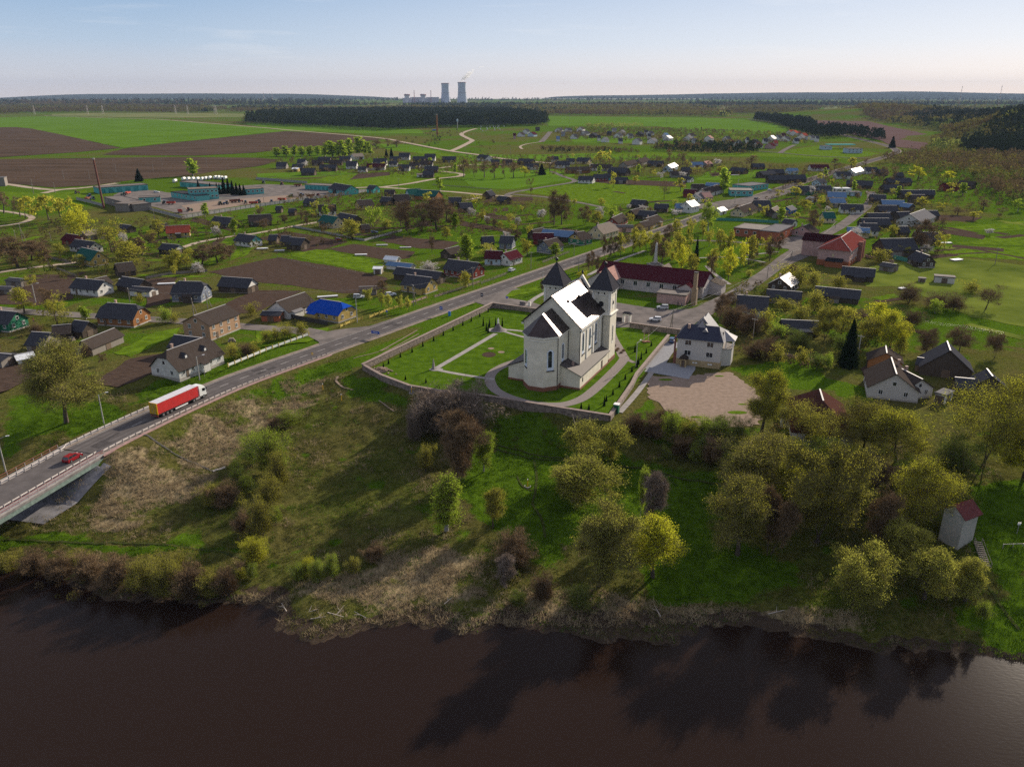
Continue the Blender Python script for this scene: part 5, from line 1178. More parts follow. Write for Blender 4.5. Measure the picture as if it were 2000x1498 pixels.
# ---------------------------------------------------------------- riverside transformer tower
x,y,z=G(1866,1052); e=empty('transformer_tower',(x,y,z),math.radians(28),'white brick transformer tower with small red roof above the river steps','tower')
mb=MB(); mb.box((0,0,2.2),(4.3,3.9,7.6)); mb.build('wall',wm('tower_white_brick',(.46,.41,.35),sc=2.5,dk=.6),e)
mb=MB(); V=[(-2.6,-2.5,5.7),(2.6,-2.5,5.7),(2.6,0,7.6),(-2.6,0,7.6),(2.6,2.5,5.7),(-2.6,2.5,5.7)];V+=[(a,b,c+.14) for a,b,c in V]
mb.add(V,[(0,3,2,1),(3,5,4,2),(6,7,8,9),(9,8,10,11),(0,1,7,6),(5,11,10,4),(0,6,9,3),(3,9,11,5),(1,2,8,7),(2,4,10,8)]); mb.build('roof',rm('faded_red_roof',(.14,.05,.048),.5),e)
mb=MB(); mb.add([(-2.15,-1.95,6),(-2.15,1.95,6),(-2.15,0,7.4)],[(0,2,1)]);mb.add([(2.15,-1.95,6),(2.15,1.95,6),(2.15,0,7.4)],[(0,1,2)]); mb.build('gable',WALL['s'],e)
# white farmhouse extras: dormers (parts of that house)
for o in list(S.collection.objects):
    if o.type=='EMPTY' and o.name.startswith('village_house') and any(l[0] is o and 'two dormers' in l[1] for l in LABELS):
        for sx_ in (-3.5,3.8):
            mb=MB(); mb.add([(sx_-1.1,-3.3,4.7),(sx_+1.1,-3.3,4.7),(sx_,-3.3,6.3),(sx_,-.9,6.4)],[(0,1,2),(1,3,2),(0,2,3)]); mb.build('dormer',ROOF['d'],o)
            mb=MB(); mb.box((sx_,-3.36,5.2),(.7,.06,.7)); mb.build('dormer_window',M_frame,o)
# ---------------------------------------------------------------- churchyard and garden walls
M_rub=mat('rubble_stone',(.27,.215,.18),rough=.95,c2=(.10,.08,.07),sc=1.1,bump=.12,bsc=1.6); M_capst=mat('wall_coping',(.22,.165,.14),rough=.9,var=.2,sc=1)
def yard_wall(pts,h,w,label,close=False,world=False,cap=True,m=None,zf=None):
    c=pts if world else [P(*p) for p in pts]; e=empty('stone_wall',(c[0][0],c[0][1],0),0,label,'wall'); mb=MB(); mc=MB()
    for (a,b) in zip(c[:-1],c[1:]):
        L=math.hypot(b[0]-a[0],b[1]-a[1]); n=max(1,int(L/4)); an=math.atan2(b[1]-a[1],b[0]-a[0])
        for k in range(n):
            t=(k+.5)/n; q=(a[0]+(b[0]-a[0])*t,a[1]+(b[1]-a[1])*t); hh=h
            mb.box((q[0]-c[0][0],q[1]-c[0][1],hh/2-1.0),(L/n+.02+rnd.uniform(0,.02),w+rnd.uniform(-.03,.03),hh+2.0),an)
        mc.box(((a[0]+b[0])/2-c[0][0],(a[1]+b[1])/2-c[0][1],h+.09),(L+w*.9,w+.2,.16+rnd.uniform(0,.01)),an)
    mb.build('masonry',m or M_rub,e)
    if cap: mc.build('coping',M_capst,e)
    return e
wl=[(962,600),(710,722)]; yard_wall(wl,1.7,.8,'long rubble stone wall of the churchyard beside the main road')
yard_wall([(710,722),(745,742),(800,763),(870,775),(950,783),(1090,806),(1190,822)],1.5,.7,'rubble churchyard wall above the wooded river bluff')
yard_wall([(1190,822),(1234,757),(1243,738),(1305,662)],1.3,.7,'low stone wall between church lawn and parish drive')
yard_wall([(962,600),(1050,612)],1.6,.6,'dark stone wall at the top of the church lawn beside the forecourt')
yard_wall([(1230,640),(1330,654)],1.7,.6,'dark stone wall between the forecourt and the church shrine')
# ---------------------------------------------------------------- vegetation
def qmesh(name,V,F,mats,mi,parent=None):
    me=bpy.data.meshes.new(name); V=np.asarray(V,np.float32).reshape(-1,3); F=np.asarray(F,np.int32)
    me.vertices.add(len(V)); me.vertices.foreach_set('co',V.ravel()); me.loops.add(F.size); me.loops.foreach_set('vertex_index',F.ravel())
    me.polygons.add(len(F)); me.polygons.foreach_set('loop_start',np.arange(0,F.size,4,dtype=np.int32)); me.polygons.foreach_set('loop_total',np.full(len(F),4,np.int32))
    for m in mats: me.materials.append(m)
    me.polygons.foreach_set('material_index',np.asarray(mi,np.int32)); me.update(calc_edges=True)
    o=bpy.data.objects.new(name,me); link(o)
    if parent: o.parent=parent
    return o
def unit(v): return v/np.maximum(1e-9,np.linalg.norm(v,axis=-1,keepdims=True))
def tubes(p,q,r0,r1,n=5):
    d=unit(q-p); h=np.where(np.abs(d[:,2:3])>.9,np.array([[1,0,0]]),np.array([[0,0,1]])); a=unit(np.cross(d,h)); b=np.cross(d,a)
    t=np.arange(n)*2*math.pi/n; c=np.cos(t)[None,:,None];s=np.sin(t)[None,:,None]
    V=np.concatenate([p[:,None]+(a[:,None]*c+b[:,None]*s)*r0[:,None,None],q[:,None]+(a[:,None]*c+b[:,None]*s)*r1[:,None,None]],1)
    k=np.arange(n); f=np.stack([k,(k+1)%n,n+(k+1)%n,n+k],-1); F=(f[None]+(np.arange(len(p))*2*n)[:,None,None]).reshape(-1,4)
    return V.reshape(-1,3),F
def ribbons(p,q,w0,w1,rg):
    d=unit(q-p); a=unit(np.cross(d,rg.normal(size=p.shape)))
    V=np.stack([p-a*w0,p+a*w0,q+a*w1,q-a*w1],1); return V.reshape(-1,3),np.arange(len(p)*4).reshape(-1,4)
def leafq(c,s,rg,flat=.0):
    a=unit(rg.normal(size=c.shape)); b=unit(np.cross(a,rg.normal(size=c.shape))); s=s[:,None]
    V=np.stack([c-a*s,c-b*s*.55,c+a*s,c+b*s*.55],1); return V.reshape(-1,3),np.arange(len(c)*4).reshape(-1,4)
M_bark=mat('bark',(.10,.075,.055),rough=.95,c2=(.055,.042,.034),sc=3,stretch=(1,1,.3)); M_bbark=mat('birch_bark',(.42,.40,.37),rough=.8,c2=(.10,.09,.085),sc=3,stretch=(1,1,3))
def leafm(n,c,d=.55,t=.5): return mat(n,c,rough=.75,c2=tuple(x*d for x in c),sc=.55,trans=t,spec=.1,rand=.14,pos=(.38,.62))
LM={'bare':leafm('brown_buds',(.24,.165,.09),.6,.3),'bud':leafm('olive_buds',(.52,.50,.06),.55),'gold':leafm('golden_leaves',(.60,.60,.04),.6),'fresh':leafm('fresh_green_leaves',(.36,.48,.045),.6),
    'willow':leafm('willow_leaves',(.52,.52,.085),.6),'blossom':leafm('white_blossom',(.62,.58,.55),.7,.3),'spruce':leafm('spruce_needles',(.018,.034,.014),.5,.1),'bush':leafm('bush_leaves',(.16,.23,.035),.5),'thuja':leafm('thuja_green',(.03,.055,.015),.5,.1),'grey':leafm('grey_twig_tips',(.25,.19,.13),.6,.4)}
TM={'bare':mat('brown_twigs',(.17,.115,.065),rough=.9,spec=.05,rand=.15),'grey':mat('grey_twigs',(.23,.18,.145),rough=.9,rand=.1,spec=.05),'oth':mat('olive_twigs',(.15,.13,.05),rough=.9,rand=.1,spec=.05)}
def gen_tree(kind,shape,H=12.,R=4.5,cb=.25,seed=0,det=1.0,leaf=.16,nleaf=9000,ntw=2600,stems=1):
    """returns (trunk verts, faces, crown verts, faces, crown material index)"""
    rg=np.random.default_rng(seed); P0=[];Q0=[];R0=[];R1=[];term=[];tdir=[]
    def env(z):
        u=(z/H-cb)/(1-cb); 
        if u<0: return .25
        return {'round':math.sqrt(max(0,1-(2*u-.9)**2/1.25)),'oval':math.sqrt(max(0,1-(2*u-.85)**2/1.4))*.9,'column':max(0,(1-u))**.6*min(1,.45+u*1.6),'spread':math.sqrt(max(0,1-(1.7*u-.8)**2/.9)),'bush':math.sqrt(max(0,1-(1.5*u-.45)**2/1.12))}[shape]
    def grow(p,d,L,r,lv):
        n=3; 
        for i in range(n):
            d=unit(d+rg.normal(size=3)*(.10+.07*lv)+np.array([0,0,.05 if lv else 0])); q=p+d*L/n; r2=r*(.84 if lv else .80)
            P0.append(p);Q0.append(q);R0.append(r);R1.append(r2)
            if lv<3:
                nb={0:2,1:2,2:2}[lv] if i>=1 or lv>0 else 0
                for _ in range(nb):
                    th=rg.uniform(0,2*math.pi); side=unit(np.cross(d,np.array([math.cos(th),math.sin(th),.3]))); nd=unit(d*.65+side*rg.uniform(.55,1.0)+np.array([0,0,.12]))
                    grow(q,nd,L*rg.uniform(.5,.72),r2*.62,lv+1)
            p=q;r=r2
        term.append(p);tdir.append(d)
    nl=int(9*det) if shape!='bush' else int(7*det)
    if shape=='column': nl=int(nl*1.9)
    for s in range(stems):
        base=np.array([rg.normal()*.25*(stems>1),rg.normal()*.25*(stems>1),0.]); lean=np.array([rg.normal()*.05+(.33*math.cos(s*2.4) if stems>1 else 0),rg.normal()*.05+(.33*math.sin(s*2.4) if stems>1 else 0),1.]); lean/=np.linalg.norm(lean)
        p=base; top=H*(.86 if stems==1 else .75); r=H*.026 if stems==1 else H*.012; m=8
        nodes=[]
        for i in range(m):
            q=p+lean*top/m+rg.normal(size=3)*np.array([.12,.12,0])*H/40*i; r2=r*.83; P0.append(p);Q0.append(q);R0.append(r);R1.append(r2); nodes.append((q,r2)); p=q;r=r2
        for k in range(nl if stems==1 else max(3,nl//stems+1)):
            z=H*(cb*.8+(.9-cb)*(k+.5)/(nl if stems==1 else max(3,nl//stems+1))*.9); i=min(m-1,int(z/top*m)); q,rr=nodes[i]; th=k*2.4+rg.uniform(-.4,.4); e=env(min(H*.98,z+.1*H)); up=.45+.8*(z/H)
            if shape=='column': up+=.5
            grow(q,unit(np.array([math.cos(th),math.sin(th),up])),R*e*.62*rg.uniform(.62,1.28),rr*.6,1)
    term=np.array(term);tdir=np.array(tdir)
    # pull ends into the crown outline and push them out to fill it
    c=np.array([0,0,0.]); 
    TV,TF=tubes(np.array(P0),np.array(Q0),np.array(R0),np.array(R1),5 if det>=1 else 4)
    idx=rg.integers(0,len(term),ntw); b=term[idx]+rg.normal(size=(ntw,3))*R*.07; d=unit(tdir[idx]*.7+rg.normal(size=(ntw,3))*.6+np.array([0,0,.35 if kind!='fresh' else -.1])); ln=rg.uniform(.5,1.3,ntw)*H/14
    if shape=='bush':
        # twig fans springing from the stool
        k=ntw//2; th=rg.uniform(0,6.28,k); el=rg.uniform(.25,1.45,k); rr=rg.uniform(.45,1,k); tip=np.stack([np.cos(th)*np.cos(el)*R*rr,np.sin(th)*np.cos(el)*R*rr,np.sin(el)*H*rr],-1); b[:k]=tip*rg.uniform(.45,.8,(k,1)); d[:k]=unit(tip-b[:k]+rg.normal(size=(k,3))*.12); ln[:k]=np.linalg.norm(tip-b[:k],axis=1)
    V1,F1=ribbons(b,b+d*ln[:,None],np.full((ntw,1),(.022 if det>1.1 else .035)*H/12*(1.4 if kind in('bare','grey') else 1)),np.full((ntw,1),.012),rg)
    sc=H/12
    idx=rg.integers(0,ntw,nleaf); t=rg.uniform(.1,1.15,(nleaf,1)); lc=b[idx]+d[idx]*ln[idx][:,None]*t+rg.normal(size=(nleaf,3))*.22*sc
    if kind=='fresh': lc[:,2]-=np.abs(rg.normal(size=nleaf))*.35*sc
    lc[:,2]=np.maximum(lc[:,2],.15)
    V2,F2=leafq(lc,rg.uniform(.6,1.3,nleaf)*leaf,rg)
    V=np.concatenate([V1,V2]); F=np.concatenate([F1,F2+len(V1)]); mi=np.concatenate([np.zeros(len(F1)),np.ones(len(F2))])
    top=np.percentile(V[:,2],99.3); rad=np.percentile(np.hypot(V[:,0],V[:,1]),95)
    return TV,TF,V,F,mi,top,rad
def gen_spruce(H=16.,R=3.2,seed=0,n=5200,size=.28):
    rg=np.random.default_rng(seed); u=rg.uniform(0,1,n)**.75; z=H*(.06+.93*(1-u)) ; lay=np.floor(z/H*22)/22; fr=(z/H*22)%1
    rmax=R*(1-z/H)**.85*(1.0-.35*fr)+.08; r=rmax*np.sqrt(rg.uniform(.12,1,n)); th=rg.uniform(0,6.28,n)+lay*9; r=r*(.8+.2*np.sin(th*7+lay*50))
    c=np.stack([r*np.cos(th),r*np.sin(th),z-r*.32],-1); V,F=leafq(c,rg.uniform(.7,1.3,n)*size*(.5+.6*(1-z/H)),rg)
    P0=np.array([[0,0,0.]]);Q0=np.array([[0,0,H*.97]]); TV,TF=tubes(P0,Q0,np.array([H*.02]),np.array([.03]),6)
    return TV,TF,V,F,np.zeros(len(F)),H,R
PROTO={}
def proto(key):
    """key = kind/shape/lod/variant -> (trunk mesh, crown mesh, height, radius)"""
    if key in PROTO: return PROTO[key]
    kind,shape,lod,var=key; sd=abs(hash((kind[0]*3,shape[1],lod,var)))%9999 if False else (sum(map(ord,kind+shape))*31+lod*977+var*131)
    if kind in('spruce','thuja'):
        TV,TF,V,F,mi,h,r=gen_spruce(16,3.6 if kind=='spruce' else 1.9,sd,(9000,2600,700,16000)[lod],(.30,.55,1.1,.22)[lod]); mats=[LM[kind]]
    else:
        nl,nt_,lf=((15000,3600,.115),(2600,1100,.30),(520,260,.62),(28000,9000,.065))[lod]
        H=12.
        if kind in('bare','grey'): nl,nt_,lf=((6500,7500,.10),(1500,2400,.17),(350,420,.36),(12000,20000,.065))[lod]
        if kind=='bud': nl,nt_,lf=((12000,5200,.10),(1900,1500,.25),(420,300,.52),(24000,12500,.058))[lod]
        if kind=='willow': nl,nt_,lf=((18000,5600,.105),(3200,1300,.27),(560,260,.58),(32000,13500,.06))[lod]
        cb={'round':.22,'oval':.2,'column':.12,'spread':.25,'bush':.0}[shape]; R={'round':4.6,'oval':3.8,'column':2.5,'spread':6.2,'bush':5.6}[shape]
        TV,TF,V,F,mi,h,r=gen_tree(kind,shape,H,R,cb,sd,{0:1.0,1:1.0,2:.6,3:1.25}[lod],lf,nl,nt_,4 if shape=='bush' else (2 if var==2 and shape!='column' else 1))
        mats=[TM.get(kind,TM['oth']),LM[kind]]
    me_t=qmesh('trunk',TV,TF,[M_bbark if kind=='fresh' else M_bark],np.zeros(len(TF))); me_c=qmesh('crown',V,F,mats,mi)
    t,c=me_t.data,me_c.data; bpy.data.objects.remove(me_t);bpy.data.objects.remove(me_c)
    PROTO[key]=(t,c,h,r); return PROTO[key]
KN={'bare':'bare_tree','grey':'bare_tree','bud':'budding_tree','gold':'golden_tree','fresh':'birch_tree','willow':'willow_tree','blossom':'blossom_tree','spruce':'spruce_tree','bush':'green_shrub','thuja':'cypress_shrub'}
tcount=[0]
def tree(px,py,pyt,w,kind,shape,label,loc=None,h=None,r=None,group=None):
    if loc is None:
        x,y,z=G(px,py); lo,hi=z,z+60
        for _ in range(30):
            m=(lo+hi)/2
            if pxof(x,y,m)[1]>pyt: lo=m
            else: hi=m
        Z=y*CT+(CAMH-z)*ST; r=w*Z/FPX/2; h=max(.8,(lo-z)*.6,lo-z-r*.18*(CAMH-z)/y)
    else: x,y,z=loc
    D=math.hypot(x,y); lod=0 if D<230 else (1 if D<520 else 2); 
    if D<270 and w>45: lod=0
    if D<260 and h>13: lod=3
    tcount[0]+=1
    t,c,H,R=proto((kind,shape,lod,tcount[0]%3))
    nm=KN[kind]; 
    if shape=='bush' : nm={'bare':'bare_shrub','grey':'bare_shrub','bud':'budding_shrub','gold':'golden_shrub','fresh':'green_shrub','willow':'willow_shrub','blossom':'blossom_shrub'}.get(kind,nm)
    e=empty(nm,(x,y,z-.1),rnd.uniform(0,6.28),None,'shrub' if shape=='bush' or kind in('bush','thuja') else 'tree',group)
    s=h/H; e.scale=(r/R,r/R,s)
    for nm_,me in (('trunk',t),('crown',c)):
        o=bpy.data.objects.new(nm_,me); link(o); o.parent=e
    LABELS.append((e,label,pxof(x,y,z)[0])); return e
KL={'bush':'dark green tree','bare':'bare brown tree','grey':'bare grey tree','bud':'olive budding tree','gold':'golden-leaved tree','fresh':'pale green birch','willow':'grey-green willow','blossom':'white blossom tree','spruce':'dark spruce'}
KS={'bare':'bare brown shrub','grey':'bare grey shrub','bud':'olive budding shrub','gold':'golden shrub','fresh':'fresh green shrub','willow':'rounded willow shrub','blossom':'white blossom shrub','bush':'dark green shrub','spruce':'dark spruce'}
def trees(rows,region,group=None):
    for r_ in rows.strip().split('\n'):
        a,_,lab=r_.partition('|'); f=a.split()
        px,py,pt,w=map(float,f[:4]); k=f[4]
        if region=='in the riverside meadow' and py-pt>85 and int(px) not in (130,1487,1925,872,1250,1273): py-=.06*(py-pt); w*=1.08
        k=f[4]; sh=f[5] if len(f)>5 else {'fresh':'column','spruce':'column','gold':'round','bud':'oval','bare':'oval','grey':'oval','willow':'round','blossom':'round'}[k]
        tree(px,py,pt,w,k,sh,lab or ((KS if sh=='bush' else KL)[k]+' '+region),group=group or 'trees '+region)
trees("""130 826 668 128 willow round|big pale feathery willow with thick trunk between the truck and the ploughed plot
845 850 752 100 grey bush|wide grey twiggy shrub against the churchyard wall, first of the thicket
905 845 745 110 grey bush|large bare grey thicket tree before the churchyard wall
810 862 790 40 grey bush|small grey shrub at the meadow end of the thicket
890 950 808 118 bare oval|dense russet bare tree in the middle of the meadow
945 920 842 42 fresh oval|slim pale green tree beside the russet bare tree
832 918 868 40 bud bush|small olive shrub in the shadow before the russet tree
872 1035 934 58 fresh column|young lime green birch standing alone on the meadow
963 1036 950 42 bud oval|small grey olive sapling beside the young lime birch
1120 985 880 150 willow round|great spreading willow on the meadow, lower of the pair
1160 930 830 118 willow round|great willow nearer the churchyard wall corner, upper of the pair
1170 1155 978 120 willow oval|tall olive willow near the river with forked trunk
1275 1135 1008 92 gold oval|golden tree beside the tall olive willow
1250 1012 912 30 fresh oval|thin pale poplar sapling before the golden tree
1273 1020 918 50 grey oval|thin bare poplar behind the golden tree
1005 1105 1035 75 bare bush|bare brown shrub on the riverside slope below the worn path
995 1125 1090 26 fresh bush|tiny bright green shrub below the bare brown shrub
985 1145 1080 40 grey oval|wispy bare sapling among the dry reeds
1487 845 722 78 gold oval|slender golden tree at the corner of the sandy yard
1565 885 785 110 bud spread|olive tree before the tall dark brown roof
1683 895 772 105 bud spread|spreading olive tree between the two cottages
1750 912 790 120 gold spread|yellow olive tree beside the white brick cottage
1925 900 728 210 gold spread|great golden oak with dark forked trunk by the black barns
2000 930 845 110 gold round|golden crown at the very edge below the great golden oak
1532 1000 898 66 gold oval|small golden crown rising inside the wood edge
1590 1075 858 150 bud oval|tallest olive tree in the middle of the riverside wood
1470 990 850 125 bud round|broad brown-olive crown at the wood edge above the meadow
1440 1095 935 110 bud oval|olive brown tree at the meadow corner of the wood
1500 1090 960 80 bare oval|russet tree between the tallest tree and the meadow corner
1712 1085 958 66 bare round|russet round crown in the wood beside the golden crown
1790 1035 898 112 gold round|bright golden round crown in the wood above the transformer tower
1760 940 892 60 fresh round|fresh green crown behind the bright golden round crown
1710 955 890 60 bare round|dark bare crown above the russet round crown
1780 1105 1015 104 willow round|olive willow crown just uphill of the transformer tower
1665 1190 1063 124 willow round|broad willow standing low by the river bank
1805 1175 1062 90 willow oval|narrow willow below the transformer tower shadow
1885 1172 1088 68 willow oval|leaning willow next to the river steps
1917 1208 1170 34 fresh bush|small pollard willow on the grass near the shore
1640 1010 905 110 willow round|dense grey green crown behind the tallest olive tree
1855 950 850 90 bush bush|dark green thicket under the great golden oak
1660 860 800 60 bare round|bare round tree behind the dark brown roof""" ,'in the riverside meadow','large trees of the meadow and river bank')
trees("""1240 850 805 60 bare bush
1275 855 812 50 bare bush
1310 860 800 55 fresh bush
1345 862 815 50 bud bush
1375 870 812 60 fresh bush
1405 872 808 66 bush bush
1440 880 818 60 bush bush
1330 890 850 50 bare bush
1360 900 862 40 fresh bush
1395 905 850 60 bare bush
1425 912 862 60 fresh bush
1300 895 870 26 fresh bush
1460 905 850 60 bud bush
1500 890 845 60 bud bush
1540 895 850 60 gold bush
1600 905 850 70 fresh bush
1640 915 860 70 gold bush
1570 930 880 60 bud bush
1290 830 800 40 bare bush
1480 925 885 50 gold bush
1700 925 870 60 bud bush""",'in the hedge below the sandy yard','shrubs of the hedge below the sandy yard')
trees("""530 925 832 80 fresh bush
500 900 842 60 fresh bush
545 950 880 60 bud bush
465 952 895 32 fresh bush
482 962 925 34 fresh bush
415 985 940 50 bud bush
440 985 940 60 bare bush
530 985 930 60 bud bush
512 1045 965 60 bud bush
540 1020 985 34 fresh bush
500 1098 1045 56 gold bush
480 1040 1000 50 bare bush
560 830 800 60 fresh bush
540 838 815 40 bare bush
620 1135 1090 40 fresh bush
585 1130 1095 40 fresh bush
650 1125 1080 34 fresh bush
605 1120 1085 30 gold bush
470 1130 1105 24 gold bush
495 1128 1098 26 fresh bush
690 1120 1085 30 bud bush
1010 1180 1150 40 bush bush
1060 1170 1120 50 bare bush
1130 1180 1140 60 bush bush
730 1090 1060 50 bare bush""",'on the embankment slope','shrubs on the embankment slope')
trees("""70 1120 1075 60 bare bush
120 1128 1082 60 bare bush
175 1130 1080 70 bare bush
230 1140 1085 70 bare bush
280 1150 1090 80 bud bush
330 1160 1085 80 bud bush
375 1165 1100 70 bare bush
410 1162 1105 60 bud bush
445 1160 1105 60 bare bush
20 1115 1080 50 bud bush
350 1130 1075 60 bud bush
150 1100 1075 50 bud bush""",'on the river edge below the bridge','shrubs on the river edge below the bridge')
trees("""35 522 458 78 bare
78 494 468 36 bare
62 508 470 40 bare
218 492 428 64 bud spread
150 470 410 54 gold spread
255 522 472 62 bud
278 500 462 34 bare
290 484 455 36 bare
240 508 478 30 bare
95 516 480 30 bare
60 562 537 28 bud
48 612 560 38 bud
112 634 572 54 bud spread
100 604 562 40 bare
168 624 598 20 fresh
325 630 600 34 fresh bush
342 630 610 24 bud bush
275 592 572 26 bud bush
72 652 628 30 bare bush
203 712 688 18 bare
168 697 672 28 bare bush
345 532 490 44 bud
365 527 484 50 bud
395 520 476 50 bare
425 514 474 52 bare
448 506 478 32 bare
330 522 498 28 bud
388 534 512 22 blossom
343 542 515 22 bud
310 462 428 28 bud
295 475 448 26 bud
455 702 666 34 bud bush
480 697 670 34 bare bush
497 692 664 34 bud bush
520 670 643 30 bud bush
540 666 638 32 bud bush
560 661 630 36 bud bush
588 656 627 32 bud bush
493 617 590 30 bud bush""",'in the village gardens uphill of the truck','trees of the village gardens')
trees("""50 427 384 32 bud
72 427 382 32 bud
95 430 380 36 bud
120 432 382 36 bud
140 432 386 34 bud
158 436 394 32 gold
8 417 374 30 bare
26 420 382 26 bare
40 424 386 26 bare
377 344 309 24 fresh
272 355 329 22 spruce
438 379 345 15 spruce
447 379 348 15 spruce
455 381 352 15 spruce
463 381 357 14 spruce
470 382 359 14 spruce
477 382 360 12 spruce
424 373 357 9 spruce
411 372 357 9 spruce
388 371 350 9 spruce
430 380 358 9 spruce""",'beside the farm yard','trees by the farm')
trees("""750 577 546 28 bare
718 592 564 18 willow
745 600 572 16 willow
760 602 574 16 willow
781 607 577 16 willow
798 608 578 15 willow
910 562 528 22 bud
914 512 459 32 fresh
955 502 476 42 willow bush
838 532 510 34 blossom bush
842 492 461 20 bare
873 467 442 18 bud
688 467 426 38 bud
729 445 403 40 fresh round
752 449 428 26 willow
795 450 390 52 bare
822 452 393 52 bare
852 450 386 52 bare
872 434 387 50 bare
892 442 404 36 bare
783 442 399 32 bare
833 402 375 22 bud
648 422 378 46 bare
556 437 419 20 bare
597 427 411 16 bare
610 424 408 16 bud
920 424 406 16 blossom
940 432 414 18 bud
860 372 344 15 fresh
880 440 422 18 bare
968 445 428 18 bare
930 400 380 20 bud
1010 470 448 24 bare
1030 500 466 26 bud
1086 500 474 20 fresh
990 470 452 18 blossom
600 440 424 14 bare
530 436 418 14 bare""",'in the gardens above the main road','trees of the gardens above the main road')
trees("""540 306 288 15 fresh
560 305 285 17 fresh
575 305 284 15 fresh
590 306 286 13 fresh
605 305 285 15 fresh
635 307 280 19 fresh
650 308 275 23 fresh
664 309 274 23 fresh
682 306 271 21 fresh
702 304 267 23 fresh
714 303 276 13 fresh
724 304 278 13 fresh
620 304 285 14 fresh
672 308 282 14 fresh
765 311 289 13 spruce
755 309 291 11 spruce
735 291 274 24 bare
755 290 271 26 bare
775 288 274 24 bare""",'in the birch row behind the hamlet','trees of the birch row')
trees("""906 346 311 24 bare
926 347 312 26 bare
946 347 314 24 bare
966 348 316 24 bare
986 348 314 24 bare
1003 347 317 22 bare
1025 346 326 20 bud
1045 345 322 20 bare
1058 342 320 22 spruce
1074 334 305 22 bare
1037 383 347 18 bare
1082 439 371 34 bare
1097 439 378 36 bare
1142 440 402 32 bare
1165 442 412 28 bud
1172 427 404 18 blossom
1191 427 399 28 fresh round
1254 414 400 18 blossom
1267 424 413 18 blossom
1322 422 409 26 blossom
1332 348 335 15 blossom
1297 390 349 26 bare spread
1198 367 336 22 bud
1329 374 347 24 bud
1412 377 327 22 fresh
1303 322 291 24 bare
1333 322 299 22 bare
1172 322 295 28 bud
1190 320 294 20 bud
1467 327 303 28 bare
1383 452 394 38 fresh round
1378 407 388 22 bud
1345 400 378 18 bud
1240 360 344 16 bud
1290 350 336 14 blossom
1400 325 310 16 blossom
1405 340 324 20 bud
1360 340 326 16 bud""",'around the long meadow','trees around the long meadow')
trees("""1359 517 460 16 spruce
1325 502 453 26 bud
1342 507 458 24 bud
1390 532 484 26 bud
1422 547 482 32 gold
1444 527 470 28 gold
1405 499 448 26 bud
1425 497 453 24 bud
1385 482 448 28 bud
1462 517 459 28 bud
1472 514 463 22 bare
1495 502 461 24 bud
1503 510 464 24 bare
1519 495 454 20 bare
1386 542 498 22 bare
1350 542 494 28 bud
1330 532 479 28 gold
1311 522 469 28 bud
1292 517 464 28 bare
1275 512 469 24 bare
1345 472 424 24 bud
1320 472 428 24 bud
1300 482 438 26 bare
1372 470 430 26 bud
1180 502 459 14 bare
1150 527 494 15 bare
1158 530 489 15 bare
1166 534 499 15 bare
1189 507 461 15 bare
1201 502 459 18 bare
1212 502 454 18 bud
1236 492 444 26 bud
1250 497 449 28 bud
1262 490 451 26 gold
1463 541 526 16 willow bush
1138 545 528 26 gold bush
1059 571 546 9 bare
1075 556 536 9 bare
1222 480 455 20 bare
1280 490 452 26 bud""",'in the park behind the maroon hall','trees of the park')
trees("""1530 557 514 42 bud bush
1560 562 518 42 bud bush
1586 562 526 36 bud bush
1545 542 511 32 bare bush
1637 562 537 40 bud bush
1405 628 574 34 bare
1430 642 596 62 bare bush
1462 652 608 54 bare bush
1492 645 602 44 bud bush
1416 612 570 40 bare
1590 607 563 44 bud bush
1530 604 582 44 bud bush
1562 622 594 44 bud bush
1610 664 596 54 bud round
1642 654 598 54 bud round
1663 646 600 44 bare round
1690 674 618 54 bud round
1737 684 608 64 gold round
1712 644 588 54 gold round
1692 664 634 28 gold round
1655 716 620 56 spruce
1520 658 632 44 fresh bush
1520 708 672 44 bud bush
1567 712 678 34 bud bush
1617 718 690 28 fresh bush
1480 700 668 60 bare bush
1500 690 660 50 bare bush
1595 720 690 40 bush bush
1640 690 650 40 bush bush
1560 680 645 50 bush bush
1925 604 551 54 bare spread
1943 699 646 48 bare spread
1873 688 638 54 bare spread
1808 692 638 48 bare spread
1825 612 583 28 fresh bush
1775 592 553 54 bare bush
1830 602 568 64 bare bush
1862 607 573 54 bare bush
1780 637 603 54 bare bush
1896 572 546 44 bud bush
1758 690 650 40 bud bush""",'on the pasture slope','trees of the pasture slope')
trees("""1795 494 428 48 bare
1805 497 477 26 blossom
1832 492 453 28 bud
1716 512 484 44 bud bush
1740 464 439 24 bud
1668 472 445 34 blossom
1933 460 446 16 blossom
1588 457 408 30 bare
1600 450 425 22 bud
1792 352 324 34 gold
1850 354 334 28 gold
1857 380 356 26 bud
1880 382 357 14 fresh
1988 414 389 26 fresh round
1740 362 324 26 bare
1662 332 307 22 bud
1630 332 309 18 bare
1692 327 309 20 bare
1742 289 266 18 spruce
1555 385 365 24 bud
1520 385 370 20 bud
1570 412 390 30 bud
1590 400 380 24 bare
1700 355 330 20 bare
1725 350 325 20 bare
1800 405 385 26 bud
1840 410 395 26 bud
1870 420 405 26 bare
1900 430 412 26 bud
1950 425 405 34 bare
1920 410 390 26 bare
1690 465 450 20 bud
1760 500 480 26 bud
1840 445 425 22 bare""",'in the village end beyond the red school','trees of the far village end')
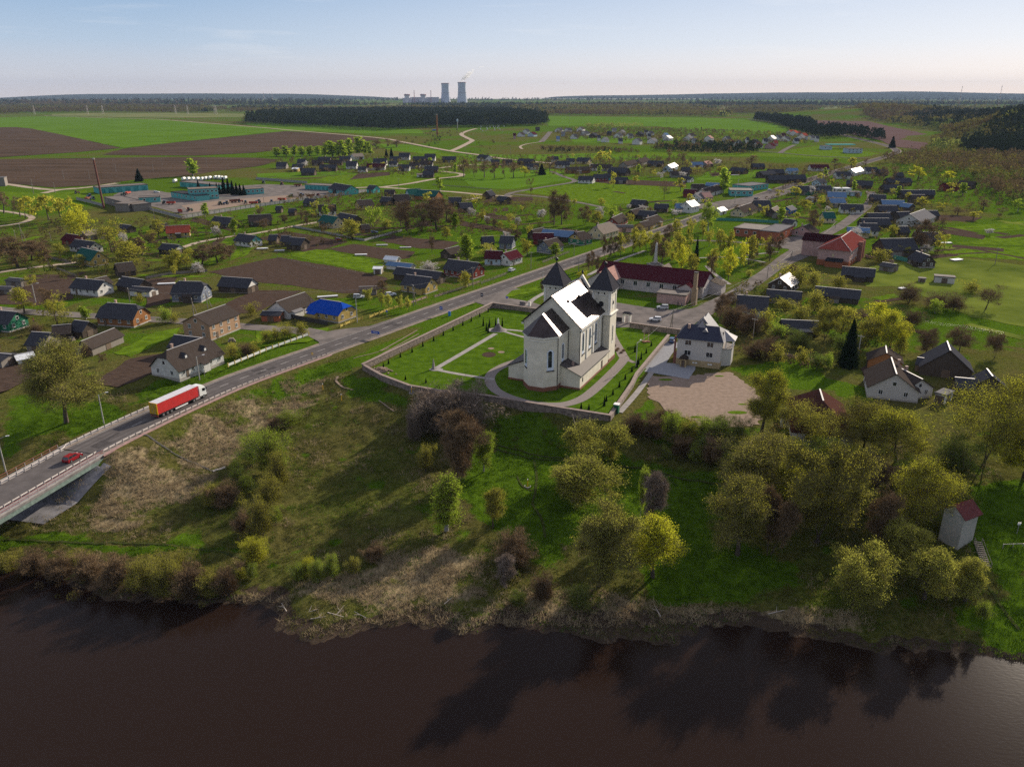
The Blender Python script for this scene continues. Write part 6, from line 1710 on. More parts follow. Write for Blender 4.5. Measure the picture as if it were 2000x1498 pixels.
# orchard and garden trees of the middle distance, sown over the plots
cnt=0
for poly,n,reg in [([(380,420),(640,395),(760,420),(700,440),(520,450),(400,470)],16,'orchard below the farm wall'),([(860,430),(1060,400),(1120,440),(1040,470),(900,450)],14,'orchard of striped plots'),
    ([(560,330),(860,315),(900,340),(600,345)],14,'hamlet gardens'),([(1010,305),(1480,310),(1500,350),(1150,345)],26,'middle village gardens'),([(1500,330),(1800,340),(1820,400),(1560,400)],20,'upper street gardens'),([(1080,250),(1580,258),(1580,282),(1100,275)],26,'hilltop gardens'),
    ([(1100,395),(1330,400),(1260,440),(1120,440)],10,'gardens behind the roadside houses'),([(1420,410),(1640,400),(1620,440),(1440,432)],14,'gardens behind the brick workshop'),([(0,470),(300,450),(320,500),(0,560)],10,'gardens at the dirt lane')]:
    wp=[P(*p) for p in poly]; xs_=[p[0] for p in wp];ys_=[p[1] for p in wp]; k=0; tr=0
    while k<n and tr<2000:
        tr+=1; px=rnd.uniform(min(p[0] for p in poly),max(p[0] for p in poly)); py=rnd.uniform(min(p[1] for p in poly),max(p[1] for p in poly))
        if not inpoly(np.array([px]),np.array([py]),poly)[0]: continue
        x,y=P(px,py); kd=rnd.choice(['bare','bud','bare','bud','willow','blossom','fresh','bare']); h=rnd.uniform(4,7.5) if kd!='fresh' else 9
        tree(0,0,0,0,kd,'round' if kd!='fresh' else 'column',KL[kd]+' in '+reg,loc=(x,y,0),h=h,r=h*rnd.uniform(.34,.5) if kd!='fresh' else 2.4,group='trees in the '+reg); k+=1
# ---------------------------------------------------------------- far woods: masses nobody could count
def clump_templates(kind,n,size,seed):
    rg=np.random.default_rng(seed); out=[]
    for v in range(6):
        if kind=='pine': u=rg.uniform(0,1,n); z=.25+.75*u; r=(1-u)**.7*.30+.04; th=rg.uniform(0,6.28,n); c=np.stack([r*np.cos(th),r*np.sin(th),z],-1)
        else:
            d=unit(rg.normal(size=(n,3))); rr=rg.uniform(.6,1,n)[:,None]; c=d*rr*np.array([.42,.42,.40])+np.array([0,0,.58])
        V,F=leafq(c,rg.uniform(.7,1.3,n)*size,rg); out.append(V)
    return out
TPL={}
WM={'pine':leafm('far_pine',(.03,.045,.022),.6,.1),'pine2':leafm('far_pine_light',(.05,.06,.022),.6,.2),'brown':leafm('far_bare_wood',(.125,.09,.045),.6,.3),'olive':leafm('far_olive_wood',(.15,.135,.035),.6,.35),'green':leafm('far_green_wood',(.10,.13,.028),.6,.35),'lime':leafm('far_lime_wood',(.30,.33,.07),.6,.4)}
def wood(name,poly,sp,h,kinds,n=34,size=.085,world=False,label=None,hv=.3,trunk=False):
    wp=poly if world else [P(*p) for p in poly]; a=np.array(wp); x0,y0=a.min(0);x1,y1=a.max(0); rg=np.random.default_rng(len(name)+int(abs(x0)))
    xs_=np.arange(x0,x1,sp);ys_=np.arange(y0,y1,sp); X,Y=np.meshgrid(xs_,ys_); X=X.ravel()+rg.uniform(-.5,.5,X.size)*sp; Y=Y.ravel()+rg.uniform(-.5,.5,Y.size)*sp
    wob=(fbm(X,Y,sp*9,5)-.5)*sp*5; k=inpoly(X+wob,Y+wob,wp); X=X[k];Y=Y[k]
    if len(X)==0: return
    Zg=g(X,Y); nzv=fbm(X,Y,sp*12,77); Vs=[];M=[]
    names=[q for q,_ in kinds]; pr=np.array([w_ for _,w_ in kinds],float); pr/=pr.sum(); cum=np.cumsum(pr)
    sel=np.searchsorted(cum,np.clip((nzv-.25)*2*.65+rg.uniform(0,.35,len(X)),0,.999))
    for i,q in enumerate(names):
        key=('pine' if 'pine' in q else 'round',n,size); 
        if key not in TPL: TPL[key]=clump_templates(key[0],n,size,3)
        for v in range(6):
            m=(sel==i)&(np.arange(len(X))%6==v)
            if not m.any(): continue
            hh=h*rg.uniform(1-hv,1+hv*.6,m.sum()); th=rg.uniform(0,6.28,m.sum()); T=TPL[key][v]; c,s=np.cos(th)[:,None],np.sin(th)[:,None]
            wd=hh*rg.uniform(.8,1.25,m.sum())*(1.0 if key[0]=='pine' else 1.0)
            xx=X[m][:,None]+(T[None,:,0]*c-T[None,:,1]*s)*wd[:,None]; yy=Y[m][:,None]+(T[None,:,0]*s+T[None,:,1]*c)*wd[:,None]; zz=Zg[m][:,None]+T[None,:,2]*hh[:,None]
            Vs.append(np.stack([xx,yy,zz],-1).reshape(-1,3)); M.append(np.full(m.sum()*n,i))
    V=np.concatenate(Vs); o=qmesh(name,V,np.arange(len(V)).reshape(-1,4),[WM[q] for q in names],np.concatenate(M)); setp(o,kind='stuff')
    if label: o['label']=label
    return o
PI=[('pine',6),('pine2',1.2),('olive',.5)]
DEC=[('brown',4),('olive',3),('green',.8),('pine',1.6),('lime',.4)]
wood('pine_wood',[(484,243),(560,246),(640,250),(700,253),(760,256),(860,250),(960,249),(1068,246),(1066,236),(1040,228),(980,224),(800,222),(640,224),(520,230),(495,236)],13,24,PI,34,.10,hv=.42,label='dark pine wood below the cooling towers')
wood('mixed_wood',[(-40,226),(60,222),(180,220),(300,221),(420,221),(440,214),(360,209),(120,207),(-40,210)],22,18,DEC,30,.12,label='brown spring wood beyond the green field')
wood('mixed_wood',[(500,221),(560,222),(640,222),(1060,222),(1060,209),(900,207),(860,210),(700,214),(560,213),(480,212),(440,220)],26,19,[('brown',2),('olive',2),('pine',3),('green',1)],26,.12,label='mixed wood behind the pine wood')
wood('mixed_wood',[(1000,222),(1060,226),(1180,227),(1300,228),(1420,230),(1435,226),(1400,220),(1395,214),(1360,209),(1300,206),(1160,205),(1150,209),(1000,210)],22,20,DEC,30,.12,label='olive wood behind the bright green field')
wood('mixed_wood',[(1440,224),(1540,224),(1590,221),(1600,214),(1540,209),(1440,212),(1420,218)],22,18,DEC,30,.12,label='wood beyond the mauve field')
wood('mixed_wood',[(1640,222),(1700,235),(1760,247),(1800,253),(1850,262),(1880,262),(2010,250),(2010,232),(1900,216),(1800,212),(1690,210),(1680,214),(1650,217)],17,19,[('brown',3),('olive',2.2),('pine',1.5),('green',1)],34,.11,label='brown wood along the mauve field')
wood('pine_wood',[(1760,237),(1830,232),(2080,236),(2080,262),(1960,256),(1900,252),(1830,246)],14,22,[('pine',6),('pine2',1),('lime',.5)],34,.10,label='dark pine wood on the hill')
wood('birch_wood',[(1880,262),(1920,262),(1960,262),(2060,258),(2060,270),(1980,272),(1900,276),(1830,290),(1815,300),(1830,276)],13,15,[('lime',3),('olive',2),('brown',1)],44,.10,label='sunlit lime green birches on the hill slope')
wood('pine_wood',[(1880,292),(1940,275),(2100,272),(2100,315),(2000,312),(1930,308),(1880,304)],12,20,PI,44,.09,label='dark pine wood above the village end')
wood('bare_wood',[(1812,292),(1850,282),(1880,294),(1890,306),(2060,318),(2060,412),(1990,400),(1930,376),(1880,345),(1800,335),(1760,330),(1720,318),(1780,308),(1806,305)],11,13,[('brown',3.2),('olive',2.2),('green',1.6),('pine',1.2),('lime',.5)],60,.075,label='brown bare wood at the village end')
wood('pine_belt',[(1472,234),(1480,231),(1540,236),(1598,248),(1596,254),(1530,248)],12,19,[('pine',1)],40,.10,label='dark pine belt along the far road')
wood('pine_belt',[(1527,248),(1560,250),(1640,262),(1640,271),(1600,272),(1560,262)],12,17,[('pine',5),('lime',.3)],40,.10,label='second dark pine belt by the far houses')
wood('pine_belt',[(1605,254),(1650,256),(1722,270),(1722,278),(1690,276),(1640,266)],12,17,[('pine',1)],40,.10,label='dark pine belt between road and mauve field')
wood('scrub_belt',[(1050,291),(1130,292),(1200,293),(1250,298),(1240,302),(1150,298),(1080,300),(1046,296)],9,6,[('brown',2),('pine',1),('olive',1)],34,.12,label='dark scrub on the gully edge')
wood('scrub_belt',[(1270,290),(1300,286),(1400,284),(1480,287),(1484,300),(1440,302),(1380,300),(1290,298)],10,9,[('brown',2),('pine',3),('olive',1)],34,.12,label='dark scrub bank below the far houses')
wood('scrub_belt',[(600,302),(740,295),(760,290),(880,262),(800,258),(850,280),(760,284),(720,290)],24,4,[('brown',2),('pine',.6),('olive',1)],34,.14,label='scattered scrub by the field road')
wood('scrub_belt',[(795,275),(880,255),(890,275),(870,292),(800,282)],34,5,[('brown',2),('pine',.6),('olive',1)],34,.14,label='scattered scrub on the rough slope')
wood('scrub_belt',[(935,285),(1010,270),(1050,280),(1000,300),(940,300)],40,4,[('brown',2),('olive',1)],34,.14,label='scattered scrub on the rough meadow')
wood('scrub_belt',[(1145,254),(1220,252),(1250,250),(1250,247),(1140,248)],16,11,[('lime',2),('olive',1)],34,.10,label='row of thin birches before the bright field')
# woods all the way to the horizon
rgw=random.Random(5)
def band(y0,y1,x0,x1,sp,h,kinds,lab): wood('horizon_wood',[(x0,y1),(x0,y0),(x1,y0),(x1,y1)],sp,h,kinds,18,.16,world=True,label=lab)
band(5600,6100,-4600,-900,46,26,[('brown',2),('pine',3),('green',1)],'wood strip before the horizon, west side')
band(5200,5900,-700,2500,44,26,[('pine',4),('brown',1)],'wood strip before the power station')
band(6200,7300,-5200,-1300,70,38,[('pine',3),('brown',2)],'far wood on the western horizon')
band(9400,9900,-8600,8600,90,40,[('pine',1)],'last dark wood on the horizon')
band(5600,6600,1300,5200,60,30,[('pine',4),('brown',1)],'far pine wood on the eastern horizon')
band(3900,4300,-2400,-800,40,20,DEC,'thin wood strip on the plain'); band(4500,4900,300,2900,40,20,DEC,'thin wood strip beyond the green field')
# pale hills on the horizon
for nm,x0,x1,yy,h,sd in [('far_hills',-9500,-2200,14500,95,3),('far_hills',600,12500,15500,125,8),('far_hills',3500,11500,13500,100,11)]:
    n=70; V=[];F=[]
    for i in range(n):
        x=x0+(x1-x0)*i/(n-1); e=math.sin(math.pi*i/(n-1))**.5; z=h*e*(.65+.5*float(fbm(np.array([x]),np.array([0.]),2600,sd)[0])); V+=[(x,yy,0),(x,yy+900,z),(x,yy+2600,0)]
    for i in range(n-1): F+=[(3*i,3*i+3,3*i+4,3*i+1),(3*i+1,3*i+4,3*i+5,3*i+2)]
    setp(mesh(nm,V,F,WM['pine']),kind='structure')
# low garden shrubbery between the houses, too dense to count
SH=[('brown',4),('olive',2.2),('green',.7),('lime',.3)]
for poly,sp_,h_ in [([(0,440),(300,430),(560,440),(700,470),(560,500),(400,510),(300,545),(0,550)],6.7,3.1),([(520,390),(760,378),(1060,395),(1180,420),(1060,450),(900,470),(760,470),(600,440)],6.7,3.4),([(560,312),(900,308),(1000,306),(1300,310),(1500,325),(1490,345),(1150,350),(1000,330),(840,345),(560,340)],9.6,4.1),
   ([(1500,325),(1720,325),(1900,345),(1990,400),(1840,430),(1800,470),(1720,480),(1650,430),(1450,430),(1520,370)],8.1,3.6),([(1090,252),(1300,252),(1580,262),(1580,282),(1350,280),(1090,272)],11.1,4.8),([(1400,560),(1500,560),(1640,620),(1760,660),(1740,700),(1600,730),(1450,690),(1430,620)],4.4,2.9),([(1740,440),(1850,440),(1860,500),(1760,500)],5.9,3.1),
   ([(0,600),(180,640),(60,700),(0,690)],5.2,2.2),([(0,640),(60,660),(160,700),(0,705)],4.4,1.9)]:
    wood('garden_shrubbery',poly,sp_,h_,SH,26,.13,label='low mixed garden shrubbery between the houses',hv=.6)
for poly,sp_,h_ in [([(1400,900),(1560,870),(1760,880),(1860,960),(1820,1090),(1700,1130),(1500,1110),(1400,1010)],4.2,2.6),([(1240,820),(1480,840),(1560,880),(1460,925),(1280,905)],3.6,2.6),([(780,770),(960,790),(990,860),(900,930),(820,900)],3.6,2.0),
   ([(0,1070),(120,1075),(400,1085),(470,1150),(420,1180),(150,1125),(0,1105)],3.0,1.9),([(1480,1110),(1700,1140),(1900,1160),(1880,1200),(1500,1190)],4.5,1.7),([(960,1080),(1250,1080),(1260,1160),(980,1180)],4.5,1.7),([(960,810),(1090,810),(1140,870),(960,865)],4,1.6)]:
    wood('undergrowth',GP(poly),sp_,h_,[('brown',3),('olive',2.2),('green',1.6),('lime',.3)],70,.075,world=True,label='tangled undergrowth below the trees',hv=.6)
# ---------------------------------------------------------------- grass and reeds of the bank
def tufts(name,N,sel,h0,h1,wd,nb,m,lean,label,seed):
    rg=np.random.default_rng(seed); X=rg.uniform(-112,104,N);Y=rg.uniform(98,228,N); px=1000+FPX*X/(Y*CT+80*ST); k=(px>-60)&(px<2060)&(segdist(X,Y,ROADC_A)>8.2); X=X[k];Y=Y[k]
    Zt=g(X,Y,True); C=zones(X,Y); k=(Zt<-.35)&(Zt>-8.9)&sel(X,Y,Zt,C,rg); X,Y,Zt=X[k],Y[k],Zt[k]; n=len(X)
    b=np.repeat(np.stack([X,Y,Zt-.05],-1),nb,0)+rg.normal(size=(n*nb,3))*np.array([.14,.14,0])*wd; d=unit(rg.normal(size=(n*nb,3))*lean+np.array([0,0,1.])); L=rg.uniform(h0,h1,(n*nb,1))
    V,F=ribbons(b,b+d*L,np.full((n*nb,1),.045),np.full((n*nb,1),.012),rg); o=qmesh(name,V,F,[m],np.zeros(len(F))); setp(o,kind='stuff',label=label); return n
ng=lambda X,Y,s,sc=4: fbm(X,Y,sc,s)
GR=mat('grass_blades',(.11,.19,.014),rough=.8,c2=(.05,.10,.008),sc=.3,trans=.45,spec=.05); GO=mat('olive_blades',(.16,.15,.045),rough=.8,c2=(.07,.075,.018),sc=.3,trans=.4,spec=.05); GT=mat('dry_reed_blades',(.42,.33,.20),rough=.85,c2=(.22,.165,.10),sc=.3,trans=.3,spec=.05)
tufts('meadow_grass',110000,lambda X,Y,Z,C,rg:(C[:,0]>.4)&(ng(X,Y,81,2.2)>.42),.2,.6,1.6,5,GR,.5,'lush green grass of the river meadow',1)
tufts('rough_grass',90000,lambda X,Y,Z,C,rg:(C[:,0]<.4)&(C[:,1]<.5)&(ng(X,Y,61)>.42),.2,.55,1.6,5,GO,.6,'olive rough grass on the bank',2)
tufts('fresh_tufts',60000,lambda X,Y,Z,C,rg:(C[:,0]<.4)&(ng(X,Y,71,5)>.54),.2,.5,1.6,5,GR,.6,'fresh green tufts on the bank',3)
tufts('dry_reeds',130000,lambda X,Y,Z,C,rg:(C[:,1]>.3)&(ng(X,Y,62,3)>.42),.35,1.1,1.3,5,GT,.75,'dry tan reeds and old grass on the slopes',4)
tufts('dry_reeds',50000,lambda X,Y,Z,C,rg:(C[:,0]<.3)&(ng(X,Y,63,5)>.60),.3,.9,1.3,5,GT,.75,'dry tan stalks scattered over the bank',5)
# ---------------------------------------------------------------- power station on the horizon
def far_at(px,D): return ((px-1000)/1622.*D,D)
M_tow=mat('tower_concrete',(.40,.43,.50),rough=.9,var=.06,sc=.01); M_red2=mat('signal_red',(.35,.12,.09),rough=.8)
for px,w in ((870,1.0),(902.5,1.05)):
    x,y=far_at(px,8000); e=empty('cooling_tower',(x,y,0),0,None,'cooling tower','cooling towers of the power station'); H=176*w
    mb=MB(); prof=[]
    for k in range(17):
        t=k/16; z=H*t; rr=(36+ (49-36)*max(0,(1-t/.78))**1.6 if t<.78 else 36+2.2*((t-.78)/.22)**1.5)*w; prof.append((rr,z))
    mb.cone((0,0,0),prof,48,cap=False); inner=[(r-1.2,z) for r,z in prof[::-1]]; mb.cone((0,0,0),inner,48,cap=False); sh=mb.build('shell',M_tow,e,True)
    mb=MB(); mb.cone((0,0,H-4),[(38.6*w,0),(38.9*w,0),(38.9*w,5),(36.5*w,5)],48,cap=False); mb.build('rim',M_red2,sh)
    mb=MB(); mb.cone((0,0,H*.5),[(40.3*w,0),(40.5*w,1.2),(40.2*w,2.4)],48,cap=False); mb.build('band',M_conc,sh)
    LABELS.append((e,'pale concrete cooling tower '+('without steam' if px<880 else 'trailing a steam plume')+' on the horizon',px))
def reactor(px):
    x,y=far_at(px,7900); e=empty('reactor_building',(x,y,0),0,None,'building'); mb=MB(); mb.cone((0,0,0),[(24,0),(24,58),(29,66),(29,76),(20,80),(0.5,82)],24,cap=False); mb.build('containment',mat('reactor_white',(.55,.53,.54),rough=.8),e)
    mb=MB(); mb.box((0,0,22),(80,40,44)); mb.build('turbine_block',mat('plant_grey',(.42,.41,.44),rough=.85),e)
    mb=MB(); mb.cone((0,0,70),[(29.5,0),(29.5,7)],24,cap=False); mb.build('red_band',M_red2,e); LABELS.append((e,'pale round reactor building with reddish band at the power station',px))
reactor(795);reactor(826.5)
x,y=far_at(825,7950); e=empty('turbine_hall',(x,y,0),0,'long low grey turbine hall joining the reactor buildings','building'); mb=MB(); mb.box((20,0,24),(270,60,48)); mb.box((-110,10,18),(120,60,36)); mb.build('hall_block',mat('plant_grey',(.42,.41,.44)),e); mb=MB(); mb.box((20,0,49),(275,64,3)); mb.build('roof',M_tow,e)
for px in (809,841.5):
    x,y=far_at(px,7850); e=empty('vent_stack',(x,y,0),0,None,'stack'); mb=MB(); mb.tube((0,0,0),(0,0,112),3.2,2.4,8); mb.build('pipe',M_red2,e); LABELS.append((e,'slender red vent stack at the power station',px))
# steam plume: soft white puffs, a real volume
sm=mat('steam',(.85,.84,.84),rough=1,spec=0,trans=.8,var=.05,sc=.02); n_=sm.node_tree; mxs=n_.nodes.new('ShaderNodeMixShader'); tp=n_.nodes.new('ShaderNodeBsdfTransparent'); mo=n_.nodes['Material Output']; src_=mo.inputs['Surface'].links[0].from_socket
mxs.inputs[0].default_value=.2; n_.links.new(tp.outputs[0],mxs.inputs[1]); n_.links.new(src_,mxs.inputs[2]); n_.links.new(mxs.outputs[0],mo.inputs['Surface'])
x0,y0=far_at(902.5,8000); mb=MB(); ico=None
import bmesh as _bm
bm=_bm.new(); rg=random.Random(4)
for k in range(26):
    t=k/25; c=Vector((x0-8+t*118+rg.uniform(-9,9)*(.4+t),y0+rg.uniform(-14,14),186+t**.85*104+rg.uniform(-8,8)*(.4+t))); r=(12+7*math.sin(t*3.1))*rg.uniform(.6,1.1)*(1 if t<.85 else .6)
    M=Matrix.Translation(c)@Matrix.Diagonal((r*rg.uniform(.9,1.6),r,r*rg.uniform(.6,.95),1)); _bm.ops.create_icosphere(bm,subdivisions=2,radius=1,matrix=M)
for (dx,dz) in ((170,146),(185,153),(203,152)):
    M=Matrix.Translation((x0+dx,y0,196+dz-26))@Matrix.Diagonal((10,8,4.5,1)); _bm.ops.create_icosphere(bm,subdivisions=2,radius=1,matrix=M)
me=bpy.data.meshes.new('steam_plume'); bm.to_mesh(me); me.materials.append(sm); o=link(bpy.data.objects.new('steam_plume',me)); setp(o,'white steam plume drifting from the cooling tower',None,None,'stuff')
# masts and pylons
def mast(px,D,h,w,label,name='radio_mast'):
    x,y=far_at(px,D); e=empty(name,(x,y,0),0,None,'mast'); mb=MB(); n=int(h/9)
    for i in range(n):
        z0,z1=i*h/n,(i+1)*h/n; a=w*(1-.75*z0/h)/2;b=w*(1-.75*z1/h)/2; cs=[(-1,-1),(1,-1),(1,1),(-1,1)]
        for j,(u,v) in enumerate(cs):
            mb.tube((u*a,v*a,z0),(u*b,v*b,z1),.22,.22,4,mi=i%2,cap=False); u2,v2=cs[(j+1)%4]; mb.tube((u*a,v*a,z0),(u2*b,v2*b,z1),.14,.14,3,mi=i%2,cap=False)
    mb.build('lattice',[M_red2,M_wht] if name=='radio_mast' else [M_gal,M_gal],e)
    if name!='radio_mast':
        mb=MB(); 
        for z,l in ((.8,9),(.9,6)): mb.box((0,0,h*z),(l*2,.6,.5))
        mb.build('crossarm',M_gal,e)
    else: mb=MB(); mb.tube((0,0,h),(0,0,h+8),.3,.1,5); mb.box((0,0,h-6),(4,3,3)); mb.build('antenna',M_wht,e)
    LABELS.append((e,label,px))
mast(1877,5200,122,7,'tall red and white radio mast, first of two on the eastern horizon'); mast(1954,5000,124,7,'tall red and white radio mast, second of two on the eastern horizon')
for px in (515,531): mast(px,9000,110,8,'thin far mast on the western horizon')
for px in (60,165,195,338,362,415,418): mast(px,3300,34,7,'grey lattice power pylon beyond the green field','power_pylon')
# brick stack, water tower
x,y=P(854,264); e=empty('brick_stack',(x,y,0),0,'tall brown brick stack before the pine wood','stack'); mb=MB(); mb.cone((0,0,0),[(2.0,0),(1.3,37)],12); mb.build('shaft',WALL['o'],e); mb=MB(); mb.cone((0,0,37),[(1.5,0),(1.6,2)],12); mb.build('rim',M_conc,e)
x,y=P(893.5,252); e=empty('water_tower',(x,y,0),0,'slim grey-blue water tower before the pine wood','water tower'); mb=MB(); mb.cone((0,0,0),[(.9,0),(.9,15)],10); mb.build('column',M_gal,e); mb=MB(); mb.cone((0,0,15),[(.9,0),(2.1,1.5),(2.1,5.5),(.3,6.6)],12); mb.build('tank',mat('tank_blue_grey',(.32,.40,.48),rough=.5),e)
x,y=P(848,256); e=empty('storage_barrel',(x,y,0),.2,'blue barrel tank lying beside the brown brick stack','tank'); mb=MB(); mb.tube((-4,0,1.6),(4,0,1.6),1.5,1.5,12); mb.build('barrel',mat('barrel_blue',(.05,.12,.35),rough=.5),e)
# ---------------------------------------------------------------- vehicles
M_tyre=mat('rubber',(.018,.018,.018),rough=.85); M_rim=mat('wheel_rim',(.35,.35,.36),rough=.4,metal=.7); M_lamp=mat('headlamp',(.75,.75,.72),rough=.15); M_tail=mat('tail_lamp',(.35,.02,.02),rough=.3); M_cgl=mat('car_glass',(.015,.018,.022),rough=.06,spec=.9)
def wheel(e,x,y,r,w,s):
    mb=MB(); mb.tube((x,y-w/2,r),(x,y+w/2,r),r,r,16); t=mb.build('tyre',M_tyre,None); 
    t.name='wheel'; t.parent=e; mb=MB(); mb.tube((x,y+s*(w/2-.02),r),(x,y+s*(w/2+.03),r),r*.55,r*.5,12); mb.build('rim',M_rim,t)
def paint(n,c): return mat(n,c,rough=.28,spec=.6,var=.03,sc=1)
def car(loc,ang,m,label,suv=False,L=4.3,cat='car',name='parked_car'):
    e=empty(name,loc,ang,None,cat); W=1.76; h=.12 if suv else 0
    pr=[(-L/2,.38),(-L/2+.02,.72+h),(-L/2+.12,.93+h),(-L*.06+.9 if False else L*.18,.95+h),(L/2-.35,.80+h),(L/2-.04,.66+h),(L/2,.40),(L/2-.1,.22),(-L/2+.1,.22)]
    mb=MB(); n=len(pr); V=[]
    for y,ins in ((-W/2+.06,.0),(-W/2,.0),(W/2,.0),(W/2-.06,.0)):
        k=.06 if abs(y)<W/2-.01 else 0
        for x,z in pr: V.append((x*(1-.0*k),y,z+(.03 if k and z>.6 else 0)))
    F=[]
    for j in range(3): F+=[(j*n+i,j*n+(i+1)%n,(j+1)*n+(i+1)%n,(j+1)*n+i) for i in range(n)]
    F+=[tuple(range(n-1,-1,-1)),tuple(range(3*n,4*n))]; mb.add(V,F); b=mb.build('body',m,e)
    r0,r1=(-L/2+.1,L*.2) ; t0,t1=(-L/2+.42,L*.04); zt=1.43+h*1.6; zb=.94+h; w0,w1=W/2-.07,W/2-.24
    if suv: t0=-L/2+.25
    mb=MB(); mb.add([(r0,-w0,zb),(r1,-w0,zb),(r1,w0,zb),(r0,w0,zb),(t0,-w1,zt),(t1,-w1,zt),(t1,w1,zt),(t0,w1,zt)],[(0,1,5,4),(1,2,6,5),(2,3,7,6),(3,0,4,7),(4,5,6,7)]); mb.build('window',M_cgl,e)
    mb=MB(); mb.box(((t0+t1)/2,0,zt+.02),(t1-t0+.06,w1*2+.05,.06))
    for s in(-1,1):
        for a,bb in (((r0,s*w0,zb),(t0,s*w1,zt)),((r1,s*w0,zb),(t1,s*w1,zt)),(((r0+r1)/2-.1,s*w0,zb),((t0+t1)/2,s*w1,zt))): mb.tube(a,bb,.045,.045,4)
    mb.build('roof',m,e)
    for x in (-L*.31,L*.32):
        for s in (-1,1): wheel(e,x,s*(W/2-.1),.32,.2,s)
    for s in (-1,1):
        mb=MB(); mb.box((L/2-.08,s*.6,.66+h),(.14,.34,.14)); mb.build('headlight',M_lamp,e); mb=MB(); mb.box((-L/2+.02,s*.66,.78+h),(.08,.22,.22)); mb.build('tail_light',M_tail,e)
    LABELS.append((e,label,pxof(loc[0],loc[1])[0])); return e
C_w=paint('white_car_paint',(.62,.63,.65)); C_r=paint('crimson_car_paint',(.22,.008,.012)); C_b=paint('blue_car_paint',(.04,.09,.2)); C_s=paint('silver_car_paint',(.42,.44,.46)); C_d=paint('dark_car_paint',(.04,.045,.05))
dB=math.radians(76.5)
car((-96.2,154.2,.03),dB,C_r,'dark red hatchback driving off the bridge behind the lorry',name='hatchback_car')
def cp(px,py,deg,m,lab,**k): x,y=P(px,py); car((x,y,.13),math.radians(deg),m,lab,**k)
cp(1294,604,172,C_s,'silver estate car parked before the white annex of the hall',suv=True); cp(1280,627,168,C_w,'white car parked against the dark churchyard wall'); cp(1313,668,68,C_b,'blue car standing in the parish house drive')
cp(662,470,10,C_r,'red car parked before the cream green-roofed house'); cp(731,456,10,C_b,'small blue car beside the round shrub'); cp(763,578,25,C_w,'white car behind the rounded willow shrubs'); cp(701,583,5,C_s,'silver van by the garden of the roadside houses',suv=True)
cp(1706,380,75,C_w,'white car on the upper village lane'); cp(1503,373,35,C_w,'white car on the main road by the shops'); cp(1668,313,30,C_b,'blue car on the main road far up the hill'); cp(306,377,10,C_w,'white car in the farm yard'); cp(1365,390,30,C_s,'silver car in front of the crossroads houses'); cp(1478,390,30,C_d,'dark car parked by the teal shop'); cp(1345,398,30,C_w,'white car by the blazing metal roof')
cp(127,646,70,C_s,'old silver car in the yard among plank sheds'); cp(1000,530,60,C_w,'white car at the drive of the maroon-gabled house')
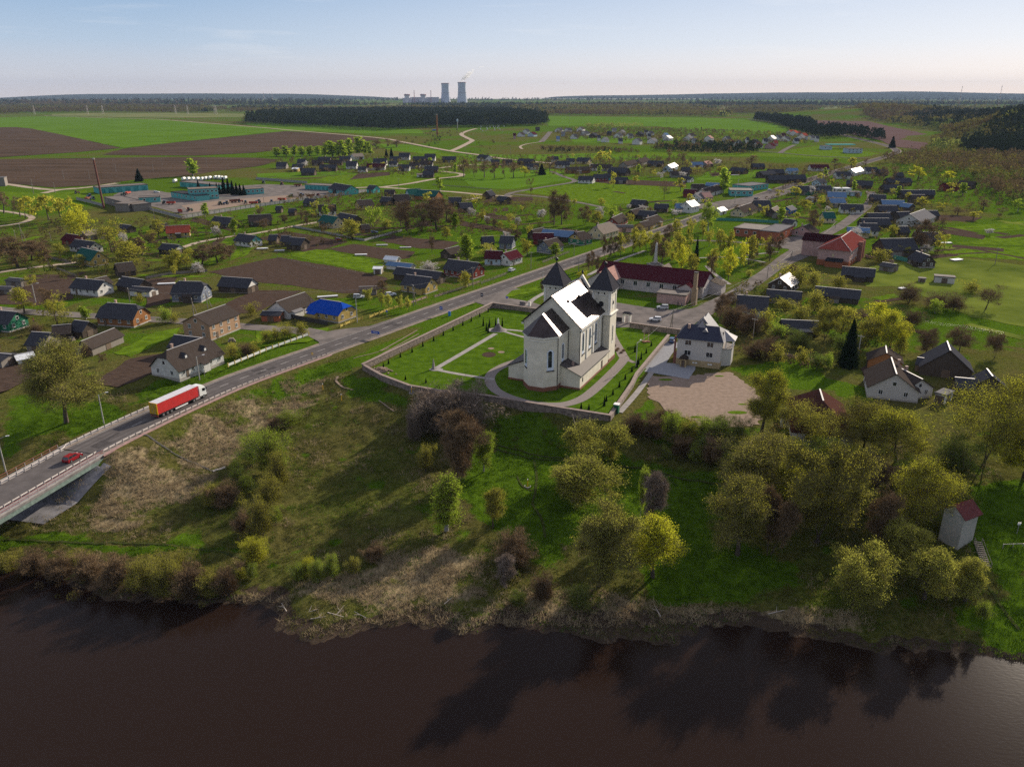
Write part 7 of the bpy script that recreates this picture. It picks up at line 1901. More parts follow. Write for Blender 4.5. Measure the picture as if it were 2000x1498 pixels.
# lorry
def lorry():
    e=empty('articulated_lorry',(-84.9,184.9,.12),math.radians(67.3),'white lorry pulling a long red curtain trailer with yellow rear doors on the main road','lorry')
    M_rc_=mat('red_curtain',(.52,.022,.022),rough=.55,c2=(.40,.02,.02),sc=.8); M_yd=mat('yellow_doors',(.42,.27,.01),rough=.5,var=.15,sc=1); M_tr=mat('white_tarp_roof',(.62,.60,.62),rough=.5,c2=(.50,.48,.50),sc=.5,stretch=(3,.2,1)); M_fr=mat('chassis_dark',(.03,.028,.028),rough=.7)
    x0,x1=-8.3,5.2
    t=mesh('trailer_curtain',[(x0,-1.27,1.15),(x1,-1.27,1.15),(x1,1.27,1.15),(x0,1.27,1.15),(x0,-1.27,3.95),(x1,-1.27,3.95),(x1,1.27,3.95),(x0,1.27,3.95)],[(0,1,5,4),(1,2,6,5),(2,3,7,6),(3,0,4,7),(4,5,6,7),(3,2,1,0)],M_rc_,e)
    mb=MB(); mb.box(((x0+x1)/2,0,4.0),(x1-x0+.06,2.6,.1)); 
    for k in range(14): mb.box((x0+.5+k*.96,0,4.055),(.07,2.5,.03))
    mb.build('trailer_roof',M_tr,e)
    mb=MB(); mb.box((x0-.04,0,2.5),(.08,2.5,2.75)); d=mb.build('rear_door',M_yd,e)
    mb=MB()
    for y in (-.6,-.25,.25,.6): mb.tube((x0-.1,y,1.2),(x0-.1,y,3.85),.025,.025,5)
    mb.build('lock_bar',M_gal,d)
    mb=MB(); mb.box((x0-.02,-1.24,2.55),(.16,.12,2.9)); mb.box((x0-.02,1.24,2.55),(.16,.12,2.9)); mb.box((x0-.02,0,4.0),(.14,2.6,.12)); mb.build('door_frame',mat('amber_frame',(.62,.34,.01),rough=.4),d)
    mb=MB(); mb.box(((x0+x1)/2,0,1.0),(x1-x0,2.4,.22)); mb.box((-2,0,.8),(12,.9,.3)); mb.build('chassis',M_fr,e)
    mb=MB()
    for s in(-1,1):
        for k in range(18): mb.box((x0+.5+k*.75,s*1.285,1.2),(.05,.03,.28))
    mb.build('strap_row',M_fr,t)
    mb=MB(); 
    for s in(-1,1): mb.box((-.6,s*1.18,.62),(4.2,.05,.34))
    mb.build('side_guard',M_wht,e)
    for x in (-6.6,-5.3,-4.0):
        for s in(-1,1): wheel(e,x,s*1.05,.5,.36,s)
    mb=MB(); mb.box((x0+.1,0,.55),(.12,2.3,.22)); mb.build('bumper',M_red,e)
    for s in(-1,1): mb=MB(); mb.box((x0-.04,s*.95,.72),(.06,.35,.14)); mb.build('tail_light',M_tail,e)
    # tractor unit
    M_cab=paint('white_cab_paint',(.66,.67,.64)); c0,c1=5.75,8.1
    V=[(c0,-1.22,.95),(c1-.1,-1.22,.75),(c1-.1,1.22,.75),(c0,1.22,.95),(c0,-1.22,2.9),(c1,-1.22,2.05),(c1,1.22,2.05),(c0,1.22,2.9),(c1-.25,-1.18,2.95),(c1-.25,1.18,2.95),(c0+.1,-1.08,3.75),(c1-1.0,-1.0,3.7),(c1-1.0,1.0,3.7),(c0+.1,1.08,3.75)]
    F=[(3,2,1,0),(0,1,5,4),(2,3,7,6),(1,2,6,5),(4,5,8),(6,7,9),(3,0,4,7),(5,6,9,8),(4,8,11,10),(9,7,13,12),(8,9,12,11),(10,11,12,13),(7,4,10,13)]
    cb=mesh('cab',V,F,M_cab,e)
    mb=MB(); mb.add([(c1+.015,-1.1,2.12),(c1+.015,1.1,2.12),(c1-.22,1.06,2.86),(c1-.22,-1.06,2.86)],[(0,1,2,3)]); 
    for s in(-1,1): mb.add([(c1-1.35,s*1.235,2.05),(c1-.35,s*1.235,2.0),(c1-.5,s*1.235,2.75),(c1-1.35,s*1.235,2.8)],[(0,1,2,3),(3,2,1,0)])
    mb.build('window',M_cgl,cb)
    for s in(-1,1): mb=MB(); mb.box((c1+.02,s*1.38,2.5),(.16,.2,.6)); mb.tube((c1-.1,s*1.2,2.6),(c1,s*1.35,2.6),.03); mb.build('mirror',M_fr,cb)
    mb=MB(); mb.box((c1-.03,0,1.25),(.12,1.9,.75)); mb.box((c1-.02,0,.6),(.25,2.4,.35)); mb.build('grille',M_fr,cb)
    for s in(-1,1): mb=MB(); mb.box((c1+.04,s*.95,.95),(.1,.4,.25)); mb.build('headlight',M_lamp,cb)
    mb=MB(); mb.box((4.9,0,.85),(5.4,.9,.3)); mb.build('frame_rail',M_fr,e)
    mb=MB(); 
    for s in(-1,1): mb.box((5.0,s*.95,.72),(1.5,.5,.6))
    mb.build('fuel_tank',M_gal,e)
    for s in(-1,1): wheel(e,7.05,s*1.05,.5,.34,s); wheel(e,3.6,s*1.0,.5,.5,s)
lorry()
# tractors and trailers of the farm
def tractor(loc,ang,col):
    e=empty('farm_tractor',loc,ang,None,'tractor'); m=paint('tractor_'+col,{'blue':(.04,.10,.2),'red':(.28,.04,.02),'green':(.03,.1,.05)}[col])
    mb=MB(); mb.box((1.3,0,1.35),(1.9,.9,.8)); mb.box((.1,0,1.0),(1.2,1.0,.7)); mb.build('engine_hood',m,e); mb=MB(); mb.box((-.5,0,2.0),(1.3,1.4,1.2)); c=mb.build('cab',M_cgl,e); mb=MB(); mb.box((-.5,0,2.66),(1.5,1.6,.12)); mb.build('roof',m,c)
    for s in(-1,1): wheel(e,-.7,s*.95,.85,.45,s); wheel(e,1.8,s*.8,.5,.3,s)
    mb=MB(); mb.tube((1.4,.3,1.7),(1.4,.3,2.6),.05); mb.build('exhaust',M_dkmetal,e); return e
def trailer(loc,ang,col):
    e=empty('farm_trailer',loc,ang,None,'trailer'); m=mat('trailer_'+col,{'rust':(.18,.06,.03),'grey':(.10,.10,.10),'red':(.34,.05,.03)}[col],rough=.8,var=.3,sc=1)
    mb=MB(); mb.box((0,0,1.0),(6,2.3,.2)); 
    for s in(-1,1): mb.box((0,s*1.1,1.6),(6,.08,1.0)); mb.box((s*2.96,0,1.6),(.08,2.2,1.0))
    mb.build('box_body',m,e); mb=MB(); mb.tube((3,0,.8),(4.4,0,.6),.08); mb.build('drawbar',M_dkmetal,e)
    for x in(-1.2,1.2):
        for s in(-1,1): wheel(e,x,s*.95,.5,.3,s)
    return e
rr=random.Random(3)
for k,(px,py) in enumerate([(322,399),(334,400),(430,401),(442,400),(457,396),(469,396),(370,413),(352,416),(515,359),(551,362),(582,365),(505,397),(531,398),(551,393),(569,386),(589,384),(607,386),(622,385),(242,383),(250,380),(175,386),(150,379),(172,391),(182,391),(480,399),(495,400)]):
    x,y=P(px,py)
    if k%3!=1: e=tractor((x,y,.1),rr.uniform(0,6.28),['blue','red','green','blue'][k%4]); b='tractor with cab standing '
    else: e=trailer((x,y,.1),rr.uniform(0,6.28),['rust','red','grey'][k%3 if k%2 else 0]); b='open farm trailer standing '
    reg='in the front farm yard' if py>390 else 'along the rear farm yard wall' if px>400 else 'by the long farm garage'
    e['group']='farm machines '+reg; LABELS.append((e,b+reg,px))
# ---------------------------------------------------------------- poles and wires
M_pole=mat('pole_wood',(.22,.19,.16),rough=.9,var=.2,sc=3,stretch=(1,1,.3)); M_pconc=mat('pole_concrete',(.40,.38,.35),rough=.9,var=.1,sc=2)
TOP={}
def height_at(px,py,pyt,z=0):
    x,y=P(px,py,z); lo,hi=z,z+60
    for _ in range(26):
        m=(lo+hi)/2
        if pxof(x,y,m)[1]>pyt: lo=m
        else: hi=m
    return x,y,lo
def upole(px,py,pt,kind,label):
    x,y,z=G(px,py) if py>700 else P(px,py)+(0,); lo,hi=z,z+40
    for _ in range(26):
        m=(lo+hi)/2
        if pxof(x,y,m)[1]>pt: lo=m
        else: hi=m
    h=max(4,lo-z); ang=.9 if px>900 else .5
    nm='street_lamp' if 'L' in kind else 'utility_pole'; e=empty(nm,(x,y,z),ang,None,'lamp post' if 'L' in kind else 'pole'); wide=1 if math.hypot(x,y)<700 else 1.5
    mb=MB(); mb.tube((0,0,-.2),(0,0,h),.16*wide,.11*wide,8); mb.build('post',M_pconc if 'C' in kind or 'L' in kind else M_pole,e)
    if 'L' in kind:
        mb=MB(); mb.tube((0,0,h-.1),(1.6,0,h+.3),.05,.05,6); a=mb.build('lamp_arm',M_gal,e); mb=MB(); mb.box((1.9,0,h+.3),(.7,.26,.16)); mb.build('lamp_head',M_wht,a)
    else:
        mb=MB(); mb.box((0,0,h-.4),(.12,1.9,.12)); a=mb.build('crossarm',M_pole,e)
        for u in (-.85,-.3,.3,.85): mb=MB(); mb.tube((0,u,h-.34),(0,u,h-.12),.06,.04,6); mb.build('insulator',M_wht,a)
    if 'S' in kind: mb=MB(); mb.tube((0,0,h*.86),(1.6,1.6,0),.12*wide,.14*wide,6); mb.build('strut',M_pole,e)
    TOP[(px,py)]=(x,y,z+h-.2); LABELS.append((e,label,px)); return e
for row in """1312 648 604 S|wooden pole with slanting strut by the dark forecourt wall
1545 512 490 S|wooden strut pole on the side road verge
1597 487 461 S|wooden strut pole at the corner of the red school
1631 447 432 P|pole on the lane behind the pink gabled house
1498 545 522 P|single dark pole on the side road bend
1438 413 400 P|pole at the main road opposite the teal shop
1435 398 386 P|pole on the shop forecourt
808 597 556 S|wooden strut pole before the yellow roadside house
924 561 522 P|pole before the dark red-gabled house
1037 526 492 P|pole beside the maroon-gabled house
1060 568 530 C|dark post on the grass island before the church
1130 531 503 P|dark post beside bare trees behind the church
1121 500 474 P|pole in front of the green and yellow house
1435 592 564 P|pole beside the gable end of the maroon hall
1470 665 622 P|pole among shrubs behind the parish house
1441 367 350 P|dark pole before the teal shop roof
1132 341 325 P|pole above the long meadow houses
698 630 583 LC|concrete lamp post beside the yellow-fenced garden
70 591 556 LC|concrete lamp post on the village street by a brown plot
254 591 562 P|pole beside the village street behind the timber house
380 626 582 S|strut pole behind the two-storey brick house
406 603 570 S|strut pole before the slate blue house
390 742 697 LC|concrete lamp post before the white farmhouse
203 827 771 LC|tall lamp post on the grass verge behind the lorry
12 923 857 LC|tall lamp post at the bridge rail
45 475 437 S|strutted wooden pole on the western meadow
31 468 450 P|short pole on the western meadow
19 481 463 P|pale short pole on the western meadow
100 471 455 P|small pole above the steep yellow house
108 377 357 P|pole by the fork of the farm track
66 379 351 P|leaning pole by the farm track
125 351 332 P|pole in the brown field
175 350 331 P|pole in the brown field
227 336 320 P|pole in the brown field
300 336 319 P|pole in the brown field
317 323 310 P|pole in the brown field
404 326 309 P|pole in the brown field
303 436 408 P|pole before the farm wall
526 245 227 P|pole in front of the pine wood
516 401 385 P|pole inside the farm wall
620 428 410 P|pole beside the wide brown-roofed house
779 371 349 P|pole at the dirt road fork by the green barn
825 297 285 P|pole beside the field road
910 298 286 P|pole on the green slope above the field road
997 301 285 P|pole on the green slope above the field road
1112 243 225 P|pole in the bright green field
1301 248 230 P|pole in the bright green field
1479 255 234 P|pole in the bright green field
1097 301 286 P|pole near the dark gully scrub
1943 517 484 P|dark pole on the open pasture
1676 693 655 C|pale pole beside the dark spruce
1242 716 669 LC|lamp post on the low churchyard wall""".split('\n'):
    a,_,lab=row.partition('|'); f=a.split(); upole(int(f[0]),int(f[1]),int(f[2]),f[3],lab)
M_wire=mat('wire_metal',(.30,.29,.28),rough=.45,metal=.6)
def wire(a,b,label,sag=1.0,r=.035):
    A=Vector(TOP[a]) if a in TOP else Vector(a);B=Vector(TOP[b]) if b in TOP else Vector(b); mb=MB(); n=10; L=[A.lerp(B,k/n)-Vector((0,0,sag*4*(k/n)*(1-k/n))) for k in range(n+1)]
    V=[];F=[]
    for p,q in zip(L[:-1],L[1:]): mb.tube(p,q,r,r,4,cap=False)
    o=mb.build('power_line',M_wire); setp(o,None,'cable','overhead wires'); LABELS.append((o,label,pxof(A.x,A.y,A.z)[0]))
for a,b,l in [((1312,648),(1242,716),'wire from the forecourt strut pole to the churchyard lamp'),((1312,648),(1498,545),'wire along the side road bend'),((1498,545),(1545,512),'short wire between side road poles'),((1545,512),(1597,487),'wire to the red school corner pole'),((1597,487),(1631,447),'wire behind the pink gabled house'),
   ((808,597),(924,561),'wire between the first two roadside poles'),((924,561),(1037,526),'wire between the dark house and the maroon-gabled house'),((1037,526),(1121,500),'wire up to the green and yellow house'),((1121,500),(1438,413),'long wire along the main road to the shops'),((1435,398),(1441,367),'wire over the shop forecourt'),((254,591),(406,603),'wire along the village street'),((406,603),(808,597),'long wire over the ploughed garden plots'),((1435,592),(1312,648),'wire across the forecourt')]: wire(a,b,l,1.2)
# ---------------------------------------------------------------- fences
def fence(pts,h,label,style,m1,m2,step=2.5,world=False):
    c=pts if world else [P(*p) for p in pts]; x0,y0=c[0]; e=empty('garden_fence' if style!='slab' else 'concrete_fence',(x0,y0,0),0,None,'fence'); mb=MB(); pm=None; n=0
    for a,b in zip(c[:-1],c[1:]):
        L=math.hypot(b[0]-a[0],b[1]-a[1]); k=max(1,int(L/step)); an=math.atan2(b[1]-a[1],b[0]-a[0])
        for i in range(k+1):
            t=i/k; x,y=a[0]+(b[0]-a[0])*t-x0,a[1]+(b[1]-a[1])*t-y0
            if i<k or (b==c[-1]):
                if n<98:
                    if pm is None: q=MB(); w=.22 if style in('panel','slab') else .12; q.box((0,0,h/2+.02),(w,w,h+.12)); po=q.build('post',m2,e); pm=po
                    else: po=pm.copy(); link(po); po.parent=e
                    po.location=(x,y,0); po.rotation_euler=(0,0,an); n+=1
            if i<k:
                s=L/k; cx,cy=x+math.cos(an)*s/2,y+math.sin(an)*s/2
                if style in('panel','slab'): mb.box((cx,cy,h*.52),(s-.24,.06,h*(.62 if style=='panel' else .92)),an)
                elif style=='solid': mb.box((cx,cy,h*.5),(s-.1,.05,h*.95),an)
                elif style=='wire':
                    for z in (.4,.8,1.1): mb.box((cx,cy,z),(s,.02,.02),an)
                else:
                    for z in (.3*h,.75*h): mb.box((cx,cy,z),(s-.1,.05,.08),an)
                    u=.18
                    while u<s-.1: mb.box((x+math.cos(an)*u-math.sin(an)*.04,y+math.sin(an)*u+math.cos(an)*.04,h*.5),(.1,.025,h*.9),an); u+=.26
    mb.build('panel' if style!='wire' else 'strand',m1,e); LABELS.append((e,label,pxof(c[0][0],c[0][1])[0])); return e
M_yf=mat('yellow_fence_paint',(.50,.38,.08),rough=.7,var=.2,sc=2); M_of=mat('old_fence_wood',(.23,.19,.155),rough=.95,var=.25,sc=2); M_pf=mat('pink_fence_paint',(.42,.28,.24),rough=.8,var=.2,sc=2); M_tf=mat('teal_fence_paint',(.05,.22,.18),rough=.7,var=.2,sc=2); M_df=mat('dark_fence_wood',(.05,.045,.04),rough=.9); M_cf=mat('farm_concrete',(.36,.34,.33),rough=.95,c2=(.22,.21,.2),sc=.7)
fence([(446,717),(520,686),(603,656)],1.2,'white panelled fence with yellow posts beside the main road','panel',M_wht,M_yf,2.6)
fence([(722,622),(760,607),(802,594)],1.2,'yellow panelled fence before the rounded willow shrubs','panel',M_yf,M_yf,2.6)
fence([(803,593.5),(834,583)],1.2,'pale pink panelled fence by the strut pole','panel',M_pf,M_yf,2.6)
fence([(849,582),(900,565),(938,552)],1.1,'pink and brown picket fence along the main road','picket',M_pf,M_of)
fence([(940,555),(965,546),(990,536)],1.2,'brown picket fence before the maroon-gabled house drive','picket',M_of,M_of)
fence([(665,640),(685,631),(708,624)],1.1,'short yellow fence at the blue-roofed house corner','panel',M_yf,M_yf,2.2)
fence([(537,616),(590,626),(640,636)],1.6,'black solid fence along the blue-roofed house yard','solid',M_df,M_df)
fence([(572,444),(640,457),(690,467),(712,471),(785,452)],1.2,'bent grey fence around the cream house plot','solid',M_cf,M_of)
fence([(150,391),(175,397),(200,404)],2.2,'concrete slab wall west of the brick workshop','slab',M_cf,M_cf,3)
fence([(283,409),(318,418),(355,428),(430,416),(500,405),(600,391),(680,381),(727,373)],2.2,'long concrete slab wall in front of the farm yard','slab',M_cf,M_cf,4.2)
fence([(500,351),(550,355),(600,359)],2.2,'concrete slab wall behind the farm yard','slab',M_cf,M_cf,4)
fence([(1398,431),(1460,433),(1520,437)],1.8,'long teal fence before the brick service building','solid',M_tf,M_tf,3)
fence([(1745,506),(1770,512),(1793,519)],2,'teal board fence by the little dark cottage','solid',M_tf,M_tf)
fence([(1690,503),(1745,514)],1.4,'pinkish slab fence behind the red school','slab',M_pf,M_pf,3)
fence([(1060,514),(1085,504),(1112,494)],1.2,'tan picket fence before the slate grey house','picket',M_of,M_of)
fence([(1237,449),(1290,436),(1350,423)],1.2,'dark picket fence along the road below the tan-roofed house','picket',M_of,M_of)
fence([(1800,632),(1880,642),(1960,655)],1.2,'post and wire fence across the pasture','wire',M_wire,M_of,5)
fence([(845,362),(900,366),(960,371)],1.1,'grey picket fence along the dirt lane','picket',M_of,M_of,3)
fence([(542,504),(620,525),(725,538)],1.1,'thin wire fence beside the bright green plot','wire',M_wire,M_of,4)
fence([(285,545),(330,537),(405,531)],1.2,'grey board fence behind the slate blue house','solid',M_of,M_of,3)
fence([(140,514),(100,506)],1.2,'grey board fence of the steep yellow house','solid',M_of,M_of,3)
fence([(93,519),(150,541)],1.1,'slanting old fence between yellow and white houses','picket',M_of,M_of,3)
fence([(1500,690),(1560,700),(1610,712)],.9,'low pink wall along the garden path','slab',M_pf,M_pf,3)
fence([(725,513),(790,528)],1.1,'thin fence by the glass greenhouse','wire',M_wire,M_of,3)
# ---------------------------------------------------------------- signs, markers, small things
def sign(px,py,h,w,hh,m,label,posts=1,name='road_sign',shape='box'):
    x,y,z=G(px,py); e=empty(name,(x,y,z),math.radians(-25),None,'sign')
    for k in range(posts): mb=MB(); u=(k-(posts-1)/2)*w*.6; mb.tube((u,0,0),(u,0,h),.05,.05,6); mb.build('post',M_gal,e)
    mb=MB(); 
    if shape=='box': mb.box((0,-.07,h-hh/2+.1),(w,.05,hh))
    else: mb.tube((0,-.04,h-.3),(0,-.09,h-.3),w/2,w/2,14)
    pl=mb.build('plate',m,e)
    mb=MB(); mb.box((0,-.105,h-hh*.5+.1),(w*.62,.012,hh*.16)); mb.build('marking',M_wht,pl)
    LABELS.append((e,label,px))
M_sb=mat('sign_blue',(.02,.07,.36),rough=.45); M_sy=mat('marker_yellow',(.62,.36,.02),rough=.5)
sign(734,661,2.4,3.2,.9,M_sb,'wide blue road sign on two posts beside the main road',2); sign(862,616,3.2,1.2,1.2,M_sb,'square blue road sign near the blue bin'); sign(941.5,590,3.4,1.1,1.4,mat('sign_dark',(.05,.04,.06),rough=.5),'dark road sign at the church turning'); sign(990,592,2.6,.9,.9,M_sb,'small dark sign at the forecourt corner'); sign(756,620,2.6,.8,.8,M_sb,'small blue sign before the yellow fence'); sign(611,703,2.2,.7,.7,M_sy,'small yellow sign at the meadow side of the road'); sign(400,737,2.4,.9,.9,M_wht,'round mirror sign before the white farmhouse',1,'road_mirror','disc')
x,y=P(878,617); e=empty('blue_bin',(x,y,0),0,'tall blue litter bin on the verge by the churchyard wall','bin'); mb=MB(); mb.cone((0,0,0),[(.45,0),(.5,1.5)],14); mb.build('drum',mat('bin_blue',(.03,.22,.50),rough=.5),e); mb=MB(); mb.cone((0,0,1.5),[(.54,0),(.54,.08),(.3,.2)],14); mb.build('lid',M_sb,e)
for px,py,rg_,lab in [(631,762,0,'orange marker post beside the worn track'),(667,783,0,'orange marker post on the rough slope'),(804,768,1,'orange marker post with pale ring below the churchyard wall'),(1030.5,951,1,'yellow marker post with white ring on the green meadow')]:
    x,y,z=G(px,py); e=empty('marker_post',(x,y,z),0,lab,'marker post'); mb=MB(); mb.tube((0,0,0),(0,0,1.7),.09,.09,8); mb.build('post',M_sy,e); mb=MB(); mb.tube((0,0,1.7),(0,0,1.95),.1,.1,8); mb.build('cap',M_wht,e)
    if rg_: mb=MB(); mb.cone((0,0,0),[(.75,0),(.75,.25),(.6,.25),(.6,0)],16,cap=False); mb.build('ring',M_conc,e)
x,y=P(1204,806); e=empty('green_cabin',(x,y,0),math.radians(66),'small green cabin with white roof at the garden path end','cabin'); mb=MB(); mb.box((0,0,1.15),(1.2,1.2,2.3)); mb.build('wall',mat('cabin_green',(.01,.13,.06),rough=.6),e); mb=MB(); mb.box((0,0,2.38),(1.45,1.45,.14)); mb.build('roof',M_wht,e); mb=MB(); mb.box((-.62,0,1.05),(.05,.8,1.9)); mb.build('door',mat('cabin_door',(.008,.09,.045),rough=.6),e)
# monuments
M_gran=mat('grey_granite',(.20,.18,.17),rough=.6,var=.15,sc=3)
x,y=P(847,721); e=empty('obelisk',(x,y,0),.4,'short dark obelisk at the corner of the churchyard paths','monument'); mb=MB(); mb.cone((0,0,0),[(.9,0),(.9,.3),(.62,.3),(.5,.6),(.12,3.0),(.02,3.2)],4); mb.build('shaft',M_gran,e)
x,y=P(973,645); e=empty('statue_monument',(x,y,0),0,'white statue on a dark conical mound in the church lawn','monument'); mb=MB(); mb.cone((0,0,0),[(2.6,0),(1.5,.7),(.7,1.7),(.45,2.3)],20); mb.build('mound',mat('mound_stone',(.14,.12,.12),rough=.9,var=.3,sc=2),e); mb=MB(); mb.cone((0,0,2.3),[(.4,0),(.3,.3),(.28,.9),(.33,1.3),(.12,1.5),(.17,1.65),(.15,1.85),(.02,1.95)],12); mb.build('statue',M_wht,e,True)
x,y=P(1280,519); e=empty('park_obelisk',(x,y,0),.3,'tall pale obelisk on stepped base in the park behind the hall','monument'); mb=MB(); mb.box((0,0,.4),(6,6,.8)); mb.box((0,0,1.1),(3.4,3.4,.8)); mb.build('base',M_gran,e); mb=MB(); mb.cone((0,0,1.5),[(1.1,0),(1.0,1),(.55,8.6),(.05,9.4)],4); mb.build('shaft',mat('pale_stone',(.42,.40,.39),rough=.8,var=.1,sc=2),e)
x,y=P(1262,668); e=empty('wooden_shrine',(x,y,0),math.radians(10),'two-post wooden shrine with little roof on red base in the lawn','shrine'); 
mb=MB()
for s in(-1,1): mb.tube((s*.75,0,.3),(s*.75,0,3.6),.17,.15,8)
mb.build('post',mat('pale_timber',(.45,.36,.22),rough=.8),e); mb=MB(); mb.add([(-1.4,-1,3.4),(1.4,-1,3.4),(1.4,1,3.4),(-1.4,1,3.4),(0,-1,4.9),(0,1,4.9)],[(0,1,4),(3,5,2),(0,4,5,3),(1,2,5,4),(0,3,2,1)]); mb.build('roof',ROOF['c'],e); mb=MB(); mb.box((0,0,.15),(2.4,1.6,.3)); mb.build('base',M_plinth,e); mb=MB(); mb.box((0,0,3.0),(1.2,.15,.7)); mb.build('panel',M_door,e)
x,y=P(1224,630); e=empty('church_gate',(x,y,0),math.radians(-25),'white plastered gate pier with dark curved roof at the forecourt','gate'); mb=MB(); mb.box((-1.1,0,1.5),(.7,.9,3)); mb.box((1.1,0,1.5),(.7,.9,3)); mb.box((0,0,2.9),(2.9,.9,.6)); mb.build('pier',M_cream2,e); mb=MB(); mb.add([(-1.8,-.8,3.2),(1.8,-.8,3.2),(1.8,.8,3.2),(-1.8,.8,3.2),(-1.0,-.3,3.9),(1.0,-.3,3.9),(1.0,.3,3.9),(-1,.3,3.9)],[(0,1,5,4),(1,2,6,5),(2,3,7,6),(3,0,4,7),(4,5,6,7),(3,2,1,0)]); mb.build('roof',M_slate,e); mb=MB(); mb.box((-3,0,.8),(2.4,.08,1.5)); mb.build('leaf',M_dkmetal,e)
for i,(px,py) in enumerate([(1021,596),(1034,598)]):
    x,y=P(px,py); e=empty('stone_pillar',(x,y,0),-.4,['low grey block on the forecourt edge','white pillar on the forecourt edge'][i],'pillar'); mb=MB(); mb.box((0,0,.7),(2.2 if i==0 else 1,.8,1.4 if i==0 else 1.9)); mb.build('block',M_rc if i==0 else M_cream2,e); mb=MB(); mb.box((0,0,1.45 if i==0 else 1.95),(2.4 if i==0 else 1.2,1,.12)); mb.build('cap',M_conc,e)
for (px,py,s) in ((746,726,1.3),(742,722,.9)):
    x,y=P(px,py); rg=np.random.default_rng(int(px)); pts=rg.normal(size=(60,3))*np.array([1.3,1.0,.25])*s; pts[:,2]=np.abs(pts[:,2]); mb=MB()
    for p in pts[:40]: mb.box((p[0],p[1],max(.1,.75*s-.5*math.hypot(p[0],p[1])*.7)),(.5,.4,.35),rg.uniform(0,3))
    mb.box((0,0,.15),(2*s,1.6*s,.3)); o=mb.build('rubble_heap',M_sand); o.location=(x,y,0); setp(o,None,'heap'); LABELS.append((o,'heap of pale rubble in the church lawn corner',px))
# clipped cypresses in rows
TR_=PROTO
for i,(px,py,h) in enumerate([(953.5,610,1.4),(937,619,1.4),(920.5,628,1.5),(904,636,1.5),(885,646,1.5),(866,655.5,1.5),(847,666,1.5),(826,677,1.5),(805,688.5,1.5),(782,698,1.5),(759,711,1.5),(749,718,1.4),(792,742,1.3),(832,748,1.3)]):
    tree(0,0,0,0,'thuja','column','small dark cypress in the row inside the roadside churchyard wall',loc=P(px,py)+(.03,),h=h*1.25,r=.38,group='cypress row along the churchyard wall')
for px,py in [(950,647),(956,639),(953.5,649.5),(968,637.5),(981,637.5),(944,637)]:
    tree(0,0,0,0,'thuja','column','slim tall cypress beside the statue mound',loc=P(px,py)+(.03,),h=3.4,r=.42,group='cypresses beside the statue')
for px,py,h in [(1221,741,1.5),(1209.6,756,1.5),(1197,771,1.5),(1234,726,1.6),(1184,784,1.6),(1247,712,2.6),(1252,702,2.2),(1244,718,2.2),(1262,690,1.4),(1272,676,1.4),(1240,688,2.4),(1180,793,2.4),(1150,800,1.4),(1135,798,1.5)]:
    tree(0,0,0,0,'thuja','column','dark cypress along the low parish wall',loc=P(px,py)+(.03,),h=h*1.2,r=.42,group='cypress row along the parish wall')
# flower bed beside tower
x,y=P(1196,672); 
for i,(px,py) in enumerate([(1200,676),(1207,683),(1213,690),(1204,686),(1218,686)]):
    tree(0,0,0,0,'bare','bush','low brown rose bush in the bed beside the church tower',loc=P(px,py)+(.03,),h=.8,r=.8,group='rose bushes beside the tower')
# graves and bollards of the far cemetery
gr=None; gc=random.Random(8)
for i in range(30):
    px=gc.uniform(936,968) if i<20 else gc.uniform(968,985); py=gc.uniform(246,258); x,y=P(px,py)
    if gr is None:
        gr=empty('gravestone',(x,y,0),0,None,'gravestone'); mb=MB(); mb.box((0,0,2.2),(1.6,.5,4.4)); mb.build('stone',M_wht,gr); mb=MB(); mb.box((0,0,.25),(2.4,3,.5)); mb.build('base',M_gran,gr); q=gr
    else:
        q=gr.copy(); link(q)
        for ch_ in list(gr.children): c_=ch_.copy(); link(c_); c_.parent=q
        q.location=(x,y,0)
    s=gc.uniform(.5,1); q.scale=(s,s,s); q['group']='gravestones of the hill cemetery'; LABELS.append((q,'pale gravestone below the pine wood',px))
# river steps, rail, signal post
x,y,z=G(1909,1062); x2,y2,z2=G(1927,1112); e=empty('river_steps',(x,y,z),0,'narrow wooden steps going down to the river from the tower','steps'); D_=Vector((x2-x,y2-y,z2-z)); n=12; an=math.atan2(D_.y,D_.x)
for k in range(n): mb=MB(); q=D_*(k/n); mb.box((q.x,q.y,q.z+.35),(.3,1.3,.07),an); mb.build('step',M_of,e)
for s in(-1,1):
    mb=MB(); o_=Vector((-math.sin(an),math.cos(an),0))*s*.65; mb.tube(o_+Vector((0,0,1.2)),D_+o_+Vector((0,0,1.2)),.05,.05,5); mb.tube(o_,o_+Vector((0,0,1.25)),.06); mb.tube(D_+o_,D_+o_+Vector((0,0,1.25)),.06); mb.tube(o_+Vector((0,0,.3)),D_+o_+Vector((0,0,.3)),.07,.07,5); mb.build('handrail',M_of,e)
p1=G(1958,1072);p2=G(2035,1070); e=empty('bank_rail',p1,0,'low grey rail on posts beside the river steps','rail'); v=Vector(p2)-Vector(p1)
mb=MB(); mb.tube((0,0,1),v+Vector((0,0,1)),.05,.05,6); mb.build('rail',M_gal,e)
for k in range(5): mb=MB(); q=v*(k/4); mb.tube(q+Vector((0,0,-.3)),q+Vector((0,0,1.05)),.07,.07,6); mb.build('post',M_gal,e)
p=G(1986,1042); e=empty('river_signal',p,0,'white river signal on a thin post above the shore','signal'); mb=MB(); mb.tube((0,0,0),(0,0,2.0),.06,.06,6); mb.build('post',M_gal,e); mb=MB(); mb.box((0,0,2.1),(.6,.1,.45)); mb.add([(0,-.06,2.2),(.3,-.06,2.9),(.1,-.06,2.3)],[(0,1,2)]); mb.add([(0,-.06,2.2),(-.35,-.06,2.75),(-.1,-.06,2.3)],[(0,2,1)]); mb.build('panel',M_wht,e)
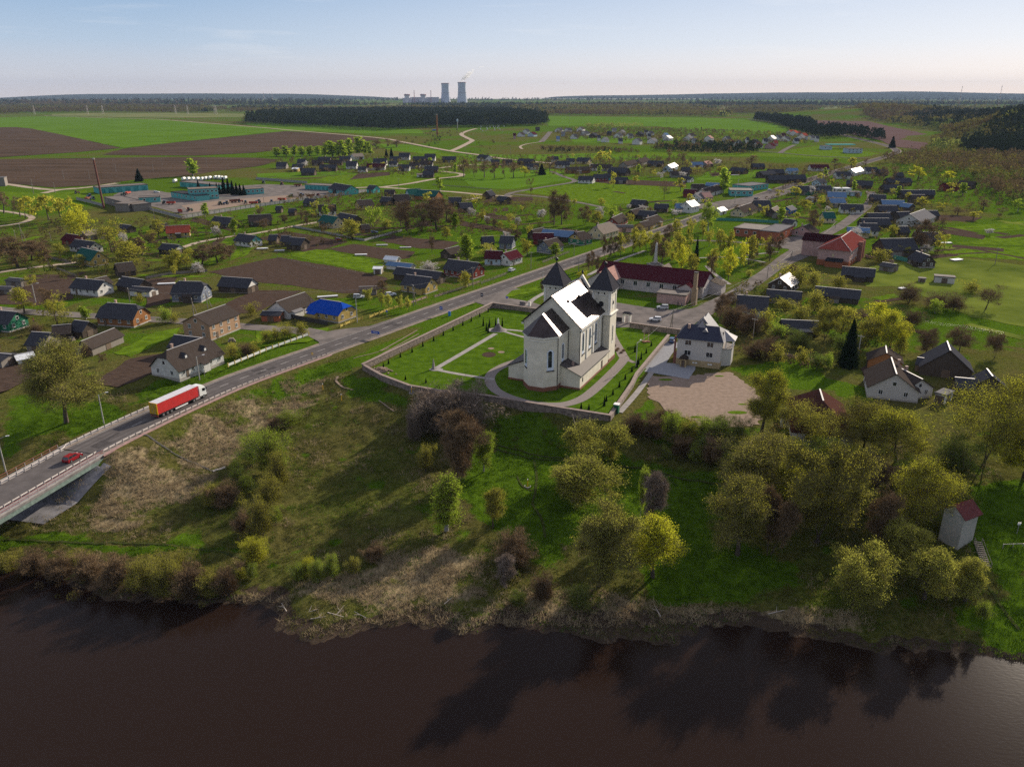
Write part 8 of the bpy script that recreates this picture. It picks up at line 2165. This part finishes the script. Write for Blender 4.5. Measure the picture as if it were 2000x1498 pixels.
p=G(1129,850); e=empty('dead_trunk',p,0,'leaning dead tree trunk below the churchyard wall','tree trunk'); mb=MB(); mb.tube((0,0,-.3),(-1.5,.5,5.2),.22,.12,7); mb.tube((-.9,.3,3.3),(.5,-.2,3.9),.09,.03,5); mb.build('trunk',M_of,e)
# driftwood on the shore
for i,(px,py,l,a) in enumerate([(585,1203,3.2,.4),(640,1197,3.6,-.5),(655,1205,2.8,1.2),(607,1210,2.6,.1),(560,1195,2.4,2.2),(868,1181,2,.9),(1500,1200,3,.2),(1290,1205,2.6,1.8),(715,1208,2.6,2.6)]):
    p=G(px,py); mb=MB(); d=Vector((math.cos(a),math.sin(a),.08))*l; mb.tube((0,0,.15),d+Vector((0,0,.25)),.09,.04,5); mb.tube(d*.5+Vector((0,0,.2)),d*.5+Vector((math.cos(a+1),math.sin(a+1),.5))*l*.4,.05,.02,4); o=mb.build('driftwood_branch',mat('bleached_wood',(.42,.36,.30),rough=.9)); o.location=p; setp(o,None,'branch','driftwood on the shore'); LABELS.append((o,'bleached driftwood branch lying on the muddy shore',px))
# cold frames, tarpaulins and log stacks of the gardens
for i,(px,py,l,w_,a) in enumerate([(325,556,7,2,.2),(705,499,6,2,.1),(746,480,6,1.2,.1),(792,485,6,1.2,.1),(512,487,6,2.4,.2),(546,491,5,2,.2),(1868,509,6,3,.4),(1846,476,7,2,.1),(1762,565,3,2,.4),(640,581,8,1.6,.3),(240,547,3,2,.2),(1436,343,8,2,0),(1880,377,6,2,.1)]):
    x,y=P(px,py); e=empty('cold_frame',(x,y,0),a,None,'cold frame','cold frames in the gardens'); mb=MB(); mb.box((0,0,.25),(l,w_,.5)); mb.build('frame',M_of,e); mb=MB(); mb.cone((0,0,0),[(.01,0)],4) if False else mb.box((0,0,.56),(l-.1,w_-.1,.1)); mb.build('film',ROOF['w'],e); LABELS.append((e,'white film covered cold frame in the village gardens',px))
for i,(px,py) in enumerate([(125,655),(140,665),(452,668),(600,588),(660,595),(720,572),(1230,463),(480,478),(700,460),(1720,505),(250,610),(1800,720)]):
    x,y=P(px,py); e=empty('log_stack',(x,y,0),hr_.uniform(0,3),None,'log stack','log stacks in the yards'); mb=MB()
    for r_ in range(4):
        for c_ in range(7-r_): mb.tube((-.6,-1.2+c_*.36+r_*.18,.18+r_*.31),(.6,-1.2+c_*.36+r_*.18,.18+r_*.31),.17,.17,6)
    mb.build('logs',M_of,e); LABELS.append((e,'stack of cut logs in a village yard',px))
# ---------------------------------------------------------------- three people
def person(loc,ang,top,leg,label,hair=(.05,.03,.02)):
    e=empty('person',loc,ang,label,'person'); sk=mat('skin',(.50,.30,.22),rough=.6)
    J=[(0,0,.95),(0,0,1.15),(0,0,1.38),(.02,0,1.50),(.03,0,1.62),(.03,0,1.74), (0,-.09,.90),(.05,-.10,.50),(-.02,-.10,.07),(.13,-.10,.03),(0,.09,.90),(-.04,.10,.50),(-.12,.10,.07),(.02,.10,.03), (0,-.18,1.38),(-.03,-.23,1.12),(.06,-.24,.88),(.08,-.24,.78),(0,.18,1.38),(.05,.23,1.12),(.12,.24,.90),(.14,.24,.80)]
    Eg=[(0,1),(1,2),(2,3),(3,4),(4,5),(0,6),(6,7),(7,8),(8,9),(0,10),(10,11),(11,12),(12,13),(2,14),(14,15),(15,16),(16,17),(2,18),(18,19),(19,20),(20,21)]
    R_=[.14,.13,.15,.06,.10,.09,.09,.065,.045,.04,.09,.065,.045,.04,.065,.045,.035,.03,.065,.045,.035,.03]
    me=bpy.data.meshes.new('body'); me.from_pydata(J,Eg,[]); o=link(bpy.data.objects.new('body',me)); o.parent=e; me.materials.append(top)
    md=o.modifiers.new('s','SKIN'); 
    for v,r in zip(me.skin_vertices[0].data,R_): v.radius=(r,r)
    me.skin_vertices[0].data[0].use_root=True; o.modifiers.new('u','SUBSURF').levels=1; o.modifiers['u'].render_levels=1
    mb=MB(); mb.cone((.02,0,1.50),[(.045,-.06),(.05,.0),(.085,.06),(.095,.14),(.08,.22),(.02,.26)],12); mb.build('head',sk,e,True); mb=MB(); mb.cone((.0,0,1.64),[(.105,-.02),(.108,.06),(.08,.13),(.01,.15)],12); mb.build('hair',mat('dark_hair',hair,rough=.8),e,True)
    mb=MB()
    for s,dx in((-1,.0),(1,-.05)): mb.tube((0,s*.09,.92),(dx+.03,s*.10,.5),.105,.08,8); mb.tube((dx+.03,s*.10,.5),(dx,s*.10,.10),.08,.06,8)
    mb.build('trousers',leg,e,True)
rt=mat('red_top',(.45,.05,.06),rough=.8); dt_=mat('dark_coat',(.03,.03,.04),rough=.8); bt=mat('blue_jeans',(.05,.07,.14),rough=.8)
person(P(66,630)+(.05,),1.2,rt,bt,'person in a red top walking on the grass by the green house')
person(P(1324,598)+(.1,),2.,dt_,dt_,'person in a dark coat before the hall annex, nearer the silver car')
person(P(1331,599)+(.1,),3.,dt_,bt,'person in a dark coat and jeans before the hall annex')
# ---------------------------------------------------------------- air
hz_=bpy.data.materials.new('haze'); hz_.use_nodes=True; n=hz_.node_tree; n.nodes.remove(n.nodes['Principled BSDF']); pv=n.nodes.new('ShaderNodeVolumePrincipled'); pv.inputs['Color'].default_value=(.36,.47,.68,1); pv.inputs['Density'].default_value=HAZE; pv.inputs['Anisotropy'].default_value=0.0; n.links.new(pv.outputs[0],n.nodes['Material Output'].inputs['Volume'])
mb=MB(); mb.box((0,8200,159),(26000,18000,344)); hb=mb.build('haze',hz_); setp(hb,kind='stuff',label='thin blue air over the plain')
finish_labels()
